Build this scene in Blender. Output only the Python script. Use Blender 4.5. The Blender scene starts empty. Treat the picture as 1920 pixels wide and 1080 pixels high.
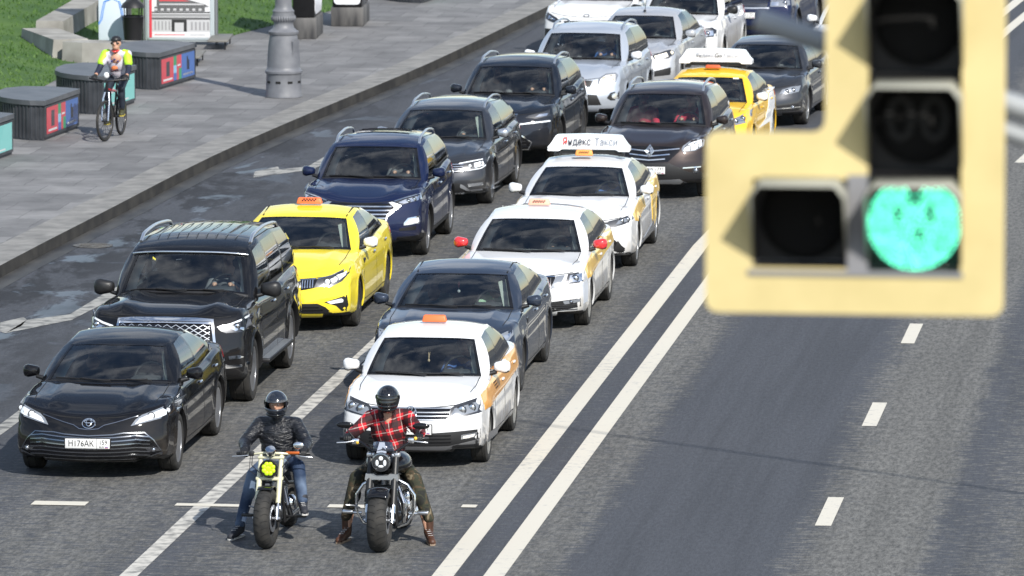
import bpy, bmesh, math, random
from mathutils import Vector, Matrix, geometry
from mathutils.bvhtree import BVHTree
R = math.radians
random.seed(7)
SC = bpy.context.scene
COL = SC.collection
# ------------------------------------------------------------- camera
cd = bpy.data.cameras.new('camera'); cam = bpy.data.objects.new('camera', cd); COL.objects.link(cam)
cam.location = (0, 0, 11.759); cam.rotation_euler = (R(90 - 7.068), 0, R(6.786))
cd.lens = 237.1; cd.sensor_width = 36; cd.clip_start = .5; cd.clip_end = 2500
cd.dof.use_dof = True; cd.dof.focus_distance = 80; cd.dof.aperture_fstop = 5.6
SC.camera = cam
# ------------------------------------------------------------- world, sun, exposure
SUN_EL = 39; SUN_AZ = math.degrees(math.atan2(.543, -.842))
w = bpy.data.worlds.new('World'); SC.world = w; w.use_nodes = True
nt = w.node_tree; nt.nodes.clear()
def N(nt, t, **k):
    n = nt.nodes.new(t)
    for a, b in k.items(): setattr(n, a, b)
    return n
sky = N(nt, 'ShaderNodeTexSky', sky_type='NISHITA', sun_disc=False, sun_elevation=R(SUN_EL), sun_rotation=R(SUN_AZ), air_density=1.0, dust_density=.35)
tc = N(nt, 'ShaderNodeTexCoord'); mp = N(nt, 'ShaderNodeMapping'); mp.inputs['Scale'].default_value = (1, 1, 2.2)
nz = N(nt, 'ShaderNodeTexNoise'); nz.inputs['Scale'].default_value = 3.4; nz.inputs['Detail'].default_value = 9; nz.inputs['Roughness'].default_value = .58; nz.inputs['Distortion'].default_value = .35
rp = N(nt, 'ShaderNodeValToRGB'); rp.color_ramp.elements[0].position = .46; rp.color_ramp.elements[1].position = .74
mx = N(nt, 'ShaderNodeMix', data_type='RGBA'); mx.inputs[7].default_value = (8.0, 8.3, 8.8, 1)
bg = N(nt, 'ShaderNodeBackground'); bg.inputs['Strength'].default_value = .115
wo = N(nt, 'ShaderNodeOutputWorld')
L = nt.links.new
L(tc.outputs['Generated'], mp.inputs['Vector']); L(mp.outputs[0], nz.inputs['Vector']); L(nz.outputs['Fac'], rp.inputs[0])
L(rp.outputs[0], mx.inputs[0]); L(sky.outputs[0], mx.inputs[6]); L(mx.outputs[2], bg.inputs[0]); L(bg.outputs[0], wo.inputs[0])
sd = bpy.data.lights.new('sun', 'SUN'); sd.energy = 4.4; sd.angle = R(.5); sd.color = (1, .955, .88)
so = bpy.data.objects.new('sun', sd); COL.objects.link(so)
to_sun = Vector((.543 * math.cos(R(SUN_EL)), -.842 * math.cos(R(SUN_EL)), math.sin(R(SUN_EL))))
so.rotation_euler = to_sun.to_track_quat('Z', 'Y').to_euler(); so.location = (20, 30, 40)
vs = SC.view_settings; vs.view_transform = 'Standard'; vs.look = 'None'; vs.exposure = .42; vs.gamma = 1
try:
    SC.cycles.max_bounces = 8; SC.cycles.transparent_max_bounces = 12; SC.cycles.caustics_reflective = False; SC.cycles.caustics_refractive = False
except Exception: pass

# ------------------------------------------------------------- materials
MATS = {}
def pm(name, col, rough=.5, metal=0, coat=0, spec=.5, emit=None, es=0):
    if name in MATS: return MATS[name]
    m = bpy.data.materials.new(name); m.use_nodes = True; b = m.node_tree.nodes['Principled BSDF']
    b.inputs['Base Color'].default_value = (*col, 1); b.inputs['Roughness'].default_value = rough; b.inputs['Metallic'].default_value = metal
    b.inputs['Coat Weight'].default_value = coat; b.inputs['Coat Roughness'].default_value = .03
    b.inputs['Specular IOR Level'].default_value = spec
    if emit: b.inputs['Emission Color'].default_value = (*emit, 1); b.inputs['Emission Strength'].default_value = es
    m.diffuse_color = (*col, 1); MATS[name] = m; return m
def noisy(name, c0, c1, scale, rough=.8, p0=.35, p1=.65, detail=6, bump=0, metal=0, vec='Object', stretch=(1, 1, 1), coat=0):
    if name in MATS: return MATS[name]
    m = pm(name, c0, rough, metal, coat); nt = m.node_tree; L = nt.links.new; b = nt.nodes['Principled BSDF']
    tc = N(nt, 'ShaderNodeTexCoord'); mp = N(nt, 'ShaderNodeMapping'); mp.inputs['Scale'].default_value = stretch
    n = N(nt, 'ShaderNodeTexNoise'); n.inputs['Scale'].default_value = scale; n.inputs['Detail'].default_value = detail
    r = N(nt, 'ShaderNodeValToRGB'); r.color_ramp.elements[0].position = p0; r.color_ramp.elements[1].position = p1
    r.color_ramp.elements[0].color = (*c0, 1); r.color_ramp.elements[1].color = (*c1, 1)
    L(tc.outputs[vec], mp.inputs[0]); L(mp.outputs[0], n.inputs['Vector']); L(n.outputs['Fac'], r.inputs[0]); L(r.outputs[0], b.inputs['Base Color'])
    if bump:
        bp = N(nt, 'ShaderNodeBump'); bp.inputs['Strength'].default_value = bump; bp.inputs['Distance'].default_value = .01
        L(n.outputs['Fac'], bp.inputs['Height']); L(bp.outputs[0], b.inputs['Normal'])
    return m
def paint(name, col, metal=.0, rough=.32, dirt=.5, dcol=(.16, .135, .105), dtop=.75, coat=1.0):
    if name in MATS: return MATS[name]
    m = pm(name, col, .6 if metal < .5 else rough, metal * .6, coat, .08); nt = m.node_tree; L = nt.links.new; b = nt.nodes['Principled BSDF']
    b.inputs['Coat Roughness'].default_value = .03
    tc = N(nt, 'ShaderNodeTexCoord'); sp = N(nt, 'ShaderNodeSeparateXYZ'); n = N(nt, 'ShaderNodeTexNoise'); n.inputs['Scale'].default_value = 5; n.inputs['Detail'].default_value = 7
    mr = N(nt, 'ShaderNodeMapRange'); mr.inputs[1].default_value = dtop; mr.inputs[2].default_value = .2; mr.inputs[3].default_value = 0.0; mr.inputs[4].default_value = dirt
    mu = N(nt, 'ShaderNodeMath', operation='MULTIPLY'); r = N(nt, 'ShaderNodeMapRange'); r.inputs[1].default_value = .3; r.inputs[2].default_value = .65; r.inputs[3].default_value = .25
    mx = N(nt, 'ShaderNodeMix', data_type='RGBA'); mx.inputs[6].default_value = (*col, 1); mx.inputs[7].default_value = (*dcol, 1)
    L(tc.outputs['Object'], sp.inputs[0]); L(tc.outputs['Object'], n.inputs['Vector']); L(sp.outputs[2], mr.inputs[0]); L(n.outputs['Fac'], r.inputs[0])
    sn = N(nt, 'ShaderNodeSeparateXYZ'); ab = N(nt, 'ShaderNodeMath', operation='ABSOLUTE'); m3 = N(nt, 'ShaderNodeMath', operation='MULTIPLY'); m4 = N(nt, 'ShaderNodeMapRange'); m4.inputs[1].default_value = .35; m4.inputs[2].default_value = .9; m4.inputs[3].default_value = .12
    L(tc.outputs['Normal'], sn.inputs[0]); L(sn.outputs[0], ab.inputs[0]); L(ab.outputs[0], m4.inputs[0]); L(mr.outputs[0], m3.inputs[0]); L(m4.outputs[0], m3.inputs[1])
    L(m3.outputs[0], mu.inputs[0]); L(r.outputs[0], mu.inputs[1]); L(mu.outputs[0], mx.inputs[0]); L(mx.outputs[2], b.inputs['Base Color'])
    ad = N(nt, 'ShaderNodeMath', operation='MULTIPLY_ADD'); ad.inputs[1].default_value = .10; ad.inputs[2].default_value = .03
    L(mu.outputs[0], ad.inputs[0]); L(ad.outputs[0], b.inputs['Coat Roughness'])
    return m
def glass_mat(name, tint, rough=.02, refl=1.0, dirt=.06):
    if name in MATS: return MATS[name]
    m = bpy.data.materials.new(name); m.use_nodes = True; nt = m.node_tree; nt.nodes.clear(); L = nt.links.new
    o = N(nt, 'ShaderNodeOutputMaterial'); t = N(nt, 'ShaderNodeBsdfTransparent'); t.inputs[0].default_value = (*tint, 1)
    g = N(nt, 'ShaderNodeBsdfGlossy'); g.inputs['Roughness'].default_value = rough; g.inputs[0].default_value = (refl, refl, refl, 1)
    d = N(nt, 'ShaderNodeBsdfDiffuse'); d.inputs[0].default_value = (.35, .34, .32, 1)
    f = N(nt, 'ShaderNodeFresnel'); f.inputs[0].default_value = 1.8
    a = N(nt, 'ShaderNodeMixShader'); b = N(nt, 'ShaderNodeMixShader')
    tc = N(nt, 'ShaderNodeTexCoord'); n = N(nt, 'ShaderNodeTexNoise'); n.inputs['Scale'].default_value = 6; n.inputs['Detail'].default_value = 8
    mr = N(nt, 'ShaderNodeMapRange'); mr.inputs[1].default_value = .35; mr.inputs[2].default_value = .75; mr.inputs[4].default_value = dirt
    L(tc.outputs['Object'], n.inputs['Vector']); L(n.outputs['Fac'], mr.inputs[0]); L(mr.outputs[0], a.inputs[0]); L(t.outputs[0], a.inputs[1]); L(d.outputs[0], a.inputs[2])
    L(f.outputs[0], b.inputs[0]); L(a.outputs[0], b.inputs[1]); L(g.outputs[0], b.inputs[2]); L(b.outputs[0], o.inputs[0]); MATS[name] = m; return m
BLK = pm('black_plastic', (.012, .012, .013), .45)
GBL = pm('gloss_black', (.006, .006, .007), .12)
SEAM = pm('seam_black', (.004, .004, .004), .8)
HOLE = pm('lamp_bezel', (.02, .021, .024), .2, 0, 1)
RUB = noisy('tyre_rubber', (.014, .014, .014), (.035, .033, .03), 9, .85)
CHR = pm('chrome', (.78, .79, .8), .12, 1)
SAT = pm('satin_silver', (.62, .64, .67), .3, .9)
ALU = pm('wheel_alloy', (.55, .56, .58), .28, .9)
DKA = pm('wheel_dark_alloy', (.07, .07, .075), .35, .7)
DIRTA = noisy('wheel_dirty_steel', (.2, .19, .17), (.34, .33, .31), 12, .55, metal=.4)
WHT = pm('plate_white', (.75, .75, .74), .4)
INK = pm('ink_black', (.01, .01, .01), .5)
INT = pm('cabin_dark', (.055, .057, .063), .8)
SEATM = pm('seat_grey', (.08, .08, .085), .8)
SEATL = pm('seat_beige', (.30, .29, .26), .8)
TRIM = pm('pale_pillar_trim', (.62, .66, .60), .7)
WSG = glass_mat('windscreen_glass', (.80, .88, .88), dirt=.03)
SDG = glass_mat('side_glass', (.42, .46, .45), dirt=.03)
DKG = glass_mat('tinted_glass', (.10, .11, .12))
HLR = pm('lamp_reflector', (.75, .77, .8), .12, .95)
HLD = pm('lamp_dark_housing', (.05, .052, .058), .25, .5, 1)
HLG = pm('lamp_clear_lens', (.26, .28, .31), .10, .3, 1)
LIT = pm('lamp_lit', (.62, .66, .70), .2, 0, 1, .5, (1, 1, 1), .22)
LITW = pm('lamp_lit_warm', (.9, .85, .75), .2, 0, 1, .5, (1, .86, .6), .3)
ORG = pm('taxi_orange', (.80, .16, .045), .45)
SALM = pm('taxi_salmon', (.85, .42, .30), .5)
CHK = pm('check_black', (.02, .012, .01), .6)
REDM = pm('red_gloss', (.62, .03, .035), .25, 0, 1)
WHG = paint('white_gloss', (.78, .79, .80), dirt=0)
TLR = pm('tail_red', (.4, .01, .015), .2, 0, 1)
AMB = pm('indicator_amber', (.75, .3, .05), .25, 0, 1)

# ------------------------------------------------------------- object helpers
def tag(o, label=None, cat=None, group=None, kind=None):
    if label: o['label'] = label
    if cat: o['category'] = cat
    if group: o['group'] = group
    if kind: o['kind'] = kind
    return o
def empty(name, loc=(0, 0, 0), rz=0, parent=None):
    o = bpy.data.objects.new(name, None); COL.objects.link(o); o.location = loc; o.rotation_euler = (0, 0, rz); o.empty_display_size = .3
    if parent: o.parent = parent
    return o
def mesh_obj(name, vs, fs, mats, mi=None, parent=None, smooth=35, loc=None):
    me = bpy.data.meshes.new(name); me.from_pydata([tuple(v) for v in vs], [], fs); me.validate(verbose=False); me.update()
    if not isinstance(mats, (list, tuple)): mats = [mats]
    for m in mats: me.materials.append(m)
    if mi and len(mi) == len(me.polygons): me.polygons.foreach_set('material_index', mi)
    if smooth:
        me.polygons.foreach_set('use_smooth', [True] * len(me.polygons)); me.set_sharp_from_angle(angle=R(smooth))
    o = bpy.data.objects.new(name, me); COL.objects.link(o)
    if parent: o.parent = parent
    if loc: o.location = loc
    return o
class MB:
    def __init__(s): s.v = []; s.f = []; s.m = []
    def add(s, v, f, m=0, M=None):
        b = len(s.v); s.v += [(M @ Vector(a)) if M else Vector(a) for a in v]; s.f += [tuple(i + b for i in q) for q in f]; s.m += [m] * len(f); return s
    def box(s, x0, x1, y0, y1, z0, z1, m=0, M=None, bev=0):
        if bev:
            bm = bmesh.new(); bmesh.ops.create_cube(bm, size=1)
            for v in bm.verts: v.co = ((x0 + x1) / 2 + v.co.x * (x1 - x0), (y0 + y1) / 2 + v.co.y * (y1 - y0), (z0 + z1) / 2 + v.co.z * (z1 - z0))
            bmesh.ops.bevel(bm, geom=list(bm.edges), offset=bev, segments=2, affect='EDGES', profile=.5)
            bm.verts.ensure_lookup_table(); s.add([v.co.copy() for v in bm.verts], [[v.index for v in f.verts] for f in bm.faces], m, M); bm.free(); return s
        v = [(x, y, z) for x in (x0, x1) for y in (y0, y1) for z in (z0, z1)]
        return s.add(v, [(0, 1, 3, 2), (4, 6, 7, 5), (0, 4, 5, 1), (2, 3, 7, 6), (0, 2, 6, 4), (1, 5, 7, 3)], m, M)
    def tube(s, pts, r, n=8, m=0, closed=False, cap=True, M=None):
        pts = [Vector(p) for p in pts]; k = len(pts); rr = r if isinstance(r, (list, tuple)) else [r] * k
        vs = []; up = None
        for i, p in enumerate(pts):
            a = pts[(i - 1) % k] if (i or closed) else p; b = pts[(i + 1) % k] if (i < k - 1 or closed) else p
            t = (b - a).normalized() if (b - a).length > 1e-9 else Vector((0, 0, 1))
            if up is None: up = t.orthogonal().normalized()
            else:
                up = up - t * up.dot(t); up = up.normalized() if up.length > 1e-6 else t.orthogonal().normalized()
            q = t.cross(up)
            for j in range(n):
                an = 2 * math.pi * j / n; vs.append(p + (up * math.cos(an) + q * math.sin(an)) * rr[i])
        fs = []
        for i in range(k if closed else k - 1):
            for j in range(n): fs.append((i * n + j, i * n + (j + 1) % n, ((i + 1) % k) * n + (j + 1) % n, ((i + 1) % k) * n + j))
        if cap and not closed: fs += [tuple(range(n))[::-1], tuple(range((k - 1) * n, k * n))]
        return s.add(vs, fs, m, M)
    def lathe(s, prof, n=24, m=0, M=None, closed=False):   # prof: (r, h) about Z
        vs = []; fs = []; k = len(prof)
        for r, h in prof:
            for j in range(n): a = 2 * math.pi * j / n; vs.append((r * math.cos(a), r * math.sin(a), h))
        for i in range(k if closed else k - 1):
            for j in range(n): fs.append((i * n + j, i * n + (j + 1) % n, ((i + 1) % k) * n + (j + 1) % n, ((i + 1) % k) * n + j))
        if not closed:
            if prof[0][0] > 1e-6: fs.append(tuple(range(n))[::-1])
            if prof[-1][0] > 1e-6: fs.append(tuple(range((k - 1) * n, k * n)))
        return s.add(vs, fs, m, M)
    def ell(s, c, r, n=16, k=10, m=0, M=None):
        vs = []; fs = []
        for i in range(k + 1):
            p = math.pi * i / k
            for j in range(n): a = 2 * math.pi * j / n; vs.append((c[0] + r[0] * math.sin(p) * math.cos(a), c[1] + r[1] * math.sin(p) * math.sin(a), c[2] + r[2] * math.cos(p)))
        for i in range(k):
            for j in range(n): fs.append((i * n + j, (i + 1) * n + j, (i + 1) * n + (j + 1) % n, i * n + (j + 1) % n))
        return s.add(vs, fs, m, M)
    def prism(s, poly, z0, z1, m=0, M=None):   # polygon in XY extruded along Z
        n = len(poly); v = [(x, y, z0) for x, y in poly] + [(x, y, z1) for x, y in poly]
        f = [tuple(range(n))[::-1], tuple(range(n, 2 * n))] + [(i, (i + 1) % n, n + (i + 1) % n, n + i) for i in range(n)]
        return s.add(v, f, m, M)
    def build(s, name, mats, parent=None, smooth=35, loc=None):
        o = mesh_obj(name, s.v, s.f, mats, s.m, parent, smooth, loc); bm = bmesh.new(); bm.from_mesh(o.data)
        bmesh.ops.remove_doubles(bm, verts=bm.verts, dist=1e-5); bmesh.ops.recalc_face_normals(bm, faces=bm.faces); bm.to_mesh(o.data); bm.free()
        if smooth: o.data.set_sharp_from_angle(angle=R(smooth))
        return o
def blob(name, prims, mat, parent=None, vox=.02, smooth=6, loc=None):
    """one continuous surface grown from tapered capsules and ellipsoids"""
    b = MB()
    for p in prims:
        if p[0] == 'c':
            a, c = Vector(p[1]), Vector(p[2]); r0, r1 = p[3], p[4]
            d = c - a; Q = d.to_track_quat('Z', 'Y').to_matrix().to_4x4(); Q.translation = a; ln = d.length; pr = []
            for i in range(6): t = math.pi / 2 * i / 5; pr.append((r0 * math.sin(t), -r0 * math.cos(t)))
            for i in range(6): t = math.pi / 2 * i / 5; pr.append((r1 * math.cos(t), ln + r1 * math.sin(t)))
            pr[0] = (1e-4, -r0); pr[-1] = (1e-4, ln + r1); b.lathe(pr, 14, 0, Q)
        else:
            M = Matrix.Translation(p[1]) @ (Matrix.Rotation(p[3], 4, 'X') if len(p) > 3 else Matrix()); b.ell((0, 0, 0), p[2], 16, 12, 0, M)
    o = b.build(name, mat, parent, 0)
    md = o.modifiers.new('r', 'REMESH'); md.mode = 'VOXEL'; md.voxel_size = vox
    ms = o.modifiers.new('s', 'SMOOTH'); ms.factor = .5; ms.iterations = smooth
    dg = bpy.context.evaluated_depsgraph_get(); me = bpy.data.meshes.new_from_object(o.evaluated_get(dg)); old = o.data
    o.modifiers.clear(); me.materials.clear()
    for m in (mat if isinstance(mat, (list, tuple)) else [mat]): me.materials.append(m)
    o.data = me; bpy.data.meshes.remove(old); me.name = name
    me.polygons.foreach_set('use_smooth', [True] * len(me.polygons)); me.polygons.foreach_set('material_index', [0] * len(me.polygons))
    if loc: o.location = loc
    return o
def lettering(txt, size, M, mat, parent, depth=.002, name='lettering', align='CENTER', sx=1):
    c = bpy.data.curves.new(name, 'FONT'); c.body = txt; c.size = size; c.align_x = align; c.align_y = 'CENTER'; c.extrude = depth; c.resolution_u = 2
    o = bpy.data.objects.new(name, c); COL.objects.link(o); dg = bpy.context.evaluated_depsgraph_get(); dg.update()
    me = bpy.data.meshes.new_from_object(o.evaluated_get(dg)); bpy.data.objects.remove(o); bpy.data.curves.remove(c)
    me.transform(M @ Matrix.Diagonal((sx, 1, 1, 1))); me.materials.clear(); me.materials.append(mat)
    o = bpy.data.objects.new(name, me); COL.objects.link(o); o.parent = parent; return o
FRONT = Matrix.Rotation(R(90), 4, 'X')     # letters upright, facing -Y
def sm(a, b, x): t = max(0, min(1, (x - a) / (b - a))); return t * t * (3 - 2 * t)
def interp(pts, x):
    if x <= pts[0][0]: return pts[0][1]
    if x >= pts[-1][0]: return pts[-1][1]
    n = len(pts)
    for i in range(n - 1):
        if x <= pts[i + 1][0]:
            x0, y0 = pts[i]; x1, y1 = pts[i + 1]; h = x1 - x0
            m0 = (y1 - pts[i - 1][1]) / (x1 - pts[i - 1][0]) if i else (y1 - y0) / h
            m1 = (pts[i + 2][1] - y0) / (pts[i + 2][0] - x0) if i + 2 < n else (y1 - y0) / h
            t = (x - x0) / h
            return (2*t**3-3*t*t+1)*y0 + (t**3-2*t*t+t)*h*m0 + (-2*t**3+3*t*t)*y1 + (t**3-t*t)*h*m1
def cdt(poly, step=.05):
    xs = [p[0] for p in poly]; ys = [p[1] for p in poly]; P = []
    n = len(poly)
    for i in range(n):
        a = Vector(poly[i]); b = Vector(poly[(i + 1) % n]); k = max(1, int((b - a).length / step))
        for j in range(k): P.append(a.lerp(b, j / k))
    nb = len(P); x = min(xs) + step * .5
    while x < max(xs):
        y = min(ys) + step * .5
        while y < max(ys): P.append(Vector((x + random.uniform(-.1, .1) * step, y))); y += step
        x += step
    r = geometry.delaunay_2d_cdt(P, [], [list(range(nb))], 1, 1e-5)
    return r[0], r[2]
def prune(V, F):
    u = sorted({i for f in F for i in f}); mp = {a: b for b, a in enumerate(u)}
    return [V[i] for i in u], [tuple(mp[i] for i in f) for f in F]
class Skin:
    """ray target of a car body for laying lamps, trim and seams onto its surface"""
    def __init__(s, vs, fs): s.t = BVHTree.FromPolygons(vs, fs)
    def front(s, x, z):
        for k in range(14):
            h = s.t.ray_cast(Vector((x * (1 - .012 * k), -2, z)), Vector((0, 1, 0)))
            if h[0] is not None and h[0].y < 1.6 and h[1].y < -.02: return Vector((x, h[0].y + .02 * k, z)), Vector((0, -1, 0))
        return Vector((x, .5, z)), Vector((0, -1, 0))
    def side(s, y, z, sg=1):
        h = s.t.ray_cast(Vector((sg * 3, y, z)), Vector((-sg, 0, 0)))
        p = h[0] if h[0] is not None else Vector((sg * .85, y, z)); return Vector((p.x, y, z)), Vector((sg, 0, 0))
    def top(s, x, y, sg=1):
        h = s.t.ray_cast(Vector((x, y, 4)), Vector((0, 0, -1)))
        p = h[0] if h[0] is not None else Vector((x, y, .9)); return Vector((x, y, p.z)), Vector((0, 0, 1))
def patch(sk, name, poly, mat, parent, axis='front', off=.004, sg=1, step=.05, thick=.03, mb=None, mi=0):
    V, F = cdt(poly, step); V, F = prune(V, F)
    if not F: return None
    fn = getattr(sk, axis); P = []; Q = []
    for v in V:
        h, nrm = fn(v[0], v[1]) if axis == 'front' else fn(v[0], v[1], sg)
        P.append(h + nrm * off); Q.append(h - nrm * thick)
    n = len(P); cnt = {}
    for f in F:
        for i in range(len(f)):
            e = (f[i], f[(i + 1) % len(f)]); cnt[tuple(sorted(e))] = cnt.get(tuple(sorted(e)), []) + [e]
    fs = list(F)
    for k, e in cnt.items():
        if len(e) == 1: a, b = e[0]; fs.append((b, a, a + n, b + n))
    b = mb or MB(); b.add(P + Q, fs, mi)
    return None if mb else b.build(name, mat, parent, 40)
def strip(pts, wd):
    """thin polygon round a polyline"""
    A = []; B = []
    for i, p in enumerate(pts):
        a = Vector(pts[max(0, i - 1)]); c = Vector(pts[min(len(pts) - 1, i + 1)]); t = (c - a).normalized(); n = Vector((-t.y, t.x)) * wd / 2
        A.append(tuple(Vector(p) + n)); B.append(tuple(Vector(p) - n))
    return A + B[::-1]
def sym(half):   # half outline x>=0 from centre to centre -> full outline
    h = [list(p) for p in half]; h[0][0] = h[-1][0] = 0
    return [tuple(p) for p in h] + [(-x, z) for x, z in h[::-1][1:-1]]
def mir(p): return [(-x, z) for x, z in p]
# car nose positions on the road (x across, y along)
POS = {'camry': (-13.92, 75.67), 'qx': (-14.04, 81.54), 'kia': (-13.69, 88.84), 'tucson': (-13.82, 97.14), 'passat': (-13.71, 104.05), 'polo': (-10.35, 76.88), 'optima': (-10.74, 82.75), 'octavia': (-10.57, 89.40), 'camtaxi': (-10.61, 96.06), 'koleos': (-10.38, 105.53), 'nx': (-13.38, 110.41), 'rav': (-12.91, 116.74), 'sil': (-12.45, 122.50), 'sol': (-10.12, 110.68), 'audi': (-9.73, 117.29), 'rr': (-11.14, 131.89), 'wpolo': (-12.11, 127.15), 'wleft': (-14.02, 129.78), 'wright': (-8.63, 126.00)}
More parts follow.
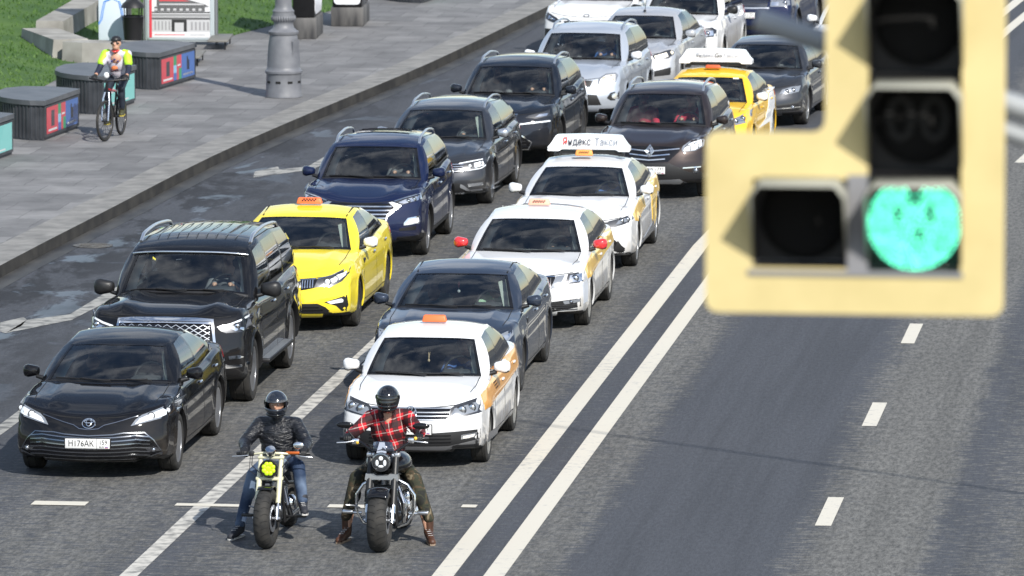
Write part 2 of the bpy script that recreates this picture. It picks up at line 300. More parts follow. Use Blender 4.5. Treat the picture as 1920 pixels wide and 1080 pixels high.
# lamp, grille and trim outlines, metres in each car's own front view (x from its centre, z above road)
FAS = {
 'camry': {
  'headlight': [(0.933, 0.846), (0.931, 0.743), (0.878, 0.722), (0.801, 0.7), (0.691, 0.676), (0.481, 0.63), (0.528, 0.698), (0.592, 0.746), (0.687, 0.779), (0.812, 0.822)],
  'hl_lens': [(0.921, 0.824), (0.908, 0.753), (0.8, 0.716), (0.69, 0.693), (0.53, 0.652), (0.577, 0.71), (0.688, 0.756), (0.813, 0.802)],
  'grille': sym([(0.014, 0.52), (0.28, 0.535), (0.415, 0.557), (0.612, 0.561), (0.652, 0.55), (0.739, 0.469), (0.825, 0.334), (0.778, 0.308), (0.642, 0.253), (0.012, 0.24)]),
  'slot': sym([(0.015, 0.589), (0.127, 0.596), (0.178, 0.637), (0.312, 0.671), (0.559, 0.739), (0.526, 0.755), (0.176, 0.687), (0.106, 0.72), (0.011, 0.725)]),
  'fog': [(0.651, 0.373), (0.691, 0.388), (0.802, 0.375), (0.817, 0.336), (0.683, 0.33)],
  'lip': [(0.65, 0.24), (0.802, 0.318), (0.833, 0.321), (0.825, 0.287), (0.706, 0.229)],
  'chin': sym([(0.012, 0.233), (0.642, 0.232), (0.817, 0.265), (0.864, 0.236), (0.801, 0.197), (0.011, 0.176)]),
  'emblem': (0.022, 0.657),
  'plate': (0.008, 0.433),
 },
 'qx': {
  'surround': sym([(0.062, 1.13), (0.429, 1.12), (0.577, 1.11), (0.621, 0.771), (0.55, 0.745), (0.076, 0.735)]),
  'grillein': sym([(0.064, 1.06), (0.504, 1.05), (0.581, 0.79), (0.075, 0.771)]),
  'headlight': [(1.01, 1.14), (1.02, 1.09), (0.998, 0.949), (0.756, 0.941), (0.694, 0.966), (0.639, 1.02), (0.788, 1.05), (0.959, 1.1)],
  'foglight': [(0.792, 0.659), (0.981, 0.669), (0.991, 0.633), (0.802, 0.614)],
  'lowtrim': [(0.625, 0.641), (0.679, 0.627), (0.784, 0.55), (1, 0.546), (1, 0.521), (0.766, 0.504), (0.626, 0.619)],
  'plate': (0.08, 0.628),
 },
 'kia': {
  'grille': sym([(0.061, 0.692), (0.443, 0.736), (0.469, 0.727), (0.429, 0.614), (0.287, 0.587), (0.063, 0.568)]),
  'headlight': [(0.469, 0.731), (0.649, 0.772), (0.782, 0.831), (0.865, 0.861), (0.864, 0.783), (0.787, 0.691), (0.628, 0.615), (0.576, 0.637), (0.429, 0.619)],
  'hl_lens': [(0.717, 0.773), (0.8, 0.8), (0.833, 0.819), (0.826, 0.767), (0.753, 0.71), (0.669, 0.67), (0.625, 0.715)],
  'plate': (0.075, 0.481),
  'low': sym([(0.062, 0.405), (0.481, 0.409), (0.584, 0.358), (0.67, 0.27), (0.062, 0.275)]),
  'fogpod': [(0.567, 0.425), (0.855, 0.508), (0.871, 0.372), (0.846, 0.283), (0.788, 0.295), (0.721, 0.371)],
  'foglamp': [(0.602, 0.43), (0.788, 0.467), (0.813, 0.444), (0.805, 0.416), (0.653, 0.397)],
 },
 'tucson': {
  'grille': sym([(0.098, 0.833), (0.435, 0.833), (0.511, 0.772), (0.386, 0.56), (0.33, 0.522), (0.105, 0.492)]),
  'gchrome': [(0.42, 0.846), (0.471, 0.855), (0.61, 0.801), (0.566, 0.765), (0.423, 0.644), (0.395, 0.541), (0.383, 0.579), (0.403, 0.672), (0.52, 0.772)],
  'headlight': [(0.489, 0.87), (0.634, 0.916), (0.846, 0.969), (0.918, 1.03), (0.921, 0.978), (0.867, 0.87), (0.619, 0.812), (0.527, 0.84)],
  'foglamp': [(0.651, 0.551), (0.706, 0.62), (0.865, 0.644), (0.877, 0.555), (0.856, 0.531), (0.651, 0.514)],
  'fogpod': [(0.588, 0.472), (0.856, 0.509), (0.883, 0.479), (0.803, 0.439), (0.588, 0.434)],
  'chin': sym([(0.104, 0.294), (0.478, 0.284), (0.891, 0.374), (0.909, 0.316), (0.838, 0.244), (0.104, 0.237)]),
 },
 'passat': {
  'headlight': [(0.463, 0.706), (0.879, 0.771), (0.892, 0.753), (0.865, 0.65), (0.816, 0.618), (0.578, 0.585), (0.527, 0.627)],
  'hl_lens': [(0.696, 0.701), (0.863, 0.737), (0.84, 0.66), (0.715, 0.63)],
  'grille': sym([(0.012, 0.704), (0.463, 0.706), (0.544, 0.609), (0.527, 0.568), (0.014, 0.546)]),
  'foglamp': [(0.613, 0.384), (0.833, 0.402), (0.849, 0.357), (0.63, 0.338)],
  'lowtrim': [(0.509, 0.386), (0.561, 0.358), (0.647, 0.284), (0.932, 0.307), (0.936, 0.284), (0.647, 0.249), (0.501, 0.332)],
  'lip': sym([(0.014, 0.233), (0.5, 0.243), (0.949, 0.252), (0.949, 0.225), (0.715, 0.202), (0.014, 0.197)]),
 },
 'nx': {
  'headlight': [(0.539, 0.837), (0.573, 0.881), (0.771, 0.911), (0.897, 0.967), (0.882, 0.897), (0.825, 0.811), (0.688, 0.807)],
  'drl': [(0.375, 0.706), (0.499, 0.723), (0.844, 0.763), (0.861, 0.73), (0.517, 0.684), (0.412, 0.667)],
  'gchrome': [(0.229, 0.833), (0.425, 0.833), (0.321, 0.733), (0.375, 0.706), (0.598, 0.38), (0.572, 0.318), (0.369, 0.32), (0.369, 0.342), (0.546, 0.354), (0.286, 0.724), (0.354, 0.812), (0.229, 0.812)],
  'grille': sym([(0.013, 0.81), (0.346, 0.812), (0.295, 0.724), (0.324, 0.6), (0.554, 0.363), (0.519, 0.337), (0.018, 0.318)]),
 },
 'polo': {
  'headlight': [(0.466, 0.718), (0.515, 0.754), (0.799, 0.832), (0.812, 0.823), (0.811, 0.663), (0.779, 0.653), (0.543, 0.615), (0.46, 0.638)],
  'hl_lens': [(0.476, 0.646), (0.507, 0.717), (0.639, 0.749), (0.736, 0.777), (0.777, 0.741), (0.763, 0.675), (0.543, 0.627)],
  'grille': sym([(0.05, 0.725), (0.474, 0.73), (0.455, 0.68), (0.451, 0.629), (0.41, 0.601), (0.053, 0.583)]),
  'low': sym([(0.053, 0.421), (0.308, 0.445), (0.804, 0.473), (0.801, 0.369), (0.74, 0.33), (0.493, 0.298), (0.053, 0.294)]),
  'foglamp': [(0.596, 0.416), (0.756, 0.437), (0.769, 0.415), (0.74, 0.379), (0.593, 0.364)],
  'chin': sym([(0.053, 0.282), (0.443, 0.287), (0.836, 0.366), (0.892, 0.361), (0.876, 0.267), (0.707, 0.228), (0.053, 0.238)]),
  'emblem': (0.056, 0.663),
  'plate': (0.057, 0.478),
 },
 'optima': {
  'headlight': [(0.763, 0.832), (0.864, 0.879), (0.865, 0.822), (0.836, 0.746), (0.766, 0.714)],
 },
 'octavia': {
  'grille': sym([(0.18, 0.735), (0.501, 0.743), (0.489, 0.68), (0.432, 0.578), (0.355, 0.544), (0.184, 0.526)]),
  'hl_in': [(0.508, 0.743), (0.625, 0.757), (0.59, 0.677), (0.533, 0.611), (0.444, 0.578)],
  'headlight': [(0.663, 0.768), (0.859, 0.792), (0.867, 0.656), (0.633, 0.639)],
  'low': sym([(0.184, 0.39), (0.39, 0.401), (0.836, 0.445), (0.84, 0.331), (0.458, 0.268), (0.184, 0.256)]),
  'foglamp': [(0.609, 0.414), (0.831, 0.438), (0.833, 0.398), (0.634, 0.371)],
 },
 'camtaxi': {
  'headlight': [(0.892, 0.81), (0.895, 0.737), (0.851, 0.704), (0.658, 0.644), (0.557, 0.734), (0.744, 0.767)],
  'side': [(0.704, 0.462), (0.801, 0.308), (0.748, 0.264)],
 },
 'koleos': {
  'emblem': (-0.002, 0.784),
  'plate': (0.003, 0.491),
  'headlight': [(0.5, 0.818), (0.518, 0.864), (0.643, 0.953), (0.805, 0.99), (0.842, 0.937), (0.835, 0.855), (0.702, 0.786), (0.52, 0.777)],
  'bar1': sym([(-0.002, 0.789), (0.467, 0.833), (0.473, 0.818), (-0.002, 0.771)]),
  'bar2': sym([(-0, 0.722), (0.317, 0.75), (0.322, 0.731), (0, 0.698)]),
  'bar3': sym([(0.001, 0.661), (0.249, 0.678), (0.253, 0.66), (0.002, 0.637)]),
  'grille': sym([(-0.004, 0.872), (0.481, 0.851), (0.474, 0.782), (0.302, 0.627), (0.003, 0.606)]),
  'fog': (0.728, 0.482),
  'fogbar': [(0.533, 0.535), (0.805, 0.545), (0.805, 0.528), (0.533, 0.516)],
  'skid': sym([(0.003, 0.314), (0.191, 0.334), (0.488, 0.343), (0.589, 0.266), (0.488, 0.255), (0.004, 0.238)]),
 },
 'rav': {
  'headlight': [(0.497, 0.784), (0.511, 0.885), (0.626, 0.959), (0.789, 0.969), (0.831, 0.924), (0.809, 0.824), (0.664, 0.762)],
  'fog': (0.774, 0.57),
  'fogpod': [(0.668, 0.54), (0.725, 0.633), (0.862, 0.659), (0.866, 0.495), (0.733, 0.494)],
 },
 'sil': {
  'headlight': [(0.436, 0.781), (0.67, 0.863), (0.808, 0.892), (0.815, 0.808), (0.736, 0.724), (0.503, 0.66)],
  'low': [(0.489, 0.498), (0.769, 0.562), (0.823, 0.485), (0.754, 0.423), (0.489, 0.4)],
 },
 'sol': {
  'headlight': [(0.594, 0.785), (0.748, 0.843), (0.85, 0.916), (0.859, 0.807), (0.82, 0.716), (0.597, 0.691)],
 },
 'audi': {
  'headlight': [(0.47, 0.595), (0.514, 0.671), (0.664, 0.713), (0.813, 0.73), (0.852, 0.644), (0.666, 0.598)],
  'fogbar': [(0.417, 0.346), (0.824, 0.372), (0.824, 0.356), (0.425, 0.327)],
  'fog': (0.713, 0.354),
  'gr': [(0.322, 0.696), (0.452, 0.703), (0.423, 0.627), (0.378, 0.503)],
 },
 'rr': {
  'headlight': [(0.533, 1.06), (0.929, 1.05), (0.93, 1.01), (0.869, 0.989), (0.547, 0.994)],
  'bar': [(-0.044, 0.985), (0.504, 0.982), (0.504, 0.957), (-0.043, 0.948)],
  'plate': (0.099, 0.819),
  'fog': (0.67, 0.794),
 },
 'wpolo': {
  'headlight': [(0.57, 0.886), (0.732, 0.914), (0.813, 0.861), (0.817, 0.728), (0.608, 0.702)],
  'gr': [(0.57, 0.902), (0.732, 0.914), (0.734, 0.847), (0.571, 0.844)],
 },
}
# ------------------------------------------------------------- road, pavement, lawn
def asphalt():
    m = bpy.data.materials.new('asphalt'); m.use_nodes = True; nt = m.node_tree; L = nt.links.new; b = nt.nodes['Principled BSDF']
    tc = N(nt, 'ShaderNodeTexCoord'); sp = N(nt, 'ShaderNodeSeparateXYZ'); L(tc.outputs['Object'], sp.inputs[0])
    def noise(sc, det=6, rough=.55, st=(1, 1, 1), dist=0):
        mp = N(nt, 'ShaderNodeMapping'); mp.inputs['Scale'].default_value = st; n = N(nt, 'ShaderNodeTexNoise'); n.inputs['Scale'].default_value = sc; n.inputs['Detail'].default_value = det; n.inputs['Roughness'].default_value = rough; n.inputs['Distortion'].default_value = dist
        L(tc.outputs['Object'], mp.inputs[0]); L(mp.outputs[0], n.inputs['Vector']); return n.outputs['Fac']
    def mth(op, a, c, d=None):
        n = N(nt, 'ShaderNodeMath', operation=op)
        for i, v in enumerate((a, c, d)):
            if v is None: continue
            if isinstance(v, (int, float)): n.inputs[i].default_value = v
            else: L(v, n.inputs[i])
        return n.outputs[0]
    def ramp(v, pts):
        r = N(nt, 'ShaderNodeValToRGB'); e = r.color_ramp.elements
        e[0].position, e[0].color = pts[0][0], (pts[0][1],) * 3 + (1,); e[1].position, e[1].color = pts[-1][0], (pts[-1][1],) * 3 + (1,)
        for p, c in pts[1:-1]: x = e.new(p); x.color = (c, c, c, 1)
        L(v, r.inputs[0]); return r.outputs[0]
    def mixc(f, a, c):
        n = N(nt, 'ShaderNodeMix', data_type='RGBA')
        for i, v in ((0, f), (6, a), (7, c)):
            if isinstance(v, tuple): n.inputs[i].default_value = (*v, 1)
            elif isinstance(v, (int, float)): n.inputs[i].default_value = v
            else: L(v, n.inputs[i])
        return n.outputs[2]
    # wander the lateral coordinate a little, then read where across the carriageway we are
    u = mth('ADD', sp.outputs[0], mth('MULTIPLY_ADD', noise(.6, 4), .36, -.18))
    t = mth('MULTIPLY_ADD', u, 1 / 24, 21 / 24)          # -21..3 -> 0..1
    P = lambda x: (x + 21) / 24
    # how worn / light the surface is, across the lanes
    worn = ramp(t, [(P(-21), .34), (P(-16.2), .30), (P(-15.2), .40), (P(-14), .60), (P(-13), .62), (P(-12.2), .45), (P(-11.2), .60), (P(-9.6), .66), (P(-9.15), .42), (P(-8.6), .36), (P(-8.3), .68), (P(-7.9), .62), (P(-7.5), .22), (P(-5.9), .18), (P(-5.5), .50), (P(-4.9), .80), (P(-4.2), .74), (P(-3.9), .42), (P(-3.2), .55), (P(-2.6), .7), (P(3), .6)])
    fine = noise(7, 12, .82, (.55, 1.5, 1), .3); big = noise(.55, 6, .6, (1, .5, 1)); mid = noise(2.6, 8, .65, (1, .45, 1), .4)
    k = mth('ADD', mth('MULTIPLY', mth('SUBTRACT', worn, .5), 1.3), mth('ADD', mth('MULTIPLY', fine, 2.6), mth('ADD', mth('MULTIPLY', mid, .20), mth('MULTIPLY', big, .08))))
    k = mth('MULTIPLY', mth('ADD', k, -.02), .5); pat = ramp(k, [(.70, 0), (.73, .5), (.80, 1)])
    grain = noise(26, 4, .85, (1, .22, 1)); g2 = noise(17, 5, .85, (1, .25, 1))
    gc = ramp(grain, [(.36, 0), (.64, 1)]); gl = ramp(g2, [(.38, 0), (.62, 1)]); dark = mixc(gc, (.046, .049, .057), (.074, .079, .091)); lite = mixc(gl, (.068, .067, .063), (.190, .186, .173))
    col = mixc(pat, dark, lite)
    tr = ramp(noise(1.1, 5, .6, (3.2, .10, 1)), [(.40, .62), (.56, 1)])    # long tyre tracks along the lanes
    mul = N(nt, 'ShaderNodeMix', data_type='RGBA', blend_type='MULTIPLY'); mul.inputs[0].default_value = .42; L(col, mul.inputs[6]); L(tr, mul.inputs[7]); col = mul.outputs[2]
    # wet film and puddles towards the kerb
    wet = mth('MULTIPLY', ramp(t, [(P(-19), .9), (P(-17.6), .8), (P(-16.3), .25), (P(-15.3), .0), (1, 0)]), ramp(noise(1.1, 9, .7, (1, .35, 1), .4), [(.46, 0), (.53, 1)]))
    pale = mth('MULTIPLY', ramp(t, [(P(-19), 1), (P(-17.2), .9), (P(-16.0), .3), (P(-15.4), .0), (1, 0)]), ramp(noise(.9, 7, .6, (1, .45, 1), .6), [(.55, 0), (.60, 1)]))
    col = mixc(mth('MULTIPLY', wet, .9), col, (.012, .012, .013)); L(col, b.inputs['Base Color'])
    ro = mth('SUBTRACT', .82, mth('MULTIPLY', pale, .50)); L(ro, b.inputs['Roughness']); b.inputs['Specular IOR Level'].default_value = .35
    bp = N(nt, 'ShaderNodeBump'); bp.inputs['Distance'].default_value = .008; L(mth('SUBTRACT', .7, mth('MULTIPLY', pale, .6)), bp.inputs['Strength']); L(grain, bp.inputs['Height']); L(bp.outputs[0], b.inputs['Normal'])
    return m
ASPH = asphalt()
KERB = [(-19.0, 30), (-19.0, 60), (-18.92, 80), (-18.65, 94.5), (-18.39, 101.7), (-18.07, 110), (-17.5, 118), (-16.76, 127), (-16.06, 139.5), (-15.1, 156), (-13.6, 178), (-10, 220), (-4, 270)]
def kx(v): return interp([(q, p) for p, q in KERB], v)
b = MB(); b.add([(-300, -60, 0), (300, -60, 0), (300, 900, 0), (-300, 900, 0)], [(0, 1, 2, 3)])
tag(b.build('road', ASPH, None, 0), kind='structure')
vsn = [30 + i * 2.5 for i in range(97)]
def along(f): return [(f(v), v) for v in vsn]
def ribbon(name, f0, f1, z0, z1, mat, zside=None):
    A = along(f0); B = along(f1); n = len(A); V = [(x, y, z0) for x, y in A] + [(x, y, z1) for x, y in B]; F = [(i, i + 1, n + i + 1, n + i) for i in range(n - 1)]
    if zside is not None:
        V += [(x, y, zside) for x, y in B]; F += [(n + i, n + i + 1, 2 * n + i + 1, 2 * n + i) for i in range(n - 1)]
    o = mesh_obj(name, V, F, mat, None, None, 0); bm = bmesh.new(); bm.from_mesh(o.data); bmesh.ops.recalc_face_normals(bm, faces=bm.faces); bm.to_mesh(o.data); bm.free(); return o
PAVE = bpy.data.materials.new('paving'); PAVE.use_nodes = True
nt = PAVE.node_tree; L = nt.links.new; bb = nt.nodes['Principled BSDF']; bb.inputs['Roughness'].default_value = .8
tc = N(nt, 'ShaderNodeTexCoord'); br = N(nt, 'ShaderNodeTexBrick'); br.offset = .5; br.inputs['Scale'].default_value = 1; br.inputs['Brick Width'].default_value = .75; br.inputs['Row Height'].default_value = 1.1
br.inputs['Mortar Size'].default_value = .005; br.inputs['Color1'].default_value = (.165, .163, .163, 1); br.inputs['Color2'].default_value = (.31, .305, .30, 1); br.inputs['Mortar'].default_value = (.07, .07, .07, 1); br.inputs['Bias'].default_value = -.55
n1 = N(nt, 'ShaderNodeTexNoise'); n1.inputs['Scale'].default_value = 1.3; n1.inputs['Detail'].default_value = 9; n1.inputs['Roughness'].default_value = .65; r1 = N(nt, 'ShaderNodeMapRange'); r1.inputs[1].default_value = .3; r1.inputs[2].default_value = .7; r1.inputs[3].default_value = .62; r1.inputs[4].default_value = 1.2
mu = N(nt, 'ShaderNodeMix', data_type='RGBA', blend_type='MULTIPLY'); mu.inputs[0].default_value = 1; dn = N(nt, 'ShaderNodeTexNoise'); dn.inputs['Scale'].default_value = 4; dm = N(nt, 'ShaderNodeMix', data_type='RGBA'); dm.inputs[0].default_value = .06
L(tc.outputs['Object'], dm.inputs[6]); L(tc.outputs['Object'], dn.inputs['Vector']); L(dn.outputs['Color'], dm.inputs[7]); L(dm.outputs[2], br.inputs['Vector']); L(tc.outputs['Object'], n1.inputs['Vector']); L(n1.outputs['Fac'], r1.inputs[0])
L(br.outputs['Color'], mu.inputs[6]); L(r1.outputs[0], mu.inputs[7]); L(mu.outputs[2], bb.inputs['Base Color'])
GRAN = noisy('kerb_granite', (.15, .145, .135), (.27, .26, .24), 3.5, .75, .3, .7, 10); KFACE = noisy('kerb_face_grime', (.014, .013, .012), (.04, .037, .032), 2.5, .8)
tag(ribbon('pavement', lambda v: -60, lambda v: kx(v) - .62, .15, .15, PAVE), kind='structure')
tag(ribbon('kerb', lambda v: kx(v) - .62, lambda v: kx(v), .152, .17, GRAN), kind='structure')
tag(ribbon('kerb_face', lambda v: kx(v), lambda v: kx(v) + .012, .17, .0, KFACE), kind='structure')
tag(ribbon('gutter', lambda v: kx(v) + .02, lambda v: kx(v) + .32, .004, .004, noisy('gutter_grime', (.022, .021, .02), (.06, .057, .05), 3, .6, stretch=(1, .3, 1))), kind='structure')
# painted markings, worn through in places
def marking_mat():
    m = pm('road_paint', (.62, .60, .55), .7); nt = m.node_tree; L = nt.links.new; b = nt.nodes['Principled BSDF']
    tc = N(nt, 'ShaderNodeTexCoord'); a = N(nt, 'ShaderNodeTexNoise'); a.inputs['Scale'].default_value = 7; a.inputs['Detail'].default_value = 12; a.inputs['Roughness'].default_value = .75
    c = N(nt, 'ShaderNodeTexNoise'); c.inputs['Scale'].default_value = .2; c.inputs['Detail'].default_value = 2; ad = N(nt, 'ShaderNodeMath', operation='MULTIPLY_ADD'); ad.inputs[1].default_value = .35
    r = N(nt, 'ShaderNodeValToRGB'); e = r.color_ramp.elements; e[0].position = .73; e[0].color = (.60, .565, .48, 1); e[1].position = .93; e[1].color = (.13, .13, .13, 1)
    x = e.new(.80); x.color = (.50, .48, .43, 1)
    L(tc.outputs['Object'], a.inputs['Vector']); L(tc.outputs['Object'], c.inputs['Vector']); L(c.outputs['Fac'], ad.inputs[0]); L(a.outputs['Fac'], ad.inputs[2]); L(ad.outputs[0], r.inputs[0]); L(r.outputs[0], b.inputs['Base Color']); return m
RP = marking_mat(); RPL = noisy('road_paint_worn', (.22, .215, .20), (.52, .50, .45), 6, .75, .36, .56, 12); RPG = noisy('road_paint_grey', (.13, .13, .125), (.33, .325, .30), 5, .75, .38, .55, 12)
def marking(name, polys=None, mat=RP, z=.004):
    b = MB()
    for p in polys: b.add([(x, y, z) for x, y in p], [tuple(range(len(p)))])
    o = b.build(name, mat, None, 0); tag(o, kind='structure'); return o
rect = lambda x0, x1, y0, y1: [(x0, y0), (x1, y0), (x1, y1), (x0, y1)]
def drift(v): return max(0, kx(v) + 18.42) if v > 96 else 0     # the carriageway bends right farther on
def lane(x0, x1, y0, y1, step=3):
    n = max(1, int((y1 - y0) / step)); ys_ = [y0 + (y1 - y0) * i / n for i in range(n + 1)]; return [(x1 + drift(y), y) for y in ys_] + [(x0 + drift(y), y) for y in ys_[::-1]]
marking('centre_line', [lane(-9.13, -8.90, 30, 260), lane(-8.59, -8.37, 30, 260)])
marking('lane_line', [lane(-12.40, -12.21, 30, 118)], RPL); marking('kerb_lane_line', [lane(-15.80, -15.62, 30, 88)], RPG)
marking('dashed_line', [lane(-5.37, -5.19, 73.4 + 7.72 * i, 75.45 + 7.72 * i) for i in range(-4, 14)] + [lane(-1.75, -1.57, 71 + 7.72 * i, 73 + 7.72 * i) for i in range(-3, 14)])
marking('stop_line', z=.008, polys=[rect(-14.24, -13.62, 73.82, 74.10), rect(-12.62, -11.88, 73.94, 74.12), rect(-10.90, -10.2, 74.02, 74.24), rect(-9.41, -9.24, 74.2, 74.4)])
marking('lane_arrow', [[(-17.49, 88.61), (-17.38, 88.45), (-17.31, 89.19), (-17.36, 89.87), (-17.46, 90.14), (-17.67, 89.55)][::-1], [(-17.38, 88.45), (-16.75, 89.94), (-16.89, 90.5), (-17.36, 89.87)], [(-16.75, 89.94), (-16.60, 92.3), (-16.55, 94.6), (-16.72, 94.6), (-16.82, 93.01), (-16.89, 90.5)]], RPG)
marking('lane_arrow', [[(-17.13, 108.22), (-16.34, 109.55), (-16.25, 111.6), (-16.45, 111.6), (-16.5, 110.0), (-16.89, 109.49), (-16.99, 109.95), (-17.25, 109.12)]], RPG)
b = MB(); b.lathe([(.30, .004), (.30, .012), (.26, .013), (.255, .009), (.05, .009), (.05, .012), (1e-4, .012)], 28)
for i in range(8): b.box(-.2, .2, -.19 + i * .053, -.175 + i * .053, .009, .013)
o = b.build('manhole_cover', noisy('cast_iron', (.05, .048, .045), (.13, .125, .115), 9, .6), None, 30, (-18.02, 98.5, .0)); tag(o, 'round iron manhole cover in the wet kerbside lane', 'manhole')
o = blob('litter', [('e', (0, 0, .04), (.06, .05, .04)), ('e', (.04, .02, .05), (.035, .04, .035)), ('e', (-.05, .01, .03), (.03, .05, .028))], pm('lime_plastic', (.28, .62, .02), .4), None, .012, 1, (-18.22, 108.2, .005)); tag(o, 'crumpled lime green litter lying in the gutter by the kerb', 'litter')
# lawn rising behind the pavement
GR = noisy('grass', (.026, .075, .010), (.070, .135, .022), .9, .95, .3, .75, 12)
def lz(u, v): d = max(0, -22.9 - u + max(0, v - 131) * .0); return .155 + .11 * sm(0, 2, d) + .10 * max(0, d - .6) + .03 * math.sin(u * 1.3) * sm(0, 2, d)
edge = [(-23.15, 60), (-23.15, 118), (-23.2, 126.3), (-22.9, 129.6), (-21.75, 131.9), (-21.3, 134.2), (-20.9, 136.4), (-20.3, 140), (-19.6, 150), (-18, 175)]
ex = lambda v: interp([(q, p) for p, q in edge], v)
V = []; F = []; nv = 70; nu = 24
for i in range(nv):
    v = 60 + i * 1.7
    for j in range(nu): u = ex(v) - (j / (nu - 1)) ** 1.6 * 34; V.append((u, v, .156 + max(0, lz(u + (ex(v) + 22.9) * -1, v) - .155)))
for i in range(nv - 1):
    for j in range(nu - 1): a = i * nu + j; F.append((a + 1, a, a + nu, a + nu + 1))
o = mesh_obj('lawn', V, F, GR, None, None, 60); tag(o, kind='structure')
def lawn_z(u, v): return .156 + max(0, lz(u - ex(v) - 22.9, v) - .155)
blade = []; rn = random.Random(3); B = MB()
GB = noisy('grass_blades', (.028, .085, .010), (.085, .16, .028), 2.2, .7, .3, .7, 8)
for _ in range(26000):
    v = rn.uniform(106, 150); u = ex(v) - rn.uniform(0, 1) ** 1.2 * 8.5
    if u < -31: continue
    z = lawn_z(u, v) - .01; a = rn.uniform(0, math.pi); w_ = rn.uniform(.012, .03); h = rn.uniform(.03, .075); dx, dy = math.cos(a) * w_, math.sin(a) * w_; lx, ly = rn.uniform(-.03, .03), rn.uniform(-.03, .03)
    k = len(B.v); B.v += [Vector((u - dx, v - dy, z)), Vector((u + dx, v + dy, z)), Vector((u + lx, v + ly, z + h))]; B.f.append((k, k + 1, k + 2)); B.m.append(0)
o = mesh_obj('grass', B.v, B.f, GB, None, None, 0); tag(o, 'short green grass covering the bank behind the pavement', 'grass', kind='stuff')
# ------------------------------------------------------------- street furniture
STEEL = noisy('box_grey', (.05, .053, .06), (.08, .085, .095), 3, .45, metal=.3); LID = noisy('lid_grey', (.075, .08, .088), (.115, .12, .13), 2.5, .5)
PR = pm('poster_red', (.62, .06, .08), .3, 0, .5); PB = pm('poster_blue', (.05, .14, .42), .3, 0, .5); PT = pm('poster_teal', (.22, .60, .56), .3, 0, .5); PG = pm('poster_green', (.03, .30, .13), .3, 0, .5); PK = pm('poster_dark', (.04, .04, .05), .3, 0, .5); PW = pm('poster_white', (.7, .7, .7), .3, 0, .5); PLB = pm('poster_pale_blue', (.25, .55, .75), .3, 0, .5)
def utility_box(pos, rz, kind, label):
    root = empty('utility_box', (pos[0], pos[1], .15), R(rz)); tag(root, label, 'utility box', 'grey boxes with posters along the pavement')
    fp = [(0, 0), (0, 2.2), (-.55, 2.5), (-1.0, 2.45), (-1.22, 2.1), (-1.2, 1.5), (-1.08, .95), (-.85, .5), (-.55, .18), (-.25, .02)]
    b = MB(); b.prism(fp, 0, .60); 
    b.build('cabinet', STEEL, root, 20)
    r_ = MB(); n = len(fp)
    for i in range(1, n):
        a, c = Vector(fp[i]), Vector(fp[(i + 1) % n]); d = c - a; ln = d.length; k = max(1, int(ln / .075)); nn = Vector((d.y, -d.x)).normalized()
        for j in range(k): p = a + d * ((j + .5) / k) - nn * .0; q = d.normalized() * .018; o_ = nn * -.014; r_.add([(p.x - q.x, p.y - q.y, .03), (p.x + q.x, p.y + q.y, .03), (p.x + q.x - o_.x, p.y + q.y - o_.y, .03), (p.x - q.x - o_.x, p.y - q.y - o_.y, .03), (p.x - q.x, p.y - q.y, .585), (p.x + q.x, p.y + q.y, .585), (p.x + q.x - o_.x, p.y + q.y - o_.y, .585), (p.x - q.x - o_.x, p.y - q.y - o_.y, .585)], [(0, 1, 2, 3), (7, 6, 5, 4), (0, 4, 5, 1), (1, 5, 6, 2), (2, 6, 7, 3), (3, 7, 4, 0)])
    r_.build('ribbed_cladding', STEEL, root, 0)
    l = MB(); cx, cy = -.55, 1.2; l.prism([(cx + (x - cx) * 1.07, cy + (y - cy) * 1.035) for x, y in fp], .603, .685); l.build('lid', LID, root, 20)
    f = MB(); f.box(.002, .03, .02, 2.18, .05, .585, 0); fr = f.build('poster_frame', STEEL, root)
    p = MB(); y0, y1, z0, z1 = .10, 2.1, .10, .55; X = lambda a, b_, c, d, m: p.box(.031, .034 + .001 * (m != M0), y0 + (y1 - y0) * a, y0 + (y1 - y0) * b_, z0 + (z1 - z0) * c, z0 + (z1 - z0) * d, m)
    if kind == 'red':
        M0 = 0; X(0, .36, 0, 1, 0); X(.14, .24, .25, .85, 3); X(.05, .32, .08, .16, 5); X(.36, .45, 0, .3, 1); X(.36, .45, .3, .62, 4); X(.36, .45, .62, 1, 2); X(.45, .60, .45, 1, 0); X(.48, .57, .55, .62, 5); X(.45, .52, 0, .45, 0); X(.52, .60, 0, .45, 2); X(.60, 1, 0, 1, 1); X(.76, .80, .3, .85, 3); X(.80, .84, .3, .7, 3); X(.65, .95, .1, .18, 5)
        mats = [PR, PB, PG, PK, PLB, PW]
    else:
        M0 = 0; X(0, 1, 0, 1, 0); X(.42, .56, .15, .7, 1); X(.46, .52, .7, .85, 1); X(.2, .8, .06, .12, 2); X(.1, .3, .5, .9, 2)
        mats = [PT, pm('poster_deep_teal', (.08, .28, .28), .3), PW]
    p.build('poster', mats, root, 0); return root
utility_box((-21.66, 107.75), -5, 'teal', 'grey ribbed box with a teal poster, cut by the left picture edge'); utility_box((-21.36, 112.2), -4.8, 'red', 'grey ribbed box with red and blue poster, left of the cyclist')
utility_box((-21.2, 116.8), -5.4, 'teal', 'grey ribbed box with a teal poster, directly behind the cyclist'); utility_box((-20.98, 121.47), -8, 'red', 'grey ribbed box with red and blue poster, farther up beside the lamp post')
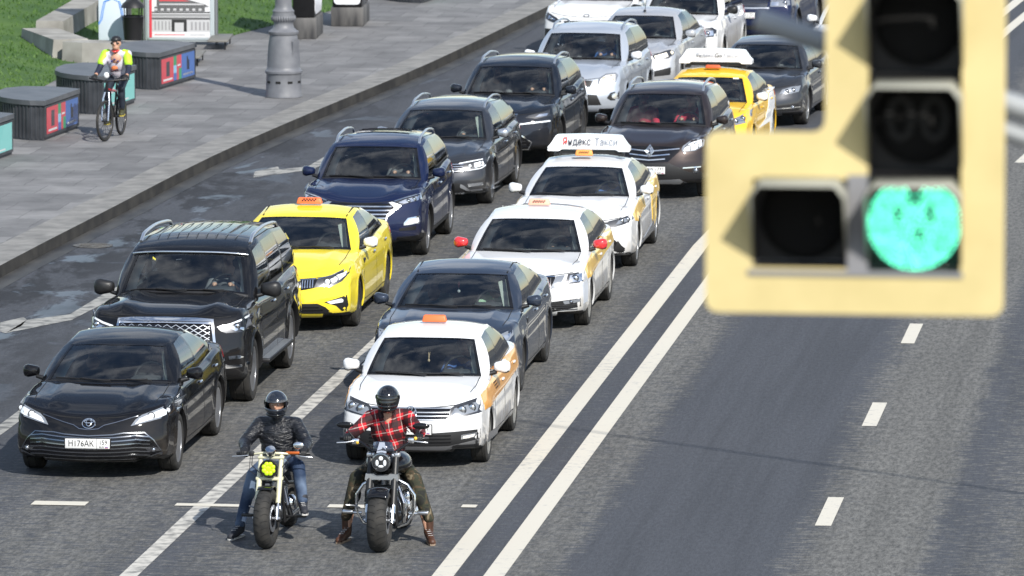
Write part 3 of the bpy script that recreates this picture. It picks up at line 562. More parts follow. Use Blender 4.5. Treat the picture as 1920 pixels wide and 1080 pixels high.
# lamp post
LP = noisy('post_grey', (.13, .135, .15), (.17, .175, .19), 5, .5)
root = empty('lamp_post', (-18.5, 120.45, .155)); tag(root, 'grey cast lamp post with fluted bell-shaped base standing on the pavement', 'lamp post')
b = MB(); b.lathe([(.335, 0), (.335, .03), (.325, .05), (.315, .40), (.32, .42), (.34, .44), (.34, .475), (.31, .50), (.30, .55), (.292, .75), (.275, .95), (.255, 1.08), (.25, 1.12), (.275, 1.15), (.275, 1.19), (.23, 1.22), (.19, 1.26), (.175, 1.32), (.18, 1.36), (.205, 1.39), (.215, 1.46), (.19, 1.52), (.20, 1.56), (.165, 1.60), (.152, 1.64), (.15, 1.75), (.13, 3.4), (.10, 8.5), (.07, 8.6), (1e-4, 8.6)], 40); b.build('column', LP, root, 40)
b = MB()
for i in range(28):
    a = 2 * math.pi * i / 28; b.ell((.205 * math.cos(a), .205 * math.sin(a), 1.43), (.022, .022, .05), 8, 6)
b.build('beaded_collar', LP, root, 60)
b = MB()
for i in (-60, -100, -140, -20): a = R(i); M = Matrix.Translation((.318 * math.cos(a), .318 * math.sin(a), .28)) @ Matrix.Rotation(a, 4, 'Z'); b.box(-.004, .006, -.045, .045, -.02, .02, 0, M)
b.build('vent_slot', SEAM, root)
a = R(-32); M = Matrix.Translation((.268 * math.cos(a), .268 * math.sin(a), .82)) @ Matrix.Rotation(a, 4, 'Z') @ Matrix.Rotation(R(5), 4, 'Y') @ Matrix.Rotation(R(90), 4, 'Y')
b = MB(); b.prism([(-.24, -.05), (-.2, -.085), (.2, -.085), (.24, -.05), (.24, .05), (.2, .085), (-.2, .085), (-.24, .05)], -.02, .018, 0, M); b.build('service_door', LP, root, 20)
b = MB(); b.tube([(0, 0, 8.2), (.3, 0, 8.7), (1.4, 0, 8.9)], .045, 8); b.build('arm', LP, root); b = MB(); b.ell((1.6, 0, 8.88), (.35, .14, .08), 16, 8); b.build('lamp_head', LP, root)
# advertising light box with a train picture
root = empty('poster_lightbox', (-22.18, 131.0, .155), R(4)); tag(root, 'tall pale advertising light box showing a white train on a bridge', 'light box')
FRM = pm('lightbox_frame', (.50, .56, .58), .35, .3)
b = MB(); b.box(-.70, .70, -.11, .11, .04, 2.6, 0, None, .06); b.build('case', FRM, root, 40)
b = MB(); b.box(-.72, -.70, -.09, .09, 0, 2.5); b.box(.70, .74, -.10, .10, 0, 2.5); b.build('side_panel', pm('box_side_grey', (.16, .17, .18), .5), root)
GY = [pm('print_grey_%d' % i, (c, c, c * 1.02), .3, 0, .6) for i, c in enumerate((.03, .12, .30, .50, .68))]
b = MB(); M0 = 0
def pr(x0, x1, z0, z1, m, y=-.114, d=0):
    q = lambda z: z if z > 2 or z < .15 else .14 + (z - .14) * .74
    b.box(x0, x1, y - .002 * d, y + .004, q(z0), q(z1), m)
pr(-.60, .60, .14, 2.4, 4); pr(-.60, -.55, .14, 2.4, 5, d=1)
pr(-.55, .60, .30, .62, 3, d=1); pr(-.16, .14, .30, .62, 0, d=2); pr(-.10, .08, .30, .54, 3, d=3)
for i in range(5): pr(-.5 + i * .07, -.47 + i * .07, .34, .58, 2, d=2); pr(.22 + i * .08, .26 + i * .08, .34, .56, 2, d=2)
pr(-.55, .60, .62, .68, 1, d=2); pr(-.55, .60, .70, .78, 2, d=2); pr(-.55, .60, .80, .83, 0, d=2)
for i in range(8): pr(-.5 + i * .125, -.44 + i * .125, .86, .92, 3, d=3)
pr(-.5, .50, .84, .96, 1, d=2)
b.add([(-.45, -.122, .75), (.58, -.122, .75), (.50, -.122, .80), (.10, -.122, .91), (-.45, -.122, .93)], [(0, 1, 2, 3, 4)], 1); b.add([(-.40, -.124, .86), (.20, -.124, .86), (.08, -.124, .885), (-.40, -.124, .89)], [(0, 1, 2, 3)], 5); b.add([(-.40, -.124, .785), (.50, -.124, .785), (.42, -.124, .815), (-.40, -.124, .815)], [(0, 1, 2, 3)], 3)
pr(-.5, .1, .205, .225, 5, d=1); pr(.2, .5, .205, .22, 2, d=1)
b.build('poster', GY + [PR], root, 0)
b = MB(); b.box(-.64, .64, -.120, -.116, .10, .13); b.box(-.64, -.61, -.120, -.116, .1, 2.4); b.box(.61, .64, -.120, -.116, .1, 2.4); b.build('poster_trim', FRM, root)
# pale info pillar and bin
root = empty('info_pillar', (-23.28, 129.6, .155), R(3)); tag(root, 'pale blue-white information pillar beside the advertising light box', 'info pillar')
b = MB(); b.box(-.27, .27, -.08, .08, 0, 2.6, 0, None, .01); b.build('panel', pm('pillar_pale', (.60, .68, .74), .35), root); b = MB(); b.box(.272, .36, -.07, .07, 0, 2.6); b.build('edge_strip', pm('pillar_edge', (.05, .055, .06), .4), root)
b = MB()
for s in (-1, 1):
    for k in (0, .03): b.tube([(s * (.02 + k), -.086, 1.0), (s * (.13 + k), -.086, .95), (s * (.17 + k), -.086, .78), (s * (.20 + k), -.086, .60), (s * .265, -.086, .50 + k)], .008, 5)
b.build('blue_route_line', pm('line_blue', (.05, .25, .70), .4), root, 40)
root = empty('litter_bin', (-22.78, 129.05, .155)); tag(root, 'black cast urn bin with a domed cap before the pale pillar', 'bin')
b = MB(); b.lathe([(.10, 0), (.17, .02), (.15, .10), (.17, .2), (.21, .68), (.225, .70), (.205, .72), (.19, .70), (1e-4, .66)], 24); b.build('urn', BLK, root, 40)
b = MB(); b.lathe([(.24, .88), (.20, .96), (.10, 1.04), (.03, 1.07), (.025, 1.12), (1e-4, 1.13)], 24)
for i in range(4): a = R(45 + 90 * i); b.tube([(.2 * math.cos(a), .2 * math.sin(a), .68), (.21 * math.cos(a), .21 * math.sin(a), .90)], .012, 6)
b.build('cap', BLK, root, 40)
# stone walls
STN = noisy('wall_stone', (.20, .19, .17), (.36, .35, .32), 2.2, .85, .3, .7, 9, .3)
def wall(name, pl, th, h, label, z=.15, taper=0):
    V = []; F = []; n = len(pl)
    for i, (x, y) in enumerate(pl):
        a = Vector(pl[max(0, i - 1)]); c = Vector(pl[min(n - 1, i + 1)]); t = (c - a).normalized(); nn = Vector((-t.y, t.x)) * th / 2; hh = h + taper * i
        V += [(x + nn.x, y + nn.y, z), (x - nn.x, y - nn.y, z), (x - nn.x * .9, y - nn.y * .9, z + hh), (x + nn.x * .9, y + nn.y * .9, z + hh)]
    for i in range(n - 1):
        for j in range(4): F.append((4 * i + j, 4 * i + (j + 1) % 4, 4 * i + 4 + (j + 1) % 4, 4 * i + 4 + j))
    F += [(3, 2, 1, 0), (4 * n - 4, 4 * n - 3, 4 * n - 2, 4 * n - 1)]
    b = MB(); b.add(V, F); o = b.build(name, STN, None, 20); tag(o, label, 'wall'); return o
wall('stone_wall', [(-22.2, 126.9), (-23.3, 126.95), (-23.62, 127.1)], .7, .40, 'low rough stone wall end beside the dark grey boxes')
wall('stone_wall', [(-23.66, 127.15), (-24.3, 128.6), (-24.75, 129.6)], .75, .42, 'long stone wall block running back into the grass')
wall('retaining_wall', [(-24.55, 129.7), (-24.45, 134), (-24.2, 141)], .6, .55, 'smooth grey retaining wall sloping back behind the pale pillar', .15, .16)
# benches, advertising stands farther on
for i, (x, y, lab) in enumerate([(-21.25, 129.9, 'low grey bench just right of the light box'), (-21.2, 126.3, 'low grey bench in front of the light box')]):
    root = empty('bench', (x, y, .155), R(5)); tag(root, lab, 'bench', 'low grey benches')
    b = MB(); b.box(-.2, .2, -.1, 1.4, .15, .19, 0, None, .01); b.build('seat', pm('bench_slab', (.16, .155, .14), .6), root); 
    for yy in (0, 1.3): b = MB(); b.tube([(.14, yy, 0), (.14, yy, .15)], .015, 6); b.build('leg', BLK, root)
def ad_stand(pos, w_, d_, rz, label, panel_side, hb=.42):
    root = empty('poster_stand', (pos[0], pos[1], .155), R(rz)); tag(root, label, 'poster stand', 'poster stands on stone bases')
    b = MB(); b.box(-w_ / 2, w_ / 2, -d_ / 2, d_ / 2, 0, hb, 0, None, .01); b.build('stone_base', noisy('base_stone', (.03, .03, .032), (.13, .125, .12), 4, .6, stretch=(1, 1, .2)), root)
    b = MB(); b.box(-w_ / 2 + .03, w_ / 2 - .03, -d_ / 2 + .03, d_ / 2 - .03, hb, 2.5, 0, None, .03); b.build('case', GBL, root)
    b = MB(); cs = []
    def rr(u0, u1, z0, z1, rad=.12):
        P = []
        for cx, cz, a0 in ((u1 - rad, z0 + rad, -90), (u1 - rad, z1 - rad, 0), (u0 + rad, z1 - rad, 90), (u0 + rad, z0 + rad, 180)):
            for k in range(5): a = R(a0 + k * 22.5); P.append((cx + rad * math.cos(a), cz + rad * math.sin(a)))
        return P
    if panel_side == 'x':
        P = rr(-d_ / 2 + .08, d_ / 2 - .08, hb + .06, 2.4); X0 = w_ / 2 - .03; n = len(P); b.add([(X0 - .01, u, z) for u, z in P] + [(X0 + .012, u, z) for u, z in P], [tuple(range(n))[::-1], tuple(range(n, 2 * n))] + [(i, (i + 1) % n, n + (i + 1) % n, n + i) for i in range(n)])
    else:
        P = rr(-w_ / 2 + .06, w_ / 2 - .06, hb + .06, 2.4, .08); Y0 = -d_ / 2 + .03; n = len(P); b.add([(u, Y0 + .01, z) for u, z in P] + [(u, Y0 - .012, z) for u, z in P], [tuple(range(n))[::-1], tuple(range(n, 2 * n))] + [(i, (i + 1) % n, n + (i + 1) % n, n + i) for i in range(n)])
    b.build('white_panel', pm('panel_white', (.72, .73, .76), .3), root, 30)
ad_stand((-19.98, 133.2), .50, 1.5, 3, 'black poster stand with white rounded panel, just right of the lamp post', 'x')
ad_stand((-19.55, 136.3), .66, 1.5, 3, 'black poster stand with white panel facing the camera, behind the first stand', 'y', .38)
root = utility_box((-18.75, 141.5), -6, 'white', 'farthest grey ribbed box at the top edge of the picture')
# overhead cable whose thin shadow crosses the right lanes
kt = 1 / math.tan(R(SUN_EL)); P = [(x + .543 * kt * h, y - .842 * kt * h, h) for x, y, h in [(-12.5, 83.4, 17.5), (-8.5, 80.2, 14.4), (-5.9, 78.16, 12.5), (-3.18, 76.0, 10.6), (0, 73.5, 8.8), (6, 68.8, 7), (14, 62.5, 7.4)]]
b = MB(); b.tube(P, .03, 6); o = b.build('overhead_cable', BLK, None); tag(o, 'thin overhead cable that throws a narrow shadow on the right lanes', 'cable')
# ------------------------------------------------------------- car bodies
def body_grid(S):
    Lc, W, r, fo, wb = S['L'], S['W'], S['r'], S['fo'], S['wb']; hw = W / 2
    c, cr = S.get('c', .26), S.get('cr', .2); HB = .8; rad = .07
    AR = r + S.get('gap', .045); arches = [fo, fo + wb]; sill = S.get('sill', .2)
    y0 = S['wsb'] + S.get('cA', .2) + .03; y1 = S['rwb'] - .18
    tops = S['top']; crown = S.get('crown', .05); rise = S.get('rise', .1)
    fx = [0, .1, .2, .3, .4, .5, .6, .62, .63, .70, .78, .82, .83, .87, .91, .935, .955, .975, .99, 1]
    xs = [-a * hw for a in fx[:0:-1]] + [a * hw for a in fx]
    zs = [0, .04, .08, .14, .2, .27, .34, .41, .48, .55, .62, .69, .76, .82, .87, .91, .935, .96, .98, 1]
    ys = {0, .012, .03, .05, .075, .11, .16, .22, .3, .38, Lc, Lc - .012, Lc - .03, Lc - .05, Lc - .075, Lc - .12, Lc - .2, Lc - .3, y0, y0 + .006, y1, y1 - .006}
    for yc in arches:
        for i in range(15): ys.add(round(yc - AR * math.cos(math.pi * i / 14), 4))
        ys.add(round(yc - AR - .006, 4)); ys.add(round(yc + AR + .006, 4))
    y = .45
    while y < Lc - .3:
        if all(abs(y - q) > .05 for q in ys): ys.add(round(y, 4))
        y += .11
    ys = sorted(ys); ys = [a for i, a in enumerate(ys) if i == 0 or a - ys[i - 1] > .003]
    nx, ny, nz = len(xs) - 1, len(ys) - 1, len(zs) - 1
    fpz = S.get('fp', [(0, .09), (.12, .02), (.3, 0), (.5, .01), (.7, .05), (.85, .09), (1, .15)])
    rpz = S.get('rp', [(0, .1), (.15, .02), (.35, 0), (.6, .03), (1, .10)])
    wz = [(0, .955), (.12, .985), (.3, 1), (.5, 1.0), (.65, .992), (.72, 1.0), (.85, .975), (1, .945)]
    def zt(x, Y):
        f = min(abs(x) / hw, 1.0); z = interp(tops, Y) - crown * f ** 3 * sm(-.2, .9, Y)
        z += rise * f ** 2.2 * (1 - sm(.05, 1.0, Y))
        for a, b, s_ in S.get('ridge', []): z += a * math.exp(-((f - b) / s_) ** 2) * sm(.0, .25, Y) * (1 - sm(S['wsb'] - .05, S['wsb'] + .12, Y))
        return z
    def arch(Y):
        z = sill + .05 * (1 - sm(0, .3, Y)) + .06 * sm(Lc - .5, Lc, Y)
        for yc in arches:
            d = abs(Y - yc)
            if d <= AR + 1e-4: z = max(z, r + math.sqrt(max(0, AR * AR - d * d)))
        return z
    def pos(ix, iy, iz):
        X, Y, Z = xs[ix], ys[iy], zs[iz] * HB
        lo = Vector((-hw + rad, rad, rad * .6)); hi = Vector((hw - rad, Lc - rad, HB - rad * .75))
        inn = Vector((max(lo.x, min(hi.x, X)), max(lo.y, min(hi.y, Y)), max(lo.z, min(hi.z, Z)))); d = Vector((X, Y, Z)) - inn
        sc = Vector((d.x / rad, d.y / rad, d.z / (rad * .75 if d.z > 0 else rad * .6)))
        if sc.length > 1e-6:
            mxn = max(abs(sc.x), abs(sc.y), abs(sc.z)); k = mxn / sc.length
            q = inn + d * k
        else: q = Vector((X, Y, Z))
        x, yy, t = q.x, q.y, q.z / HB; f = min(abs(x) / hw, 1)
        top = zt(x, yy); a = arch(yy) if f > .625 else sill - .01
        if iz == 0 and 0 < ix < nx and f <= .625: a = sill
        bot = a; z = bot + (top - bot) * t
        if iz == nz and y0 + .003 < ys[iy] < y1 - .003 and abs(xs[ix]) / hw < .825: z = .62
        zf = (z - sill) / max(.1, top - sill); xx = x * interp(wz, zf)
        xx *= 1 - S.get('taper', .045) * (1 - sm(-.1, .75, yy)) - .06 * sm(Lc - .9, Lc + .1, yy)
        if f > .8:   # wheel-arch lips
            for yc in arches:
                dd = math.hypot(yy - yc, z - r); xx += math.copysign(S.get('flare', .014) * math.exp(-((dd - AR) / .06) ** 2), x) * (f - .8) / .2
        kf = 1 - sm(0, .95, yy); kr = 1 - sm(0, .9, Lc - yy)
        yo = yy + kf * (c * f ** 2.6 + interp(fpz, zf)) - kr * (cr * f ** 2.6 + interp(rpz, zf))
        return Vector((xx, yo, z))
    idx = {}; V = []; F = []; M = []
    def vid(i, j, k):
        q = (i, j, k)
        if q not in idx: idx[q] = len(V); V.append(pos(i, j, k))
        return idx[q]
    def quad(a, b, c_, d, m): F.append((vid(*a), vid(*b), vid(*c_), vid(*d))); M.append(m)
    clad = S.get('clad', 0)
    for i in range(nx):
        for k in range(nz):
            quad((i, 0, k), (i + 1, 0, k), (i + 1, 0, k + 1), (i, 0, k + 1), 1 if k < S.get('fclad', 1) else 0)
            quad((i + 1, ny, k), (i, ny, k), (i, ny, k + 1), (i + 1, ny, k + 1), 1 if k < 3 else 0)
    for i in range(nx):
        for j in range(ny):
            quad((i, j + 1, 0), (i + 1, j + 1, 0), (i + 1, j, 0), (i, j, 0), 1)
            ym = (ys[j] + ys[j + 1]) / 2; xm = abs(xs[i] + xs[i + 1]) / 2 / hw
            tub = y0 - .001 < ym < y1 + .001 and xm < .83
            quad((i, j, nz), (i + 1, j, nz), (i + 1, j + 1, nz), (i, j + 1, nz), 1 if tub else 0)
    for j in range(ny):
        ym = (ys[j] + ys[j + 1]) / 2; near = any(abs(ym - yc) < AR + .01 for yc in arches)
        for k in range(nz):
            m = 1 if ((near and k < clad) or (not near and k < clad * 1.0 + (1 if clad else 0)) or (k < 1 and not near)) else 0
            quad((nx, j, k), (nx, j + 1, k), (nx, j + 1, k + 1), (nx, j, k + 1), m); quad((0, j + 1, k), (0, j, k), (0, j, k + 1), (0, j + 1, k + 1), m)
    S['_zt'] = zt
    return V, F, M

def cabin(S, root, MP):
    W = S['W']; hw = W / 2; zt = S['_zt']; wsb, wst, rwt, rwb = S['wsb'], S['wst'], S['rwt'], S['rwb']
    cA = S.get('cA', .2); xA = S.get('xA', .855) * hw; xs_ = S.get('xS', .895) * hw; rw = S['rw']; H = S['H']
    roof = S['roof']          # centre-line heights (y, z)
    fr = [0, .2, .4, .6, .8, .945, 1]; drop = S.get('edge', .055)
    rwr = S.get('rwr', rw * .97)
    def rtop(f, yb, xt, bulge):
        y = yb + bulge * f * f; return Vector((f * xt, y, interp(roof, y) - drop * f ** 2.4))
    cols = []
    for f in fr:
        y = wsb + cA * f * f; cols.append([Vector((f * xA, y, zt(f * xA, y) - .012)), rtop(f, wst, rw * .97, .10), 'ws'])
    cols[5][2] = 'A'
    a0 = wsb + cA; t0 = wst + .10
    dl = S['dlo']             # list of (y bottom, y top, kind of face that follows)
    cols[6][2] = 'A'
    for yb, yt, kd in dl:
        u = (yt - t0) / (rwt - t0); xt = rw + (rwr - rw) * u; z = interp(roof, yt) - drop
        cols.append([Vector((xs_ * (1 - .03 * sm(3.2, 4.6, yb)), yb, zt(xs_, yb) - .012)), Vector((xt, yt, z)), kd])
    nside = len(dl)
    rear = []
    xr = S.get('xR', .8) * hw
    for f in fr[::-1]:
        y = rwb - .12 * f * f; rear.append([Vector((f * xr, y, zt(f * xr, min(y, S['L'] - .02)) - .012)), rtop(f, rwt, rwr, -.06), 'rw' if 0 < f <= .95 else 'C'])
    cols += rear
    rows = [0, .045, .08, .25, .45, .65, .82, .925, 1]
    nc = len(cols); half = []
    for b, t, kd in cols:
        line = []
        cen = Vector((0, (wst + rwt) / 2, 0))
        for h in rows:
            p = b.lerp(t, h); o = Vector((p.x, (p.y - cen.y) * .35, 0)); o = o.normalized() if o.length else o
            side = abs(b.x) > xA * .99 and b.y > a0
            bl = .05 if side else .045
            p = p + Vector((math.copysign(1, p.x) if side else 0, 0 if side else (-.6 if p.y < 2.4 else .6), .55 if not side else .15)) * bl * 4 * h * (1 - h)
            line.append(p)
        half.append(line)
    V = []; id_ = {}
    def vid(s, i, j):
        if i in (0, nc - 1): s = 1
        k = (s, i, j)
        if k not in id_:
            p = half[i][j]; id_[k] = len(V); V.append(Vector((p.x * s, p.y, p.z)))
        return id_[k]
    F = []; M = []; panes = {}
    nr = len(rows)
    for s in (1, -1):
        for i in range(nc - 1):
            kd = cols[i][2]
            for j in range(nr - 1):
                q = (vid(s, i, j), vid(s, i + 1, j), vid(s, i + 1, j + 1), vid(s, i, j + 1))
                if s < 0: q = q[::-1]
                lo, hi_ = j == 0, j >= nr - 2
                if kd == 'ws':
                    if lo: F.append(q); M.append(1)
                    elif hi_: F.append(q); M.append(0)
                    elif j == 1 or j == nr - 3 and False: panes.setdefault('windscreen', []).append((q, 1))
                    else: panes.setdefault('windscreen', []).append((q, 0))
                elif kd in ('g1', 'g2', 'g3'):
                    if j <= 0: F.append(q); M.append(2)
                    elif hi_: F.append(q); M.append(0 if j == nr - 1 or not S.get('chr') else 0)
                    else: panes.setdefault((kd, s), []).append((q, 0))
                elif kd == 'rw':
                    if 2 <= j < nr - 2: panes.setdefault('rear_window', []).append((q, 0))
                    else: F.append(q); M.append(0)
                elif kd == 'B': F.append(q); M.append(3 if 0 < j < nr - 2 else (2 if j == 0 else 0))
                else: F.append(q); M.append(0 if not (kd == 'A' and i == 5 and 0 < j < nr - 2 and S.get('ablk')) else 1)
    # roof cap
    sidei = [6] + list(range(7, 7 + nside)) + [7 + nside]
    grid = []
    for a, ci in enumerate(sidei):
        u = a / (len(sidei) - 1); e = half[ci][nr - 1]; row = []
        for jf, f in enumerate(fr):
            if a == 0: row.append(('c', jf)); continue
            if a == len(sidei) - 1: row.append(('c', nc - 1 - jf)); continue
            if jf == len(fr) - 1: row.append(('c', ci)); continue
            t = (e.y - t0) / (rwt - .06 - t0); yy = e.y - (1 - f * f) * (.10 * (1 - t) - .06 * t); xt = e.x
            row.append(('p', (f * xt, yy, interp(roof, yy) - drop * f ** 2.4), a, jf))
        grid.append(row)
    pid = {}
    def rid(s, c_):
        if c_[0] == 'c': return vid(s, c_[1], nr - 1)
        ss = 1 if c_[3] == 0 else s
        k = (ss, c_[2], c_[3])
        if k not in pid: p = c_[1]; pid[k] = len(V); V.append(Vector((p[0] * ss, p[1], p[2])))
        return pid[k]
    for s in (1, -1):
        for a in range(len(grid) - 1):
            for j in range(len(fr) - 1):
                q = (rid(s, grid[a][j]), rid(s, grid[a + 1][j]), rid(s, grid[a + 1][j + 1]), rid(s, grid[a][j + 1]))
                if s > 0: q = q[::-1]
                if len(set(q)) > 2: F.append(tuple(dict.fromkeys(q))); M.append(0)
    mats = [MP, BLK, CHR if S.get('chr') else BLK, GBL]
    b = MB(); b.v = V; b.f = F; b.m = M; ro = b.build('roof', mats, root, 50)
    for k, fs in panes.items():
        vv, ff = prune(V, [q for q, _ in fs]); pb = MB(); pb.add(vv, ff, 0); pb.m = [m for _, m in fs]
        nm = k if isinstance(k, str) else 'side_window'
        g = WSG if k == 'windscreen' else (SDG if isinstance(k, tuple) and k[0] == 'g1' else S.get('rg', DKG))
        pb.build(nm, [g, GBL], root, 60)
    S['_half'] = half; S['_cols'] = cols; S['_rows'] = rows
    return ro, V, F

WHEELS = {}
def wheel_parts(r, wd, rim, spokes, rr):
    k = (r, wd, rim.name, spokes, rr)
    if k in WHEELS: return WHEELS[k]
    RX = Matrix.Rotation(R(90), 4, 'Y'); h = wd / 2; t = MB()
    prof = [(rr, -h * .82), (rr + .02, -h * .95), (r - .06, -h * 1.0), (r - .02, -h * .95), (r - .004, -h * .8), (r, -h * .45), (r - .006, -h * .4), (r - .006, -h * .36), (r, -h * .32), (r, h * .32), (r - .006, h * .36), (r - .006, h * .4), (r, h * .45), (r - .004, h * .8), (r - .02, h * .95), (r - .06, h), (rr + .02, h * .95), (rr, h * .82)]
    t.lathe(prof, 36, 0, RX, closed=True)
    m = MB()
    m.lathe([(rr, h * .84), (rr + .008, h * .9), (rr - .012, h * .86), (rr - .02, h * .3), (rr - .03, -h * .7)], 36, 0, RX)
    m.lathe([(1e-4, h * .1), (rr - .02, h * .1), (rr - .02, h * .02), (1e-4, h * .02)], 24, 1, RX)
    m.lathe([(1e-4, h * .70), (.03, h * .70), (.045, h * .62), (.05, h * .2)], 16, 0, RX)
    m.lathe([(.075, h * .5), (.17, h * .12), (.05, h * .1)], 20, 1, RX)
    for i in range(spokes):
        M = Matrix.Rotation(2 * math.pi * i / spokes, 4, 'X')
        for dy in ((-.35, .35) if spokes <= 6 else (0,)):
            a = .02 if spokes <= 6 else .016
            o = dy * .09
            m.add([(h * .66, -a + o * .6, .03), (h * .66, a + o * .6, .03), (h * .80, a * .8 + o * 1.6, rr - .012), (h * .80, -a * .8 + o * 1.6, rr - .012), (h * .35, -a * 1.3 + o * .6, .03), (h * .35, a * 1.3 + o * .6, .03), (h * .5, a + o * 1.6, rr - .012), (h * .5, -a + o * 1.6, rr - .012)],
                  [(0, 1, 2, 3), (7, 6, 5, 4), (0, 4, 5, 1), (1, 5, 6, 2), (2, 6, 7, 3), (3, 7, 4, 0)], 0, M)
    a = t.build('tyre', RUB, None, 40); b = m.build('rim', [rim, BLK], None, 40)
    ma, mb_ = a.data, b.data; bpy.data.objects.remove(a); bpy.data.objects.remove(b); WHEELS[k] = (ma, mb_); return WHEELS[k]
def add_wheels(root, S):
    r = S['r']; wd = S.get('tw', .225); rr = S.get('rr', r - .115)
    ma, mb_ = wheel_parts(r, wd, S.get('rim', ALU), S.get('spk', 10), rr)
    for sx in (1, -1):
        for iy, y in enumerate((S['fo'], S['fo'] + S['wb'])):
            e = empty('wheel', (sx * (S['W'] / 2 - .015 - wd / 2), y, r), 0, root)
            e.rotation_euler = (.3 * iy + .2, 0, (0 if sx > 0 else math.pi) + (S.get('steer', 0) if iy == 0 else 0))
            for nm, d in (('tyre', ma), ('rim', mb_)):
                o = bpy.data.objects.new(nm, d); COL.objects.link(o); o.parent = e
def number_plate(root, sk, z, txt, reg, dx=0):
    h, _ = sk.front(0, z); y = min(h.y, sk.front(.24, z)[0].y, sk.front(0, z - .05)[0].y, sk.front(0, z + .05)[0].y) - .02
    b = MB(); b.box(dx - .27, dx + .27, y - .002, y + .03, z - .064, z + .064, 0, None, .004); b.box(dx - .26, dx + .26, y - .006, y, z - .056, z + .056, 1, None, .002)
    b.box(dx + .108, dx + .112, y - .008, y - .004, z - .056, z + .056, 2); p = b.build('licence_plate', [BLK, WHT, INK], root, 30)
    if txt: lettering(txt, .098, Matrix.Translation((dx - .075, y - .0075, z - .001)) @ FRONT, INK, p, .0012, sx=.86)
    if reg: lettering(reg, .075, Matrix.Translation((dx + .184, y - .0075, z + .014)) @ FRONT, INK, p, .0012, sx=.9); lettering('RUS', .03, Matrix.Translation((dx + .165, y - .0075, z - .04)) @ FRONT, INK, p, .0008)
    f = MB(); f.box(dx + .205, dx + .24, y - .0075, y - .004, z - .05, z - .043, 0); f.box(dx + .205, dx + .24, y - .0075, y - .004, z - .043, z - .036, 1); f.box(dx + .205, dx + .24, y - .0075, y - .004, z - .036, z - .029, 2)
    f.build('flag_mark', [pm('flag_red', (.5, .03, .03)), pm('flag_blue', (.03, .08, .4)), WHT], p)
def add_mirror(root, S, mat, col2=BLK, big=1):
    zt = S['_zt']; hw = S['W'] / 2; y = S['wsb'] + S.get('cA', .2) + .22; z = S.get('mz', zt(hw * .9, y) + .09)
    for sx in (1, -1):
        vs, fs = [], []
        b = MB(); w, h, d = .10 * big, .078 * big, .075; cx = hw + .05 + .04 * (big - 1)
        n = 14; rings = [(-d, .05), (-d * .97, .5), (-d * .75, .8), (-d * .3, .97), (d * .2, 1), (d * .55, .95), (d * .6, .84)]
        for q, (yy, s_) in enumerate(rings):
            for k in range(n):
                a = 2 * math.pi * k / n; cx_, sz = math.cos(a), math.sin(a); e = .62
                X = math.copysign(abs(cx_) ** e, cx_) * w * s_; Z = math.copysign(abs(sz) ** e, sz) * h * s_
                if X < 0: Z *= .8
                vs.append((sx * (cx + X), y + yy + .012 * abs(X) / w * (1 if yy < 0 else 0), z + Z))
        for q in range(len(rings) - 1):
            for k in range(n): fs.append((q * n + k, q * n + (k + 1) % n, (q + 1) * n + (k + 1) % n, (q + 1) * n + k))
        fs.append(tuple(range(n))); fs.append(tuple(range((len(rings) - 1) * n, len(rings) * n)))
        b.add(vs, fs, 0)
        b.m = [1 if sum(b.v[i].z for i in f) / len(f) < z - h * .62 else m for f, m in zip(b.f, b.m)]; b.m[-1] = 2
        x1 = hw * .9; b.tube([(sx * (x1 - .02), y - .02, z - .085), (sx * (cx - w * .6), y - .01, z - .06)], [.032, .022], 8, 1)
        b.build('mirror', [mat, col2, CHR], root, 45)
def taxi_light(root, x, y, z, mat, checks=True, w=.30, h=.085, d=.11):
    b = MB(); n = 0
    v = [(-w / 2, -d / 2, 0), (w / 2, -d / 2, 0), (w / 2, d / 2, 0), (-w / 2, d / 2, 0), (-w * .43, -d * .3, h), (w * .43, -d * .3, h), (w * .43, d * .3, h), (-w * .43, d * .3, h)]
    bm = bmesh.new(); vv = [bm.verts.new((a + x, b_ + y, c + z)) for a, b_, c in v]
    for f in [(3, 2, 1, 0), (4, 5, 6, 7), (0, 1, 5, 4), (1, 2, 6, 5), (2, 3, 7, 6), (3, 0, 4, 7)]: bm.faces.new([vv[i] for i in f])
    bmesh.ops.bevel(bm, geom=list(bm.edges), offset=.018, segments=3, affect='EDGES', profile=.5); bm.verts.ensure_lookup_table()
    b.add([q.co.copy() for q in bm.verts], [[q.index for q in f.verts] for f in bm.faces]); bm.free()
    o = b.build('taxi_light', mat, root, 40)
    if checks:
        c = MB(); s_ = w * .055
        for r_ in range(2):
            for i in range(5):
                cx = x - w * .28 + (2 * i + r_) * s_ * 1.02; cz = z + h * .42 + r_ * s_
                yy = y - d / 2 + (d * .2) * ((cz - z) / h) - .004
                c.box(cx, cx + s_, yy, yy + .006, cz, cz + s_)
        c.build('check_marks', CHK, o)
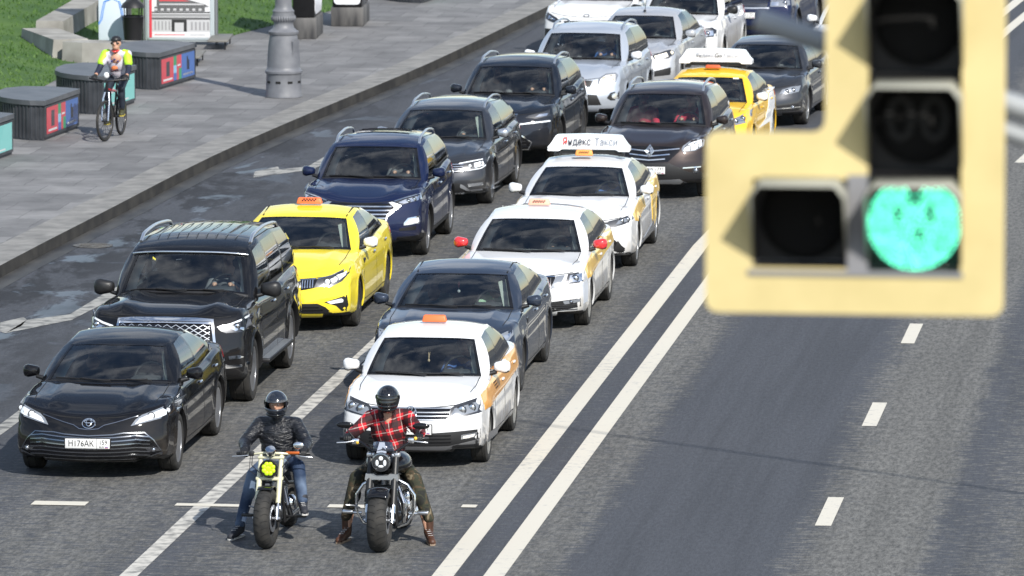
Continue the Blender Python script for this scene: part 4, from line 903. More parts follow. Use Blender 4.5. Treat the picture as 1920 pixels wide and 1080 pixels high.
def roof_board(root, x, y, z, parts, w=1.18, h=.17):
    h *= 1.38
    """long white lit board across the roof"""
    b = MB(); f = lambda s: [(-w / 2 * s, 0), (w / 2 * s, 0)]
    A = [(-.5, 0), (-.5, .28), (-.47, .42), (-.40, .97), (-.36, 1.0), (0, 1.06), (.36, 1.0), (.40, .97), (.47, .42), (.5, .28), (.5, 0), (.36, 0), (.33, .12), (-.33, .12), (-.36, 0)]
    n = len(A); D = [(-.14, 1, 0), (-.155, .985, .02), (-.07, .93, .97), (.07, .93, .97), (.155, .985, .02), (.14, 1, 0)]
    pts = [(a * w, c * h) for a, c in A]
    v = [(px + x, y - .13 + .06 * (pz / h), pz + z) for px, pz in pts] + [(px + x, y + .13 - .06 * (pz / h), pz + z) for px, pz in pts]
    bm = bmesh.new(); vv = [bm.verts.new(q) for q in v]; bm.faces.new(vv[:n]); bm.faces.new(vv[n:][::-1])
    for i in range(n): bm.faces.new((vv[i], vv[n + i], vv[n + (i + 1) % n], vv[(i + 1) % n]))
    bmesh.ops.recalc_face_normals(bm, faces=bm.faces); bmesh.ops.bevel(bm, geom=list(bm.edges), offset=.008, segments=2, affect='EDGES'); bm.verts.ensure_lookup_table()
    b.add([q.co.copy() for q in bm.verts], [[q.index for q in f.verts] for f in bm.faces]); bm.free()
    o = b.build('roof_board', WHG, root, 30)
    k = MB(); k.box(x - w * .40, x + w * .40, y - .08, y + .08, z - .035, z + .005, 0); k.box(x - .52, x - .44, y - .1, y + .1, z - .07, z - .03); k.box(x + .44, x + .52, y - .1, y + .1, z - .07, z - .03); k.build('mount', BLK, o)
    for txt, px, size, mat, sx in parts:
        M = Matrix.Translation((x + px * w, y - .135 + .06 * .52, z + h * .60)) @ Matrix.Rotation(-math.atan2(.06, h), 4, 'X') @ FRONT
        M = Matrix.Translation((0, -.014, 0)) @ M
        lettering(txt, size, M, mat, o, .002, align='LEFT', sx=sx)
    return o
def loops(sk, name, L_, r, mat, root, off=.012):
    b = MB()
    for pts, cl in L_:
        P = [sk.front(x, z)[0] + Vector((0, -off, 0)) for x, z in pts]; b.tube(P, r, 6, 0, cl)
    return b.build(name, mat, root, 60)
def ellp(cx, cz, rx, rz, n=24): return [(cx + rx * math.cos(2 * math.pi * i / n), cz + rz * math.sin(2 * math.pi * i / n)) for i in range(n)]
def disc(cx, cz, r, n=18, ry=None): return ellp(cx, cz, r, ry or r, n)
def interior(root, S, light=False):
    hw = S['W'] / 2; wsb, wst = S['wsb'], S['wst']; zb = S['_zt'](0, wsb) - .03; H = S['H']; b = MB()
    b.box(-hw * .8, hw * .8, wsb + .12, wsb + .62, zb - .35, zb + .0, 0, None, .04)
    b.box(-hw * .74, hw * .74, wsb - .0, wsb + .3, zb - .05, zb - .02, 0)
    b.box(-.12, .12, wsb + .5, wsb + .75, zb - .35, zb - .08, 0, None, .03)
    b.box(hw * .42 - .17, hw * .42 + .17, wsb + .35, wsb + .62, zb - .05, zb + .05, 0, None, .03)
    b.box(-.035, .035, wst + .1, wst + .16, interp(S['roof'], wst + .15) - .20, interp(S['roof'], wst + .15) - .06, 0)
    b.box(-.12, .12, wst + .08, wst + .11, interp(S['roof'], wst + .1) - .20, interp(S['roof'], wst + .1) - .13, 0, None, .01)
    b.build('dashboard', INT, root)
    s = MB(); st = 1 if light else 0
    ys = wst + .55; hz = H - .60
    for sx in (-1, 1):
        x = sx * hw * .42
        s.box(x - .24, x + .24, ys, ys + .14, hz - .45, hz + .1, 0, Matrix.Identity(4), .05); s.box(x - .13, x + .13, ys + .05, ys + .14, hz + .13, hz + .30, 0, None, .04)
        s.tube([(x - .05, ys + .09, hz + .05), (x - .05, ys + .09, hz + .2)], .008, 6); s.tube([(x + .05, ys + .09, hz + .05), (x + .05, ys + .09, hz + .2)], .008, 6)
    s.box(-hw * .7, hw * .7, ys + .95, ys + 1.1, hz - .45, hz + .04, 0, None, .05)
    s.build('seats', SEATL if light else SEATM, root)
    t = MB(); cx, cy, cz = hw * .42, wsb + .78, zb + .0; M = Matrix.Translation((cx, cy, cz)) @ Matrix.Rotation(R(62), 4, 'X')
    t.tube([(.185 * math.cos(a), .185 * math.sin(a), 0) for a in [2 * math.pi * i / 24 for i in range(24)]], .016, 8, 0, True, M=M)
    t.tube([(-.18, 0, 0), (.18, 0, 0)], .022, 6, 0, M=M); t.tube([(0, 0, 0), (0, -.18, 0)], .022, 6, 0, M=M); t.ell((0, 0, 0), (.07, .06, .03), 12, 8, 0, M); t.build('steering_wheel', BLK, root)
    p = MB(); hf = S['_half']; n = 6
    for sx in (-1, 1):
        A = [Vector((hf[n][j].x - .05, hf[n][j].y + .05, hf[n][j].z - .02)) for j in range(1, 7)]
        V = []; F = []
        for a in A: V += [(sx * (a.x - .15), a.y + .16, a.z), (sx * (a.x - .02), a.y + .04, a.z)]
        for i in range(len(A) - 1): F.append((2 * i, 2 * i + 1, 2 * i + 3, 2 * i + 2))
        p.add(V, F); 
        for ci in range(len(S['_cols'])):
            if S['_cols'][ci][2] == 'B':
                q = [hf[ci][j] for j in range(1, 8)]; p.tube([(sx * (a.x - .045), a.y + .02, a.z) for a in q], .03, 6)
    p.build('pillar_trim', TRIM, root, 60)
    hz = MB(); g = []   # headliner under the roof
    yy = [wst + .14, (wst + S['rwt']) / 2, S['rwt'] - .05]
    V = []; F = []
    for y in yy:
        for f in (-1, -.5, 0, .5, 1): V.append((f * S['rw'] * .93, y, interp(S['roof'], y) - .05 - .05 * abs(f) ** 2.4))
    for i in range(2):
        for j in range(4): F.append((i * 5 + j, i * 5 + j + 1, i * 5 + 6 + j, i * 5 + 5 + j))
    hz.add(V, F); hz.build('headliner', pm('headliner_grey', (.25, .25, .24), .9), root, 60)
def rails(root, S, mat=SAT, h=.05, x=None, y0=None, y1=None, r=.018):
    b = MB(); x = x or S['rw'] - .035; y0 = y0 or S['wst'] + .22; y1 = y1 or S['rwt'] - .15; d = S.get('edge', .055)
    for sx in (-1, 1):
        P = []
        for i in range(13):
            t = i / 12; y = y0 + (y1 - y0) * t; z = interp(S['roof'], y) - d * .85 + h * min(1, min(t, 1 - t) * 9) ** .6
            P.append((sx * (x - .01 * t), y, z - (.02 if i in (0, 12) else 0)))
        b.tube(P, r, 8)
    b.build('roof_rail', mat, root, 50)
def seams(root, S, sk, ro_sk=None):
    b = MB(); hw = S['W'] / 2; wsb = S['wsb']; a0 = wsb + S.get('cA', .2); d = S['dlo']; yA = a0 + .12
    B = [q for q in d if q[2] == 'B']; yB = B[0][0] + .03; yC = S['fo'] + S['wb'] - S['r'] + .02; sill = S.get('sill', .2) + .09
    for sg in (1, -1):
        z1 = S['_zt'](hw * .95, yB) - .05
        fr_ = [(yA - .06, z1 - .02), (yA - .14, z1 - .35), (yA - .12, sill + .02)]
        for pl in (fr_, [(yB, z1), (yB + .02, sill + .02)], [(yA - .12, sill + .02), (yB + .02, sill), (yC - .08, sill + .02)], [(yC + .28, z1), (yC + .22, z1 - .2), (yC - .02, S['r'] + .18), (yC - .08, sill + .02)]):
            patch(sk, 'seam', strip(pl, .012), SEAM, root, 'side', .0012, sg, .06, .01, b)
    # bonnet shut lines
    x0 = hw * .80
    for sg in (1, -1):
        P = [(sg * x0 * .96, .5), (sg * x0 * 1.0, .8), (sg * x0 * .99, wsb + S.get('cA', .2) * .75)]
        V = strip(P, .010); patch(sk, 's', V, SEAM, root, 'top', .0012, 1, .06, .01, b)
    z0 = interp(S['top'], 0) - .022; P = [(x / 10 * hw * .80, z0 + S.get('rise', .1) * abs(x / 10 * .8) ** 2.2 * .92) for x in range(-10, 11)]
    patch(sk, 's', strip(P, .009), SEAM, root, off=.0015, thick=.01, mb=b)
    b.build('panel_gap', SEAM, root, 0)
    h = MB()
    for sg in (1, -1):
        for y in (yB - .16, yC + .12):
            z = S['_zt'](hw * .95, y) - .12; p, _ = sk.side(y, z, sg); h.ell((p.x + sg * .016, y, z), (.018, .10, .017), 12, 8)
    h.build('door_handle', CHR if S.get('chr') else S['_mp'], root, 60)
def wipers(root, S):
    b = MB(); hf = S['_half']; 
    def wp(f, h):
        i = min(range(6), key=lambda k: abs(S['_cols'][k][0].x / S['_cols'][6][0].x - abs(f))); p = hf[i][0].lerp(hf[i][3], h); return Vector((math.copysign(p.x, f), p.y - .035, p.z + .02))
    for f0, f1 in ((-.75, -.05), (-.02, .68)):
        a, c = wp(f0, .10), wp(f1, .06); n = [Vector((a.x + (c.x - a.x) * t, 0, 0)) for t in (0, .25, .5, .75, 1)]
        P = []
        for q in n:
            t = abs(q.x) / S['_cols'][6][0].x; y = S['wsb'] + S.get('cA', .2) * t * t; P.append(Vector((q.x, y + .03, S['_zt'](q.x, y) + .035)))
        b.tube(P, .009, 6); b.tube([P[2] + Vector((0, -.01, .008)), P[-1] + Vector((.06, -.06, -.01))], .010, 6)
    b.build('wiper', BLK, root)
def screen_frame(root, S):
    """black ceramic border round the windscreen"""
    hf = S['_half']; b = MB(); nr = 7
    for sx in (1, -1):
        V = []; F = []
        for j in range(1, 8):
            p, q = hf[5][j], hf[4][j]; e = p.lerp(q, .33)
            V += [(sx * p.x, p.y - .003, p.z + .003), (sx * e.x, e.y - .003, e.z + .003)]
        for i in range(6): F.append((2 * i, 2 * i + 1, 2 * i + 3, 2 * i + 2))
        b.add(V, F)
        V = []; F = []
        for i in range(0, 6):
            p = hf[i][7]; e = p.lerp(hf[i][6], .28); V += [(sx * p.x, p.y - .003, p.z + .003), (sx * e.x, e.y - .003, e.z + .003)]
        for i in range(5): F.append((2 * i, 2 * i + 1, 2 * i + 3, 2 * i + 2))
        b.add(V, F)
    b.build('windscreen_border', GBL, root, 60)
CARS = {}
DEF_DLO = lambda wsb, cA, wst, yb, rwt, rwb: [(wsb + cA + .10, wst + .20, 'g1'), (yb, yb + .06, 'B'), (yb + .09, yb + .14, 'g2'), (rwb - .55, rwt - .22, 'B'), (rwb - .50, rwt - .19, 'g3'), (rwb - .30, rwt - .10, 'C')]
def car(name, S, pos, label, cat='car', rz=0, group='cars queueing at the lights'):
    root = empty(name, (pos[0], pos[1], 0), R(rz)); tag(root, label, cat, group)
    S = dict(S); S['tlz'] = interp(S['top'], S['L'] - .4) - .07; MP = S['paint']; S['_mp'] = MP
    S.setdefault('roof', [(S['wst'] - .1, S['wz'] - .03), (S['wst'], S['wz']), (S['wst'] + .3, S['H'] - .035), (S['wst'] + .8, S['H'] - .005), ((S['wst'] + S['rwt']) / 2 + .15, S['H']), (S['rwt'], S['rz']), (S['rwt'] + .2, S['rz'] - .03)])
    S.setdefault('dlo', DEF_DLO(S['wsb'], S.get('cA', .2), S['wst'], S.get('yB', S['fo'] + S['wb'] * .58), S['rwt'], S['rwb']))
    V, F, M = body_grid(S); b = MB(); b.v = V; b.f = F; b.m = M; body = b.build('body', [MP, BLK], root, 32)
    sk = Skin(V, F); ro, RV, RF = cabin(S, root, MP); add_wheels(root, S); add_mirror(root, S, S.get('mm', MP), S.get('ml', BLK), S.get('ms', 1)); interior(root, S, S.get('lseat'))
    seams(root, S, sk); wipers(root, S); screen_frame(root, S)
    # rear lamps
    for sg in (1, -1): patch(sk, 'tail_lamp', [(S['L'] - .48, S['tlz'] - .14), (S['L'] - .52, S['tlz']), (S['L'] - .26, S['tlz']), (S['L'] - .26, S['tlz'] - .14)], TLR, root, 'side', .004, sg)
    CARS[[k for k, v in POS.items() if abs(v[0] - pos[0]) < .01][0]] = (root, S)
    return root, S, sk, Skin(RV, RF)
def lamp(root, sk, poly, lens=None, mats=(HLG, HLR), both=True, balls=(), lit=None, name='headlight'):
    for s in ((1, -1) if both else (1,)):
        P = poly if s > 0 else mir(poly); h = patch(sk, name, P, mats[0], root, off=.006)
        if h is None: continue
        if lens: patch(sk, 'lens', lens if s > 0 else mir(lens), lit or mats[1], h, off=.011)
        for x, z, r_ in balls:
            q, _ = sk.front(s * x, z); m = MB(); m.ell((q.x, q.y - .008, q.z), (r_, .022, r_), 14, 8); m.build('bulb', lit or HLR, h, 80)
            rr_ = MB(); rr_.tube([(q.x + r_ * 1.15 * math.cos(a), q.y - .014, q.z + r_ * 1.15 * math.sin(a)) for a in [2 * math.pi * i / 16 for i in range(16)]], .006, 6, 0, True); rr_.build('bulb_ring', HLD, h, 80)
def P2(sk, root, name, poly, mat, off=.005, both=False, thick=.03):
    o = patch(sk, name, poly, mat, root, off=off, thick=thick)
    if both: patch(sk, name, mir(poly), mat, root, off=off, thick=thick)
    return o
def bars(sk, root, name, lines, wd, mat, off=.012):
    b = MB()
    for l in lines: patch(sk, name, strip(l, wd), mat, root, off=off, mb=b, step=.06)
    return b.build(name, mat, root, 40)
def emb_rings(k, x, z, s):
    if k == 'toyota': return [(ellp(x, z, .075 * s, .052 * s), True), (ellp(x, z + .012 * s, .03 * s, .04 * s), True), (ellp(x, z + .022 * s, .055 * s, .016 * s), True)]
    if k == 'vw': return [(ellp(x, z, .07 * s, .07 * s), True), ([(x - .028 * s, z + .058 * s), (x, z + .008 * s), (x + .028 * s, z + .058 * s)], False), ([(x - .055 * s, z + .03 * s), (x - .025 * s, z - .05 * s), (x, z - .0 * s), (x + .025 * s, z - .05 * s), (x + .055 * s, z + .03 * s)], False)]
    if k == 'rhomb': return [([(x, z + .09 * s), (x + .06 * s, z), (x, z - .09 * s), (x - .06 * s, z)], True), ([(x, z + .055 * s), (x + .034 * s, z), (x, z - .055 * s), (x - .034 * s, z)], True)]
    if k == 'oval': return [(ellp(x, z, .065 * s, .035 * s), True), ([(x - .03 * s, z - .02 * s), (x - .012 * s, z + .02 * s), (x + .012 * s, z - .02 * s), (x + .03 * s, z + .02 * s)], False)]
    return [(ellp(x, z, .05 * s, .05 * s), True)]
# ------------------------------------------------------------- the cars
BLACKP = paint('paint_black', (.004, .004, .005), 0, .3, .35, coat=.75)
BLACK2 = paint('paint_black_dusty', (.006, .006, .007), .2, .3, .6, (.09, .085, .08), .9, coat=.85)
YELP = paint('paint_taxi_yellow', (.86, .69, .04), 0, .35, .25)
YELO = paint('paint_taxi_amber', (.83, .50, .03), 0, .35, .3)
NAVY = paint('paint_navy', (.006, .012, .045), .3, .3, .45)
DGRY = paint('paint_dark_grey', (.035, .038, .045), .5, .35, .45)
SLAT = paint('paint_slate_blue', (.030, .040, .062), .5, .33, .45)
BRWN = paint('paint_dark_brown', (.030, .022, .020), .5, .33, .4)
INKB = paint('paint_ink_blue', (.010, .013, .020), .4, .3, .5)
SILB = paint('paint_silver_blue', (.48, .52, .58), .7, .35, .25)
SILV = paint('paint_silver', (.50, .51, .53), .7, .35, .35)
WHTP = paint('paint_white', (.70, .71, .72), 0, .35, .95, (.33, .28, .22), .9)
WHT2 = paint('paint_white_dusty', (.68, .69, .70), 0, .4, 1.0, (.36, .32, .26), 1.0)
DKCH = pm('dark_chrome', (.28, .29, .31), .2, 1)
BAND = noisy('band_orange', (.90, .42, .05), (.84, .38, .05), 4, .35, coat=1)
BANDY = noisy('band_yellow', (.92, .60, .04), (.80, .48, .05), 4, .35, coat=1)

SEDAN = dict(L=4.885, W=1.84, H=1.445, fo=.975, wb=2.825, r=.335, c=.27, wsb=1.22, wst=2.06, wz=1.352, rwt=3.45, rz=1.355, rwb=4.28, rw=.60, cA=.22,
             top=[(0, .735), (.12, .765), (.35, .83), (.7, .90), (1.1, .955), (1.4, .985), (2.2, .99), (3.2, 1.02), (4.2, 1.07), (4.7, 1.07), (4.9, 1.0)], rise=.115, ridge=[(.022, .55, .10)], chr=True)
def SP(base=SEDAN, **k): d = dict(base); d.update(k); return d
def scale_top(nose, cowl, wsb, L_, deck, belt=None):
    belt = belt or cowl + .03
    return [(0, nose), (.12, nose + (cowl - nose) * .15), (.35, nose + (cowl - nose) * .42), (.7, nose + (cowl - nose) * .74), (wsb, cowl), (wsb + .3, belt - .01), (2.4, belt), (L_ * .7, belt + .04), (L_ - .4, deck), (L_ - .1, deck), (L_, deck - .06)]

def band(sk, root, poly, mat, name='side_band', off=.0035):
    for s in (1, -1): patch(sk, name, poly, mat, root, 'side', off + .004, s, .035, .012)

# 1 black saloon, front left
F_ = FAS['camry']
root, S, sk, rk = car('black_saloon', SP(paint=BLACKP, rim=ALU, spk=14, rr=.235), POS['camry'], 'shiny black saloon at the front left of the queue, plate H176AK 159, headlights on', 'car')
P2(sk, root, 'grille', F_['grille'], GBL, .003)
bars(sk, root, 'grille_bar', [[(-.80 + .03 * k, .325 + .0 * k), (-.70, .505 - .043 * k), (-.55, .525 - .045 * k), (-.3, .505 - .043 * k), (0, .495 - .042 * k), (.3, .505 - .043 * k), (.55, .525 - .045 * k), (.70, .505 - .043 * k), (.80 - .03 * k, .325)][1:-1] for k in range(6)], .013, DKCH)
bars(sk, root, 'grille_rim', [[(-.82, .335), (-.74, .468), (-.64, .555), (-.41, .556), (-.28, .537), (0, .522), (.28, .537), (.41, .556), (.64, .555), (.74, .468), (.82, .335)], [(-.78, .305), (-.64, .253), (0, .24), (.64, .253), (.78, .305)]], .012, DKCH)
P2(sk, root, 'upper_grille', F_['slot'], GBL, .003)
bars(sk, root, 'slot_trim', [[(-.56, .742), (-.31, .672), (-.178, .640), (-.11, .60), (0, .59), (.11, .60), (.178, .64), (.31, .672), (.56, .742)]], .009, DKCH, .009)
lamp(root, sk, F_['headlight'], F_['hl_lens'], balls=[(.70, .735, .035), (.86, .775, .03)], lit=LIT)
lamp(root, sk, F_['fog'], None, mats=(HLD, HLR), balls=[(.74, .355, .022)], name='fog_lamp')
P2(sk, root, 'bumper_blade', F_['lip'], DKCH, .006, True); P2(sk, root, 'bumper_lip', F_['chin'], BLK, .008)
loops(sk, 'emblem', emb_rings('toyota', 0, .657, 1.0), .007, CHR, root, .02); number_plate(root, sk, .437, 'Н176АК', '159')

# 2 big black off-roader
Q = dict(L=5.34, W=2.0, H=1.90, fo=.93, wb=3.075, r=.40, c=.22, wsb=1.42, wst=2.02, wz=1.755, rwt=4.95, rz=1.80, rwb=5.25, rw=.735, rwr=.72, cA=.16, xA=.86, xS=.90, cr=.08, gap=.06, sill=.32, tw=.27, rr=.275,
         top=[(0, 1.13), (.12, 1.17), (.35, 1.215), (.7, 1.25), (1.1, 1.275), (1.5, 1.28), (2.4, 1.25), (4, 1.27), (5, 1.30), (5.34, 1.28)], rise=.05, crown=.09, ridge=[(.05, .62, .16)], edge=.075, clad=1, xR=.86, flare=.03, ms=1.35, chr=True,
         dlo=[(1.72, 2.24, 'g1'), (2.75, 2.78, 'B'), (2.86, 2.88, 'g2'), (3.85, 3.86, 'B'), (3.98, 3.98, 'g3'), (4.95, 4.75, 'C')], taper=.03)
F_ = FAS['qx']
root, S, sk, rk = car('black_offroader', dict(Q, paint=BLACK2, mm=BLK, spk=12), POS['qx'], 'huge black off-roader with chrome mesh grille and roof rails, right behind the front black saloon', 'car')
P2(sk, root, 'grille', F_['surround'], GBL, .002)
bars(sk, root, 'grille_frame', [[(-.55, .735), (-.635, .77), (-.585, 1.10), (-.42, 1.105), (0, 1.11), (.42, 1.105), (.585, 1.10), (.635, .77), (.55, .735)]], .032, CHR, .03)
P2(sk, root, 'grille_top_bar', sym([(0, 1.135), (.43, 1.128), (.60, 1.112), (.58, 1.05), (.42, 1.062), (0, 1.07)]), CHR, .022)
g = []
for k in range(9):
    z = .765 + k * .033; g.append([(x / 20 * .56, z + .016 * math.sin(x * math.pi / 2 + (k % 2) * math.pi)) for x in range(-20, 21)])
bars(sk, root, 'grille_mesh', g, .007, SAT, .012)
lamp(root, sk, F_['headlight'], [(.72, .985), (.80, 1.0), (.86, .965), (.96, .965), (.96, 1.0), (.84, 1.02)], balls=[(.88, 1.02, .035)], mats=(HLD, HLR))
bars(sk, root, 'daylight_strip', [[(.66, 1.01), (.80, 1.045), (.98, 1.11)], [(-.66, 1.01), (-.80, 1.045), (-.98, 1.11)]], .022, LIT, .014)
P2(sk, root, 'fog_lamp', F_['foglight'], CHR, .01, True); P2(sk, root, 'bumper_trim', F_['lowtrim'], CHR, .012, True)
P2(sk, root, 'bumper_intake', sym([(0, .70), (.60, .70), (.66, .62), (.76, .52), (.6, .44), (0, .44)]), BLK, .004); number_plate(root, sk, .60, 'A015MK', '777')
rails(root, S, SAT, .055, .70, 2.45, 4.75, .024)
b = MB()
for i in range(9):
    x = -.50 + .125 * i; b.tube([(x, y, interp(S['roof'], y) - S['edge'] * (abs(x) / S['rw']) ** 2.4 + .000) for y in (2.5, 3.0, 3.5, 4.0, 4.6)], .005, 6)
b.build('roof_rib', S['paint'], root)
b = MB()
for s in (1, -1):
    b.box(s * 1.0 - .10, s * 1.0 + .10, 1.50, 3.45, .40, .45, 0, None, .015)
    for i in range(24): b.box(s * 1.0 - .085, s * 1.0 + .085, 1.55 + i * .078, 1.58 + i * .078, .45, .457, 1)
b.build('running_board', [BLK, SAT], root)
bars(sk, root, 'bonnet_edge', [[(-.6, 1.14), (0, 1.15), (.6, 1.14)]], .006, SEAM, .004)
hf = S['_half']; b = MB(); b.tube([Vector((s * hf[i][7].x, hf[i][7].y - .02, hf[i][7].z + .01)) for s, i in [(-1, 6), (-1, 5), (-1, 4), (-1, 3), (-1, 2), (-1, 1), (1, 0), (1, 1), (1, 2), (1, 3), (1, 4), (1, 5), (1, 6)]], .012, 6); b.build('windscreen_trim', CHR, root, 60)
for s in (1, -1):
    o = patch(sk, 'fender_vent', [(1.22, 1.0), (1.42, 1.06), (1.44, 1.10), (1.22, 1.06)], CHR, root, 'side', .012, s)

# 3 bright yellow saloon taxi
KIA = SP(L=4.855, W=1.86, H=1.475, fo=.965, wb=2.805, r=.33, wsb=1.20, wz=1.38, rw=.625, spk=5, rim=DKA, top=[(0, .745), (.12, .80), (.35, .86), (.7, .935), (1.1, .99), (1.4, 1.01), (2.2, 1.01), (3.2, 1.04), (4.2, 1.08), (4.7, 1.09), (4.9, 1.0)], ridge=[(.02, .6, .1)], rise=.10)
F_ = FAS['kia']
def kia_face(root, sk, body_lit):
    P2(sk, root, 'grille', sym([(0, .705)] + F_['grille'][1:4] + [(.285, .587), (0, .568)]), GBL, .004)
    bars(sk, root, 'grille_rim', [[(-.45, .735), (-.25, .72), (0, .705), (.25, .72), (.45, .735)]], .012, CHR)
    b = MB()
    for i in range(-12, 13):
        x = i * .034; patch(sk, 'g', strip([(x, .59 + abs(x) * .08), (x, .70 + abs(x) * .05)], .012), CHR, root, off=.012, mb=b)
    b.build('grille_bar', CHR, root)
    lamp(root, sk, F_['headlight'], F_['hl_lens'], mats=(HLD, HLR), balls=[(.60, .69, .04), (.70, .725, .035)], lit=body_lit)
    bars(sk, root, 'lamp_brow', [[(.47, .731), (.65, .772), (.78, .831), (.86, .861)], [(-.47, .731), (-.65, .772), (-.78, .831), (-.86, .861)]], .012, CHR, .013)
    P2(sk, root, 'lower_grille', F_['low'], BLK, .004); bars(sk, root, 'lower_bar', [[(-.5, .36), (.5, .36)], [(-.55, .32), (.55, .32)]], .014, GBL)
    P2(sk, root, 'fog_housing', F_['fogpod'], BLK, .004, True)
    lamp(root, sk, F_['foglamp'], None, mats=(LIT if body_lit is LIT else HLR, HLR), name='fog_lamp')
root, S, sk, rk = car('yellow_taxi', dict(KIA, paint=YELP, mm=WHG, rr=.235), POS['kia'], 'bright yellow saloon taxi with white mirrors and an orange chequered roof lamp, plate ending 797', 'taxi')
kia_face(root, sk, LIT); number_plate(root, sk, .49, 'H428PC', '797'); taxi_light(root, 0, 2.6, 1.475, ORG, True, .36, .085, .12)
b = MB()
for s in (1, -1): b.tube([(s * .575, 2.15, interp(S['roof'], 2.15) - .047), (s * .585, 2.7, interp(S['roof'], 2.7) - .047), (s * .575, 3.2, interp(S['roof'], 3.2) - .050)], .012, 6)
b.build('roof_gutter', SEAM, root)
for s in (1, -1): patch(sk, 'fender_vent', [(1.48, .80), (1.66, .83), (1.64, .86), (1.48, .86)], GBL, root, 'side', .006, s)

# 4 navy crossover
SUV = dict(L=4.475, W=1.85, H=1.64, fo=.90, wb=2.67, r=.35, c=.28, wsb=1.17, wst=1.86, wz=1.525, rwt=3.95, rz=1.55, rwb=4.30, rw=.655, rwr=.62, cA=.20, sill=.25, gap=.055, cr=.16, clad=2, fclad=2, edge=.06, xR=.82, flare=.02,
           top=[(0, .855), (.12, .90), (.35, .955), (.7, 1.02), (1.1, 1.075), (1.4, 1.09), (2.2, 1.08), (3.2, 1.12), (4.1, 1.16), (4.47, 1.1)], rise=.13, ridge=[(.02, .55, .1)], yB=2.45, tw=.24, rr=.24, spk=5, chr=True)
F_ = FAS['tucson']
root, S, sk, rk = car('navy_crossover', dict(SUV, paint=NAVY, rr=.25), POS['tucson'], 'navy blue crossover with silver roof rails and slatted chrome grille, behind the bright yellow taxi', 'car')
P2(sk, root, 'grille', F_['grille'], GBL, .003)
bars(sk, root, 'grille_bar', [[(-x, z), (x, z)] for x, z in ((.47, .79), (.48, .735), (.44, .68), (.40, .625), (.37, .57))], .017, CHR)
P2(sk, root, 'grille_frame', F_['gchrome'], SAT, .014, True)
lamp(root, sk, F_['headlight'], [(.56, .845), (.64, .825), (.84, .868), (.85, .93), (.66, .885)], mats=(HLD, HLR), balls=[(.70, .86, .025), (.78, .88, .025)])
bars(sk, root, 'daylight_strip', [[(.50, .862), (.64, .905), (.85, .955), (.87, .875)], [(-.50, .862), (-.64, .905), (-.85, .955), (-.87, .875)]], .014, HLR, .013)
lamp(root, sk, F_['foglamp'], [(.67, .53), (.72, .60), (.85, .62), (.86, .56), (.84, .54)], mats=(HLR, LIT), name='fog_lamp', lit=LIT)
P2(sk, root, 'bumper_vent', F_['fogpod'], BLK, .004, True); P2(sk, root, 'bumper_lip', F_['chin'], BLK, .01); number_plate(root, sk, .42, 'K702OT', '777')
rails(root, S, SAT, .05, .62, 2.05, 3.85, .02)
b = MB()
for i in range(4):
    y = 2.6 + i * .3; b.tube([(x / 10, y, interp(S['roof'], y) - S['edge'] * (abs(x) / 10 / S['rw']) ** 2.4) for x in range(-4, 5)], .007, 6)
b.build('roof_panel_gap', GBL, root)

# 5 dark grey estate
EST = dict(SUV, L=4.777, W=1.83, H=1.50, fo=.92, wb=2.786, r=.335, wsb=1.18, wst=1.96, wz=1.40, rwt=4.20, rz=1.40, rwb=4.60, rw=.62, rwr=.58, sill=.2, clad=1, fclad=2, cr=.18,
           top=[(0, .725), (.12, .775), (.35, .83), (.7, .905), (1.1, .965), (1.4, .99), (2.2, .99), (3.2, 1.02), (4.4, 1.05), (4.777, .98)], rise=.10, yB=2.55, spk=5, rim=ALU)
F_ = FAS['passat']
root, S, sk, rk = car('dark_grey_estate', dict(EST, paint=DGRY, mm=SAT), POS['passat'], 'dark grey estate car with silver mirrors and roof rails, behind the navy crossover', 'car', rz=-1.2)
P2(sk, root, 'grille', F_['grille'], GBL, .003); bars(sk, root, 'grille_bar', [[(-.54, z), (.54, z)] for z in (.69, .655, .62, .585)], .012, CHR)
lamp(root, sk, F_['headlight'], F_['hl_lens'], mats=(HLD, HLR), balls=[(.78, .70, .03), (.64, .66, .03)], lit=LIT)
bars(sk, root, 'daylight_strip', [[(.47, .70), (.68, .735), (.885, .765), (.86, .655), (.81, .622), (.60, .592)], [(-.47, .70), (-.68, .735), (-.885, .765), (-.86, .655), (-.81, .622), (-.60, .592)]], .016, LIT, .014)
P2(sk, root, 'fog_lamp', F_['foglamp'], HLR, .008, True); P2(sk, root, 'bumper_trim', F_['lowtrim'], SAT, .012, True); P2(sk, root, 'bumper_lip', F_['lip'], SAT, .01)
P2(sk, root, 'lower_grille', sym([(0, .40), (.50, .40), (.62, .30), (.5, .26), (0, .26)]), BLK, .004); number_plate(root, sk, .46, 'C318EH', '199'); rails(root, S, SAT, .045, .58, 2.15, 4.1, .018)

# 6 ink-blue crossover
F_ = FAS['nx']
root, S, sk, rk = car('black_crossover', dict(SUV, L=4.63, W=1.845, fo=.97, wb=2.66, r=.36, paint=INKB, rim=DKA, wsb=1.25, wst=1.95, top=[(0, .86), (.12, .90), (.35, .95), (.7, 1.01), (1.1, 1.06), (1.4, 1.08), (2.2, 1.08), (3.2, 1.13), (4.3, 1.18), (4.63, 1.1)], rise=.10), POS['nx'], 'black crossover with a spindle grille and bright slanting lamp strips, behind the dark grey estate', 'car', rz=-2.2)
P2(sk, root, 'grille', sym([(0, .85), (.30, .85), (.22, .70), (.30, .58), (.55, .40), (.48, .28), (0, .28)]), GBL, .003)
bars(sk, root, 'grille_bar', [[(-w_, z), (w_, z)] for z, w_ in ((.78, .25), (.72, .21), (.66, .22), (.60, .27), (.54, .33), (.48, .40), (.42, .46), (.36, .47))], .012, DKA)
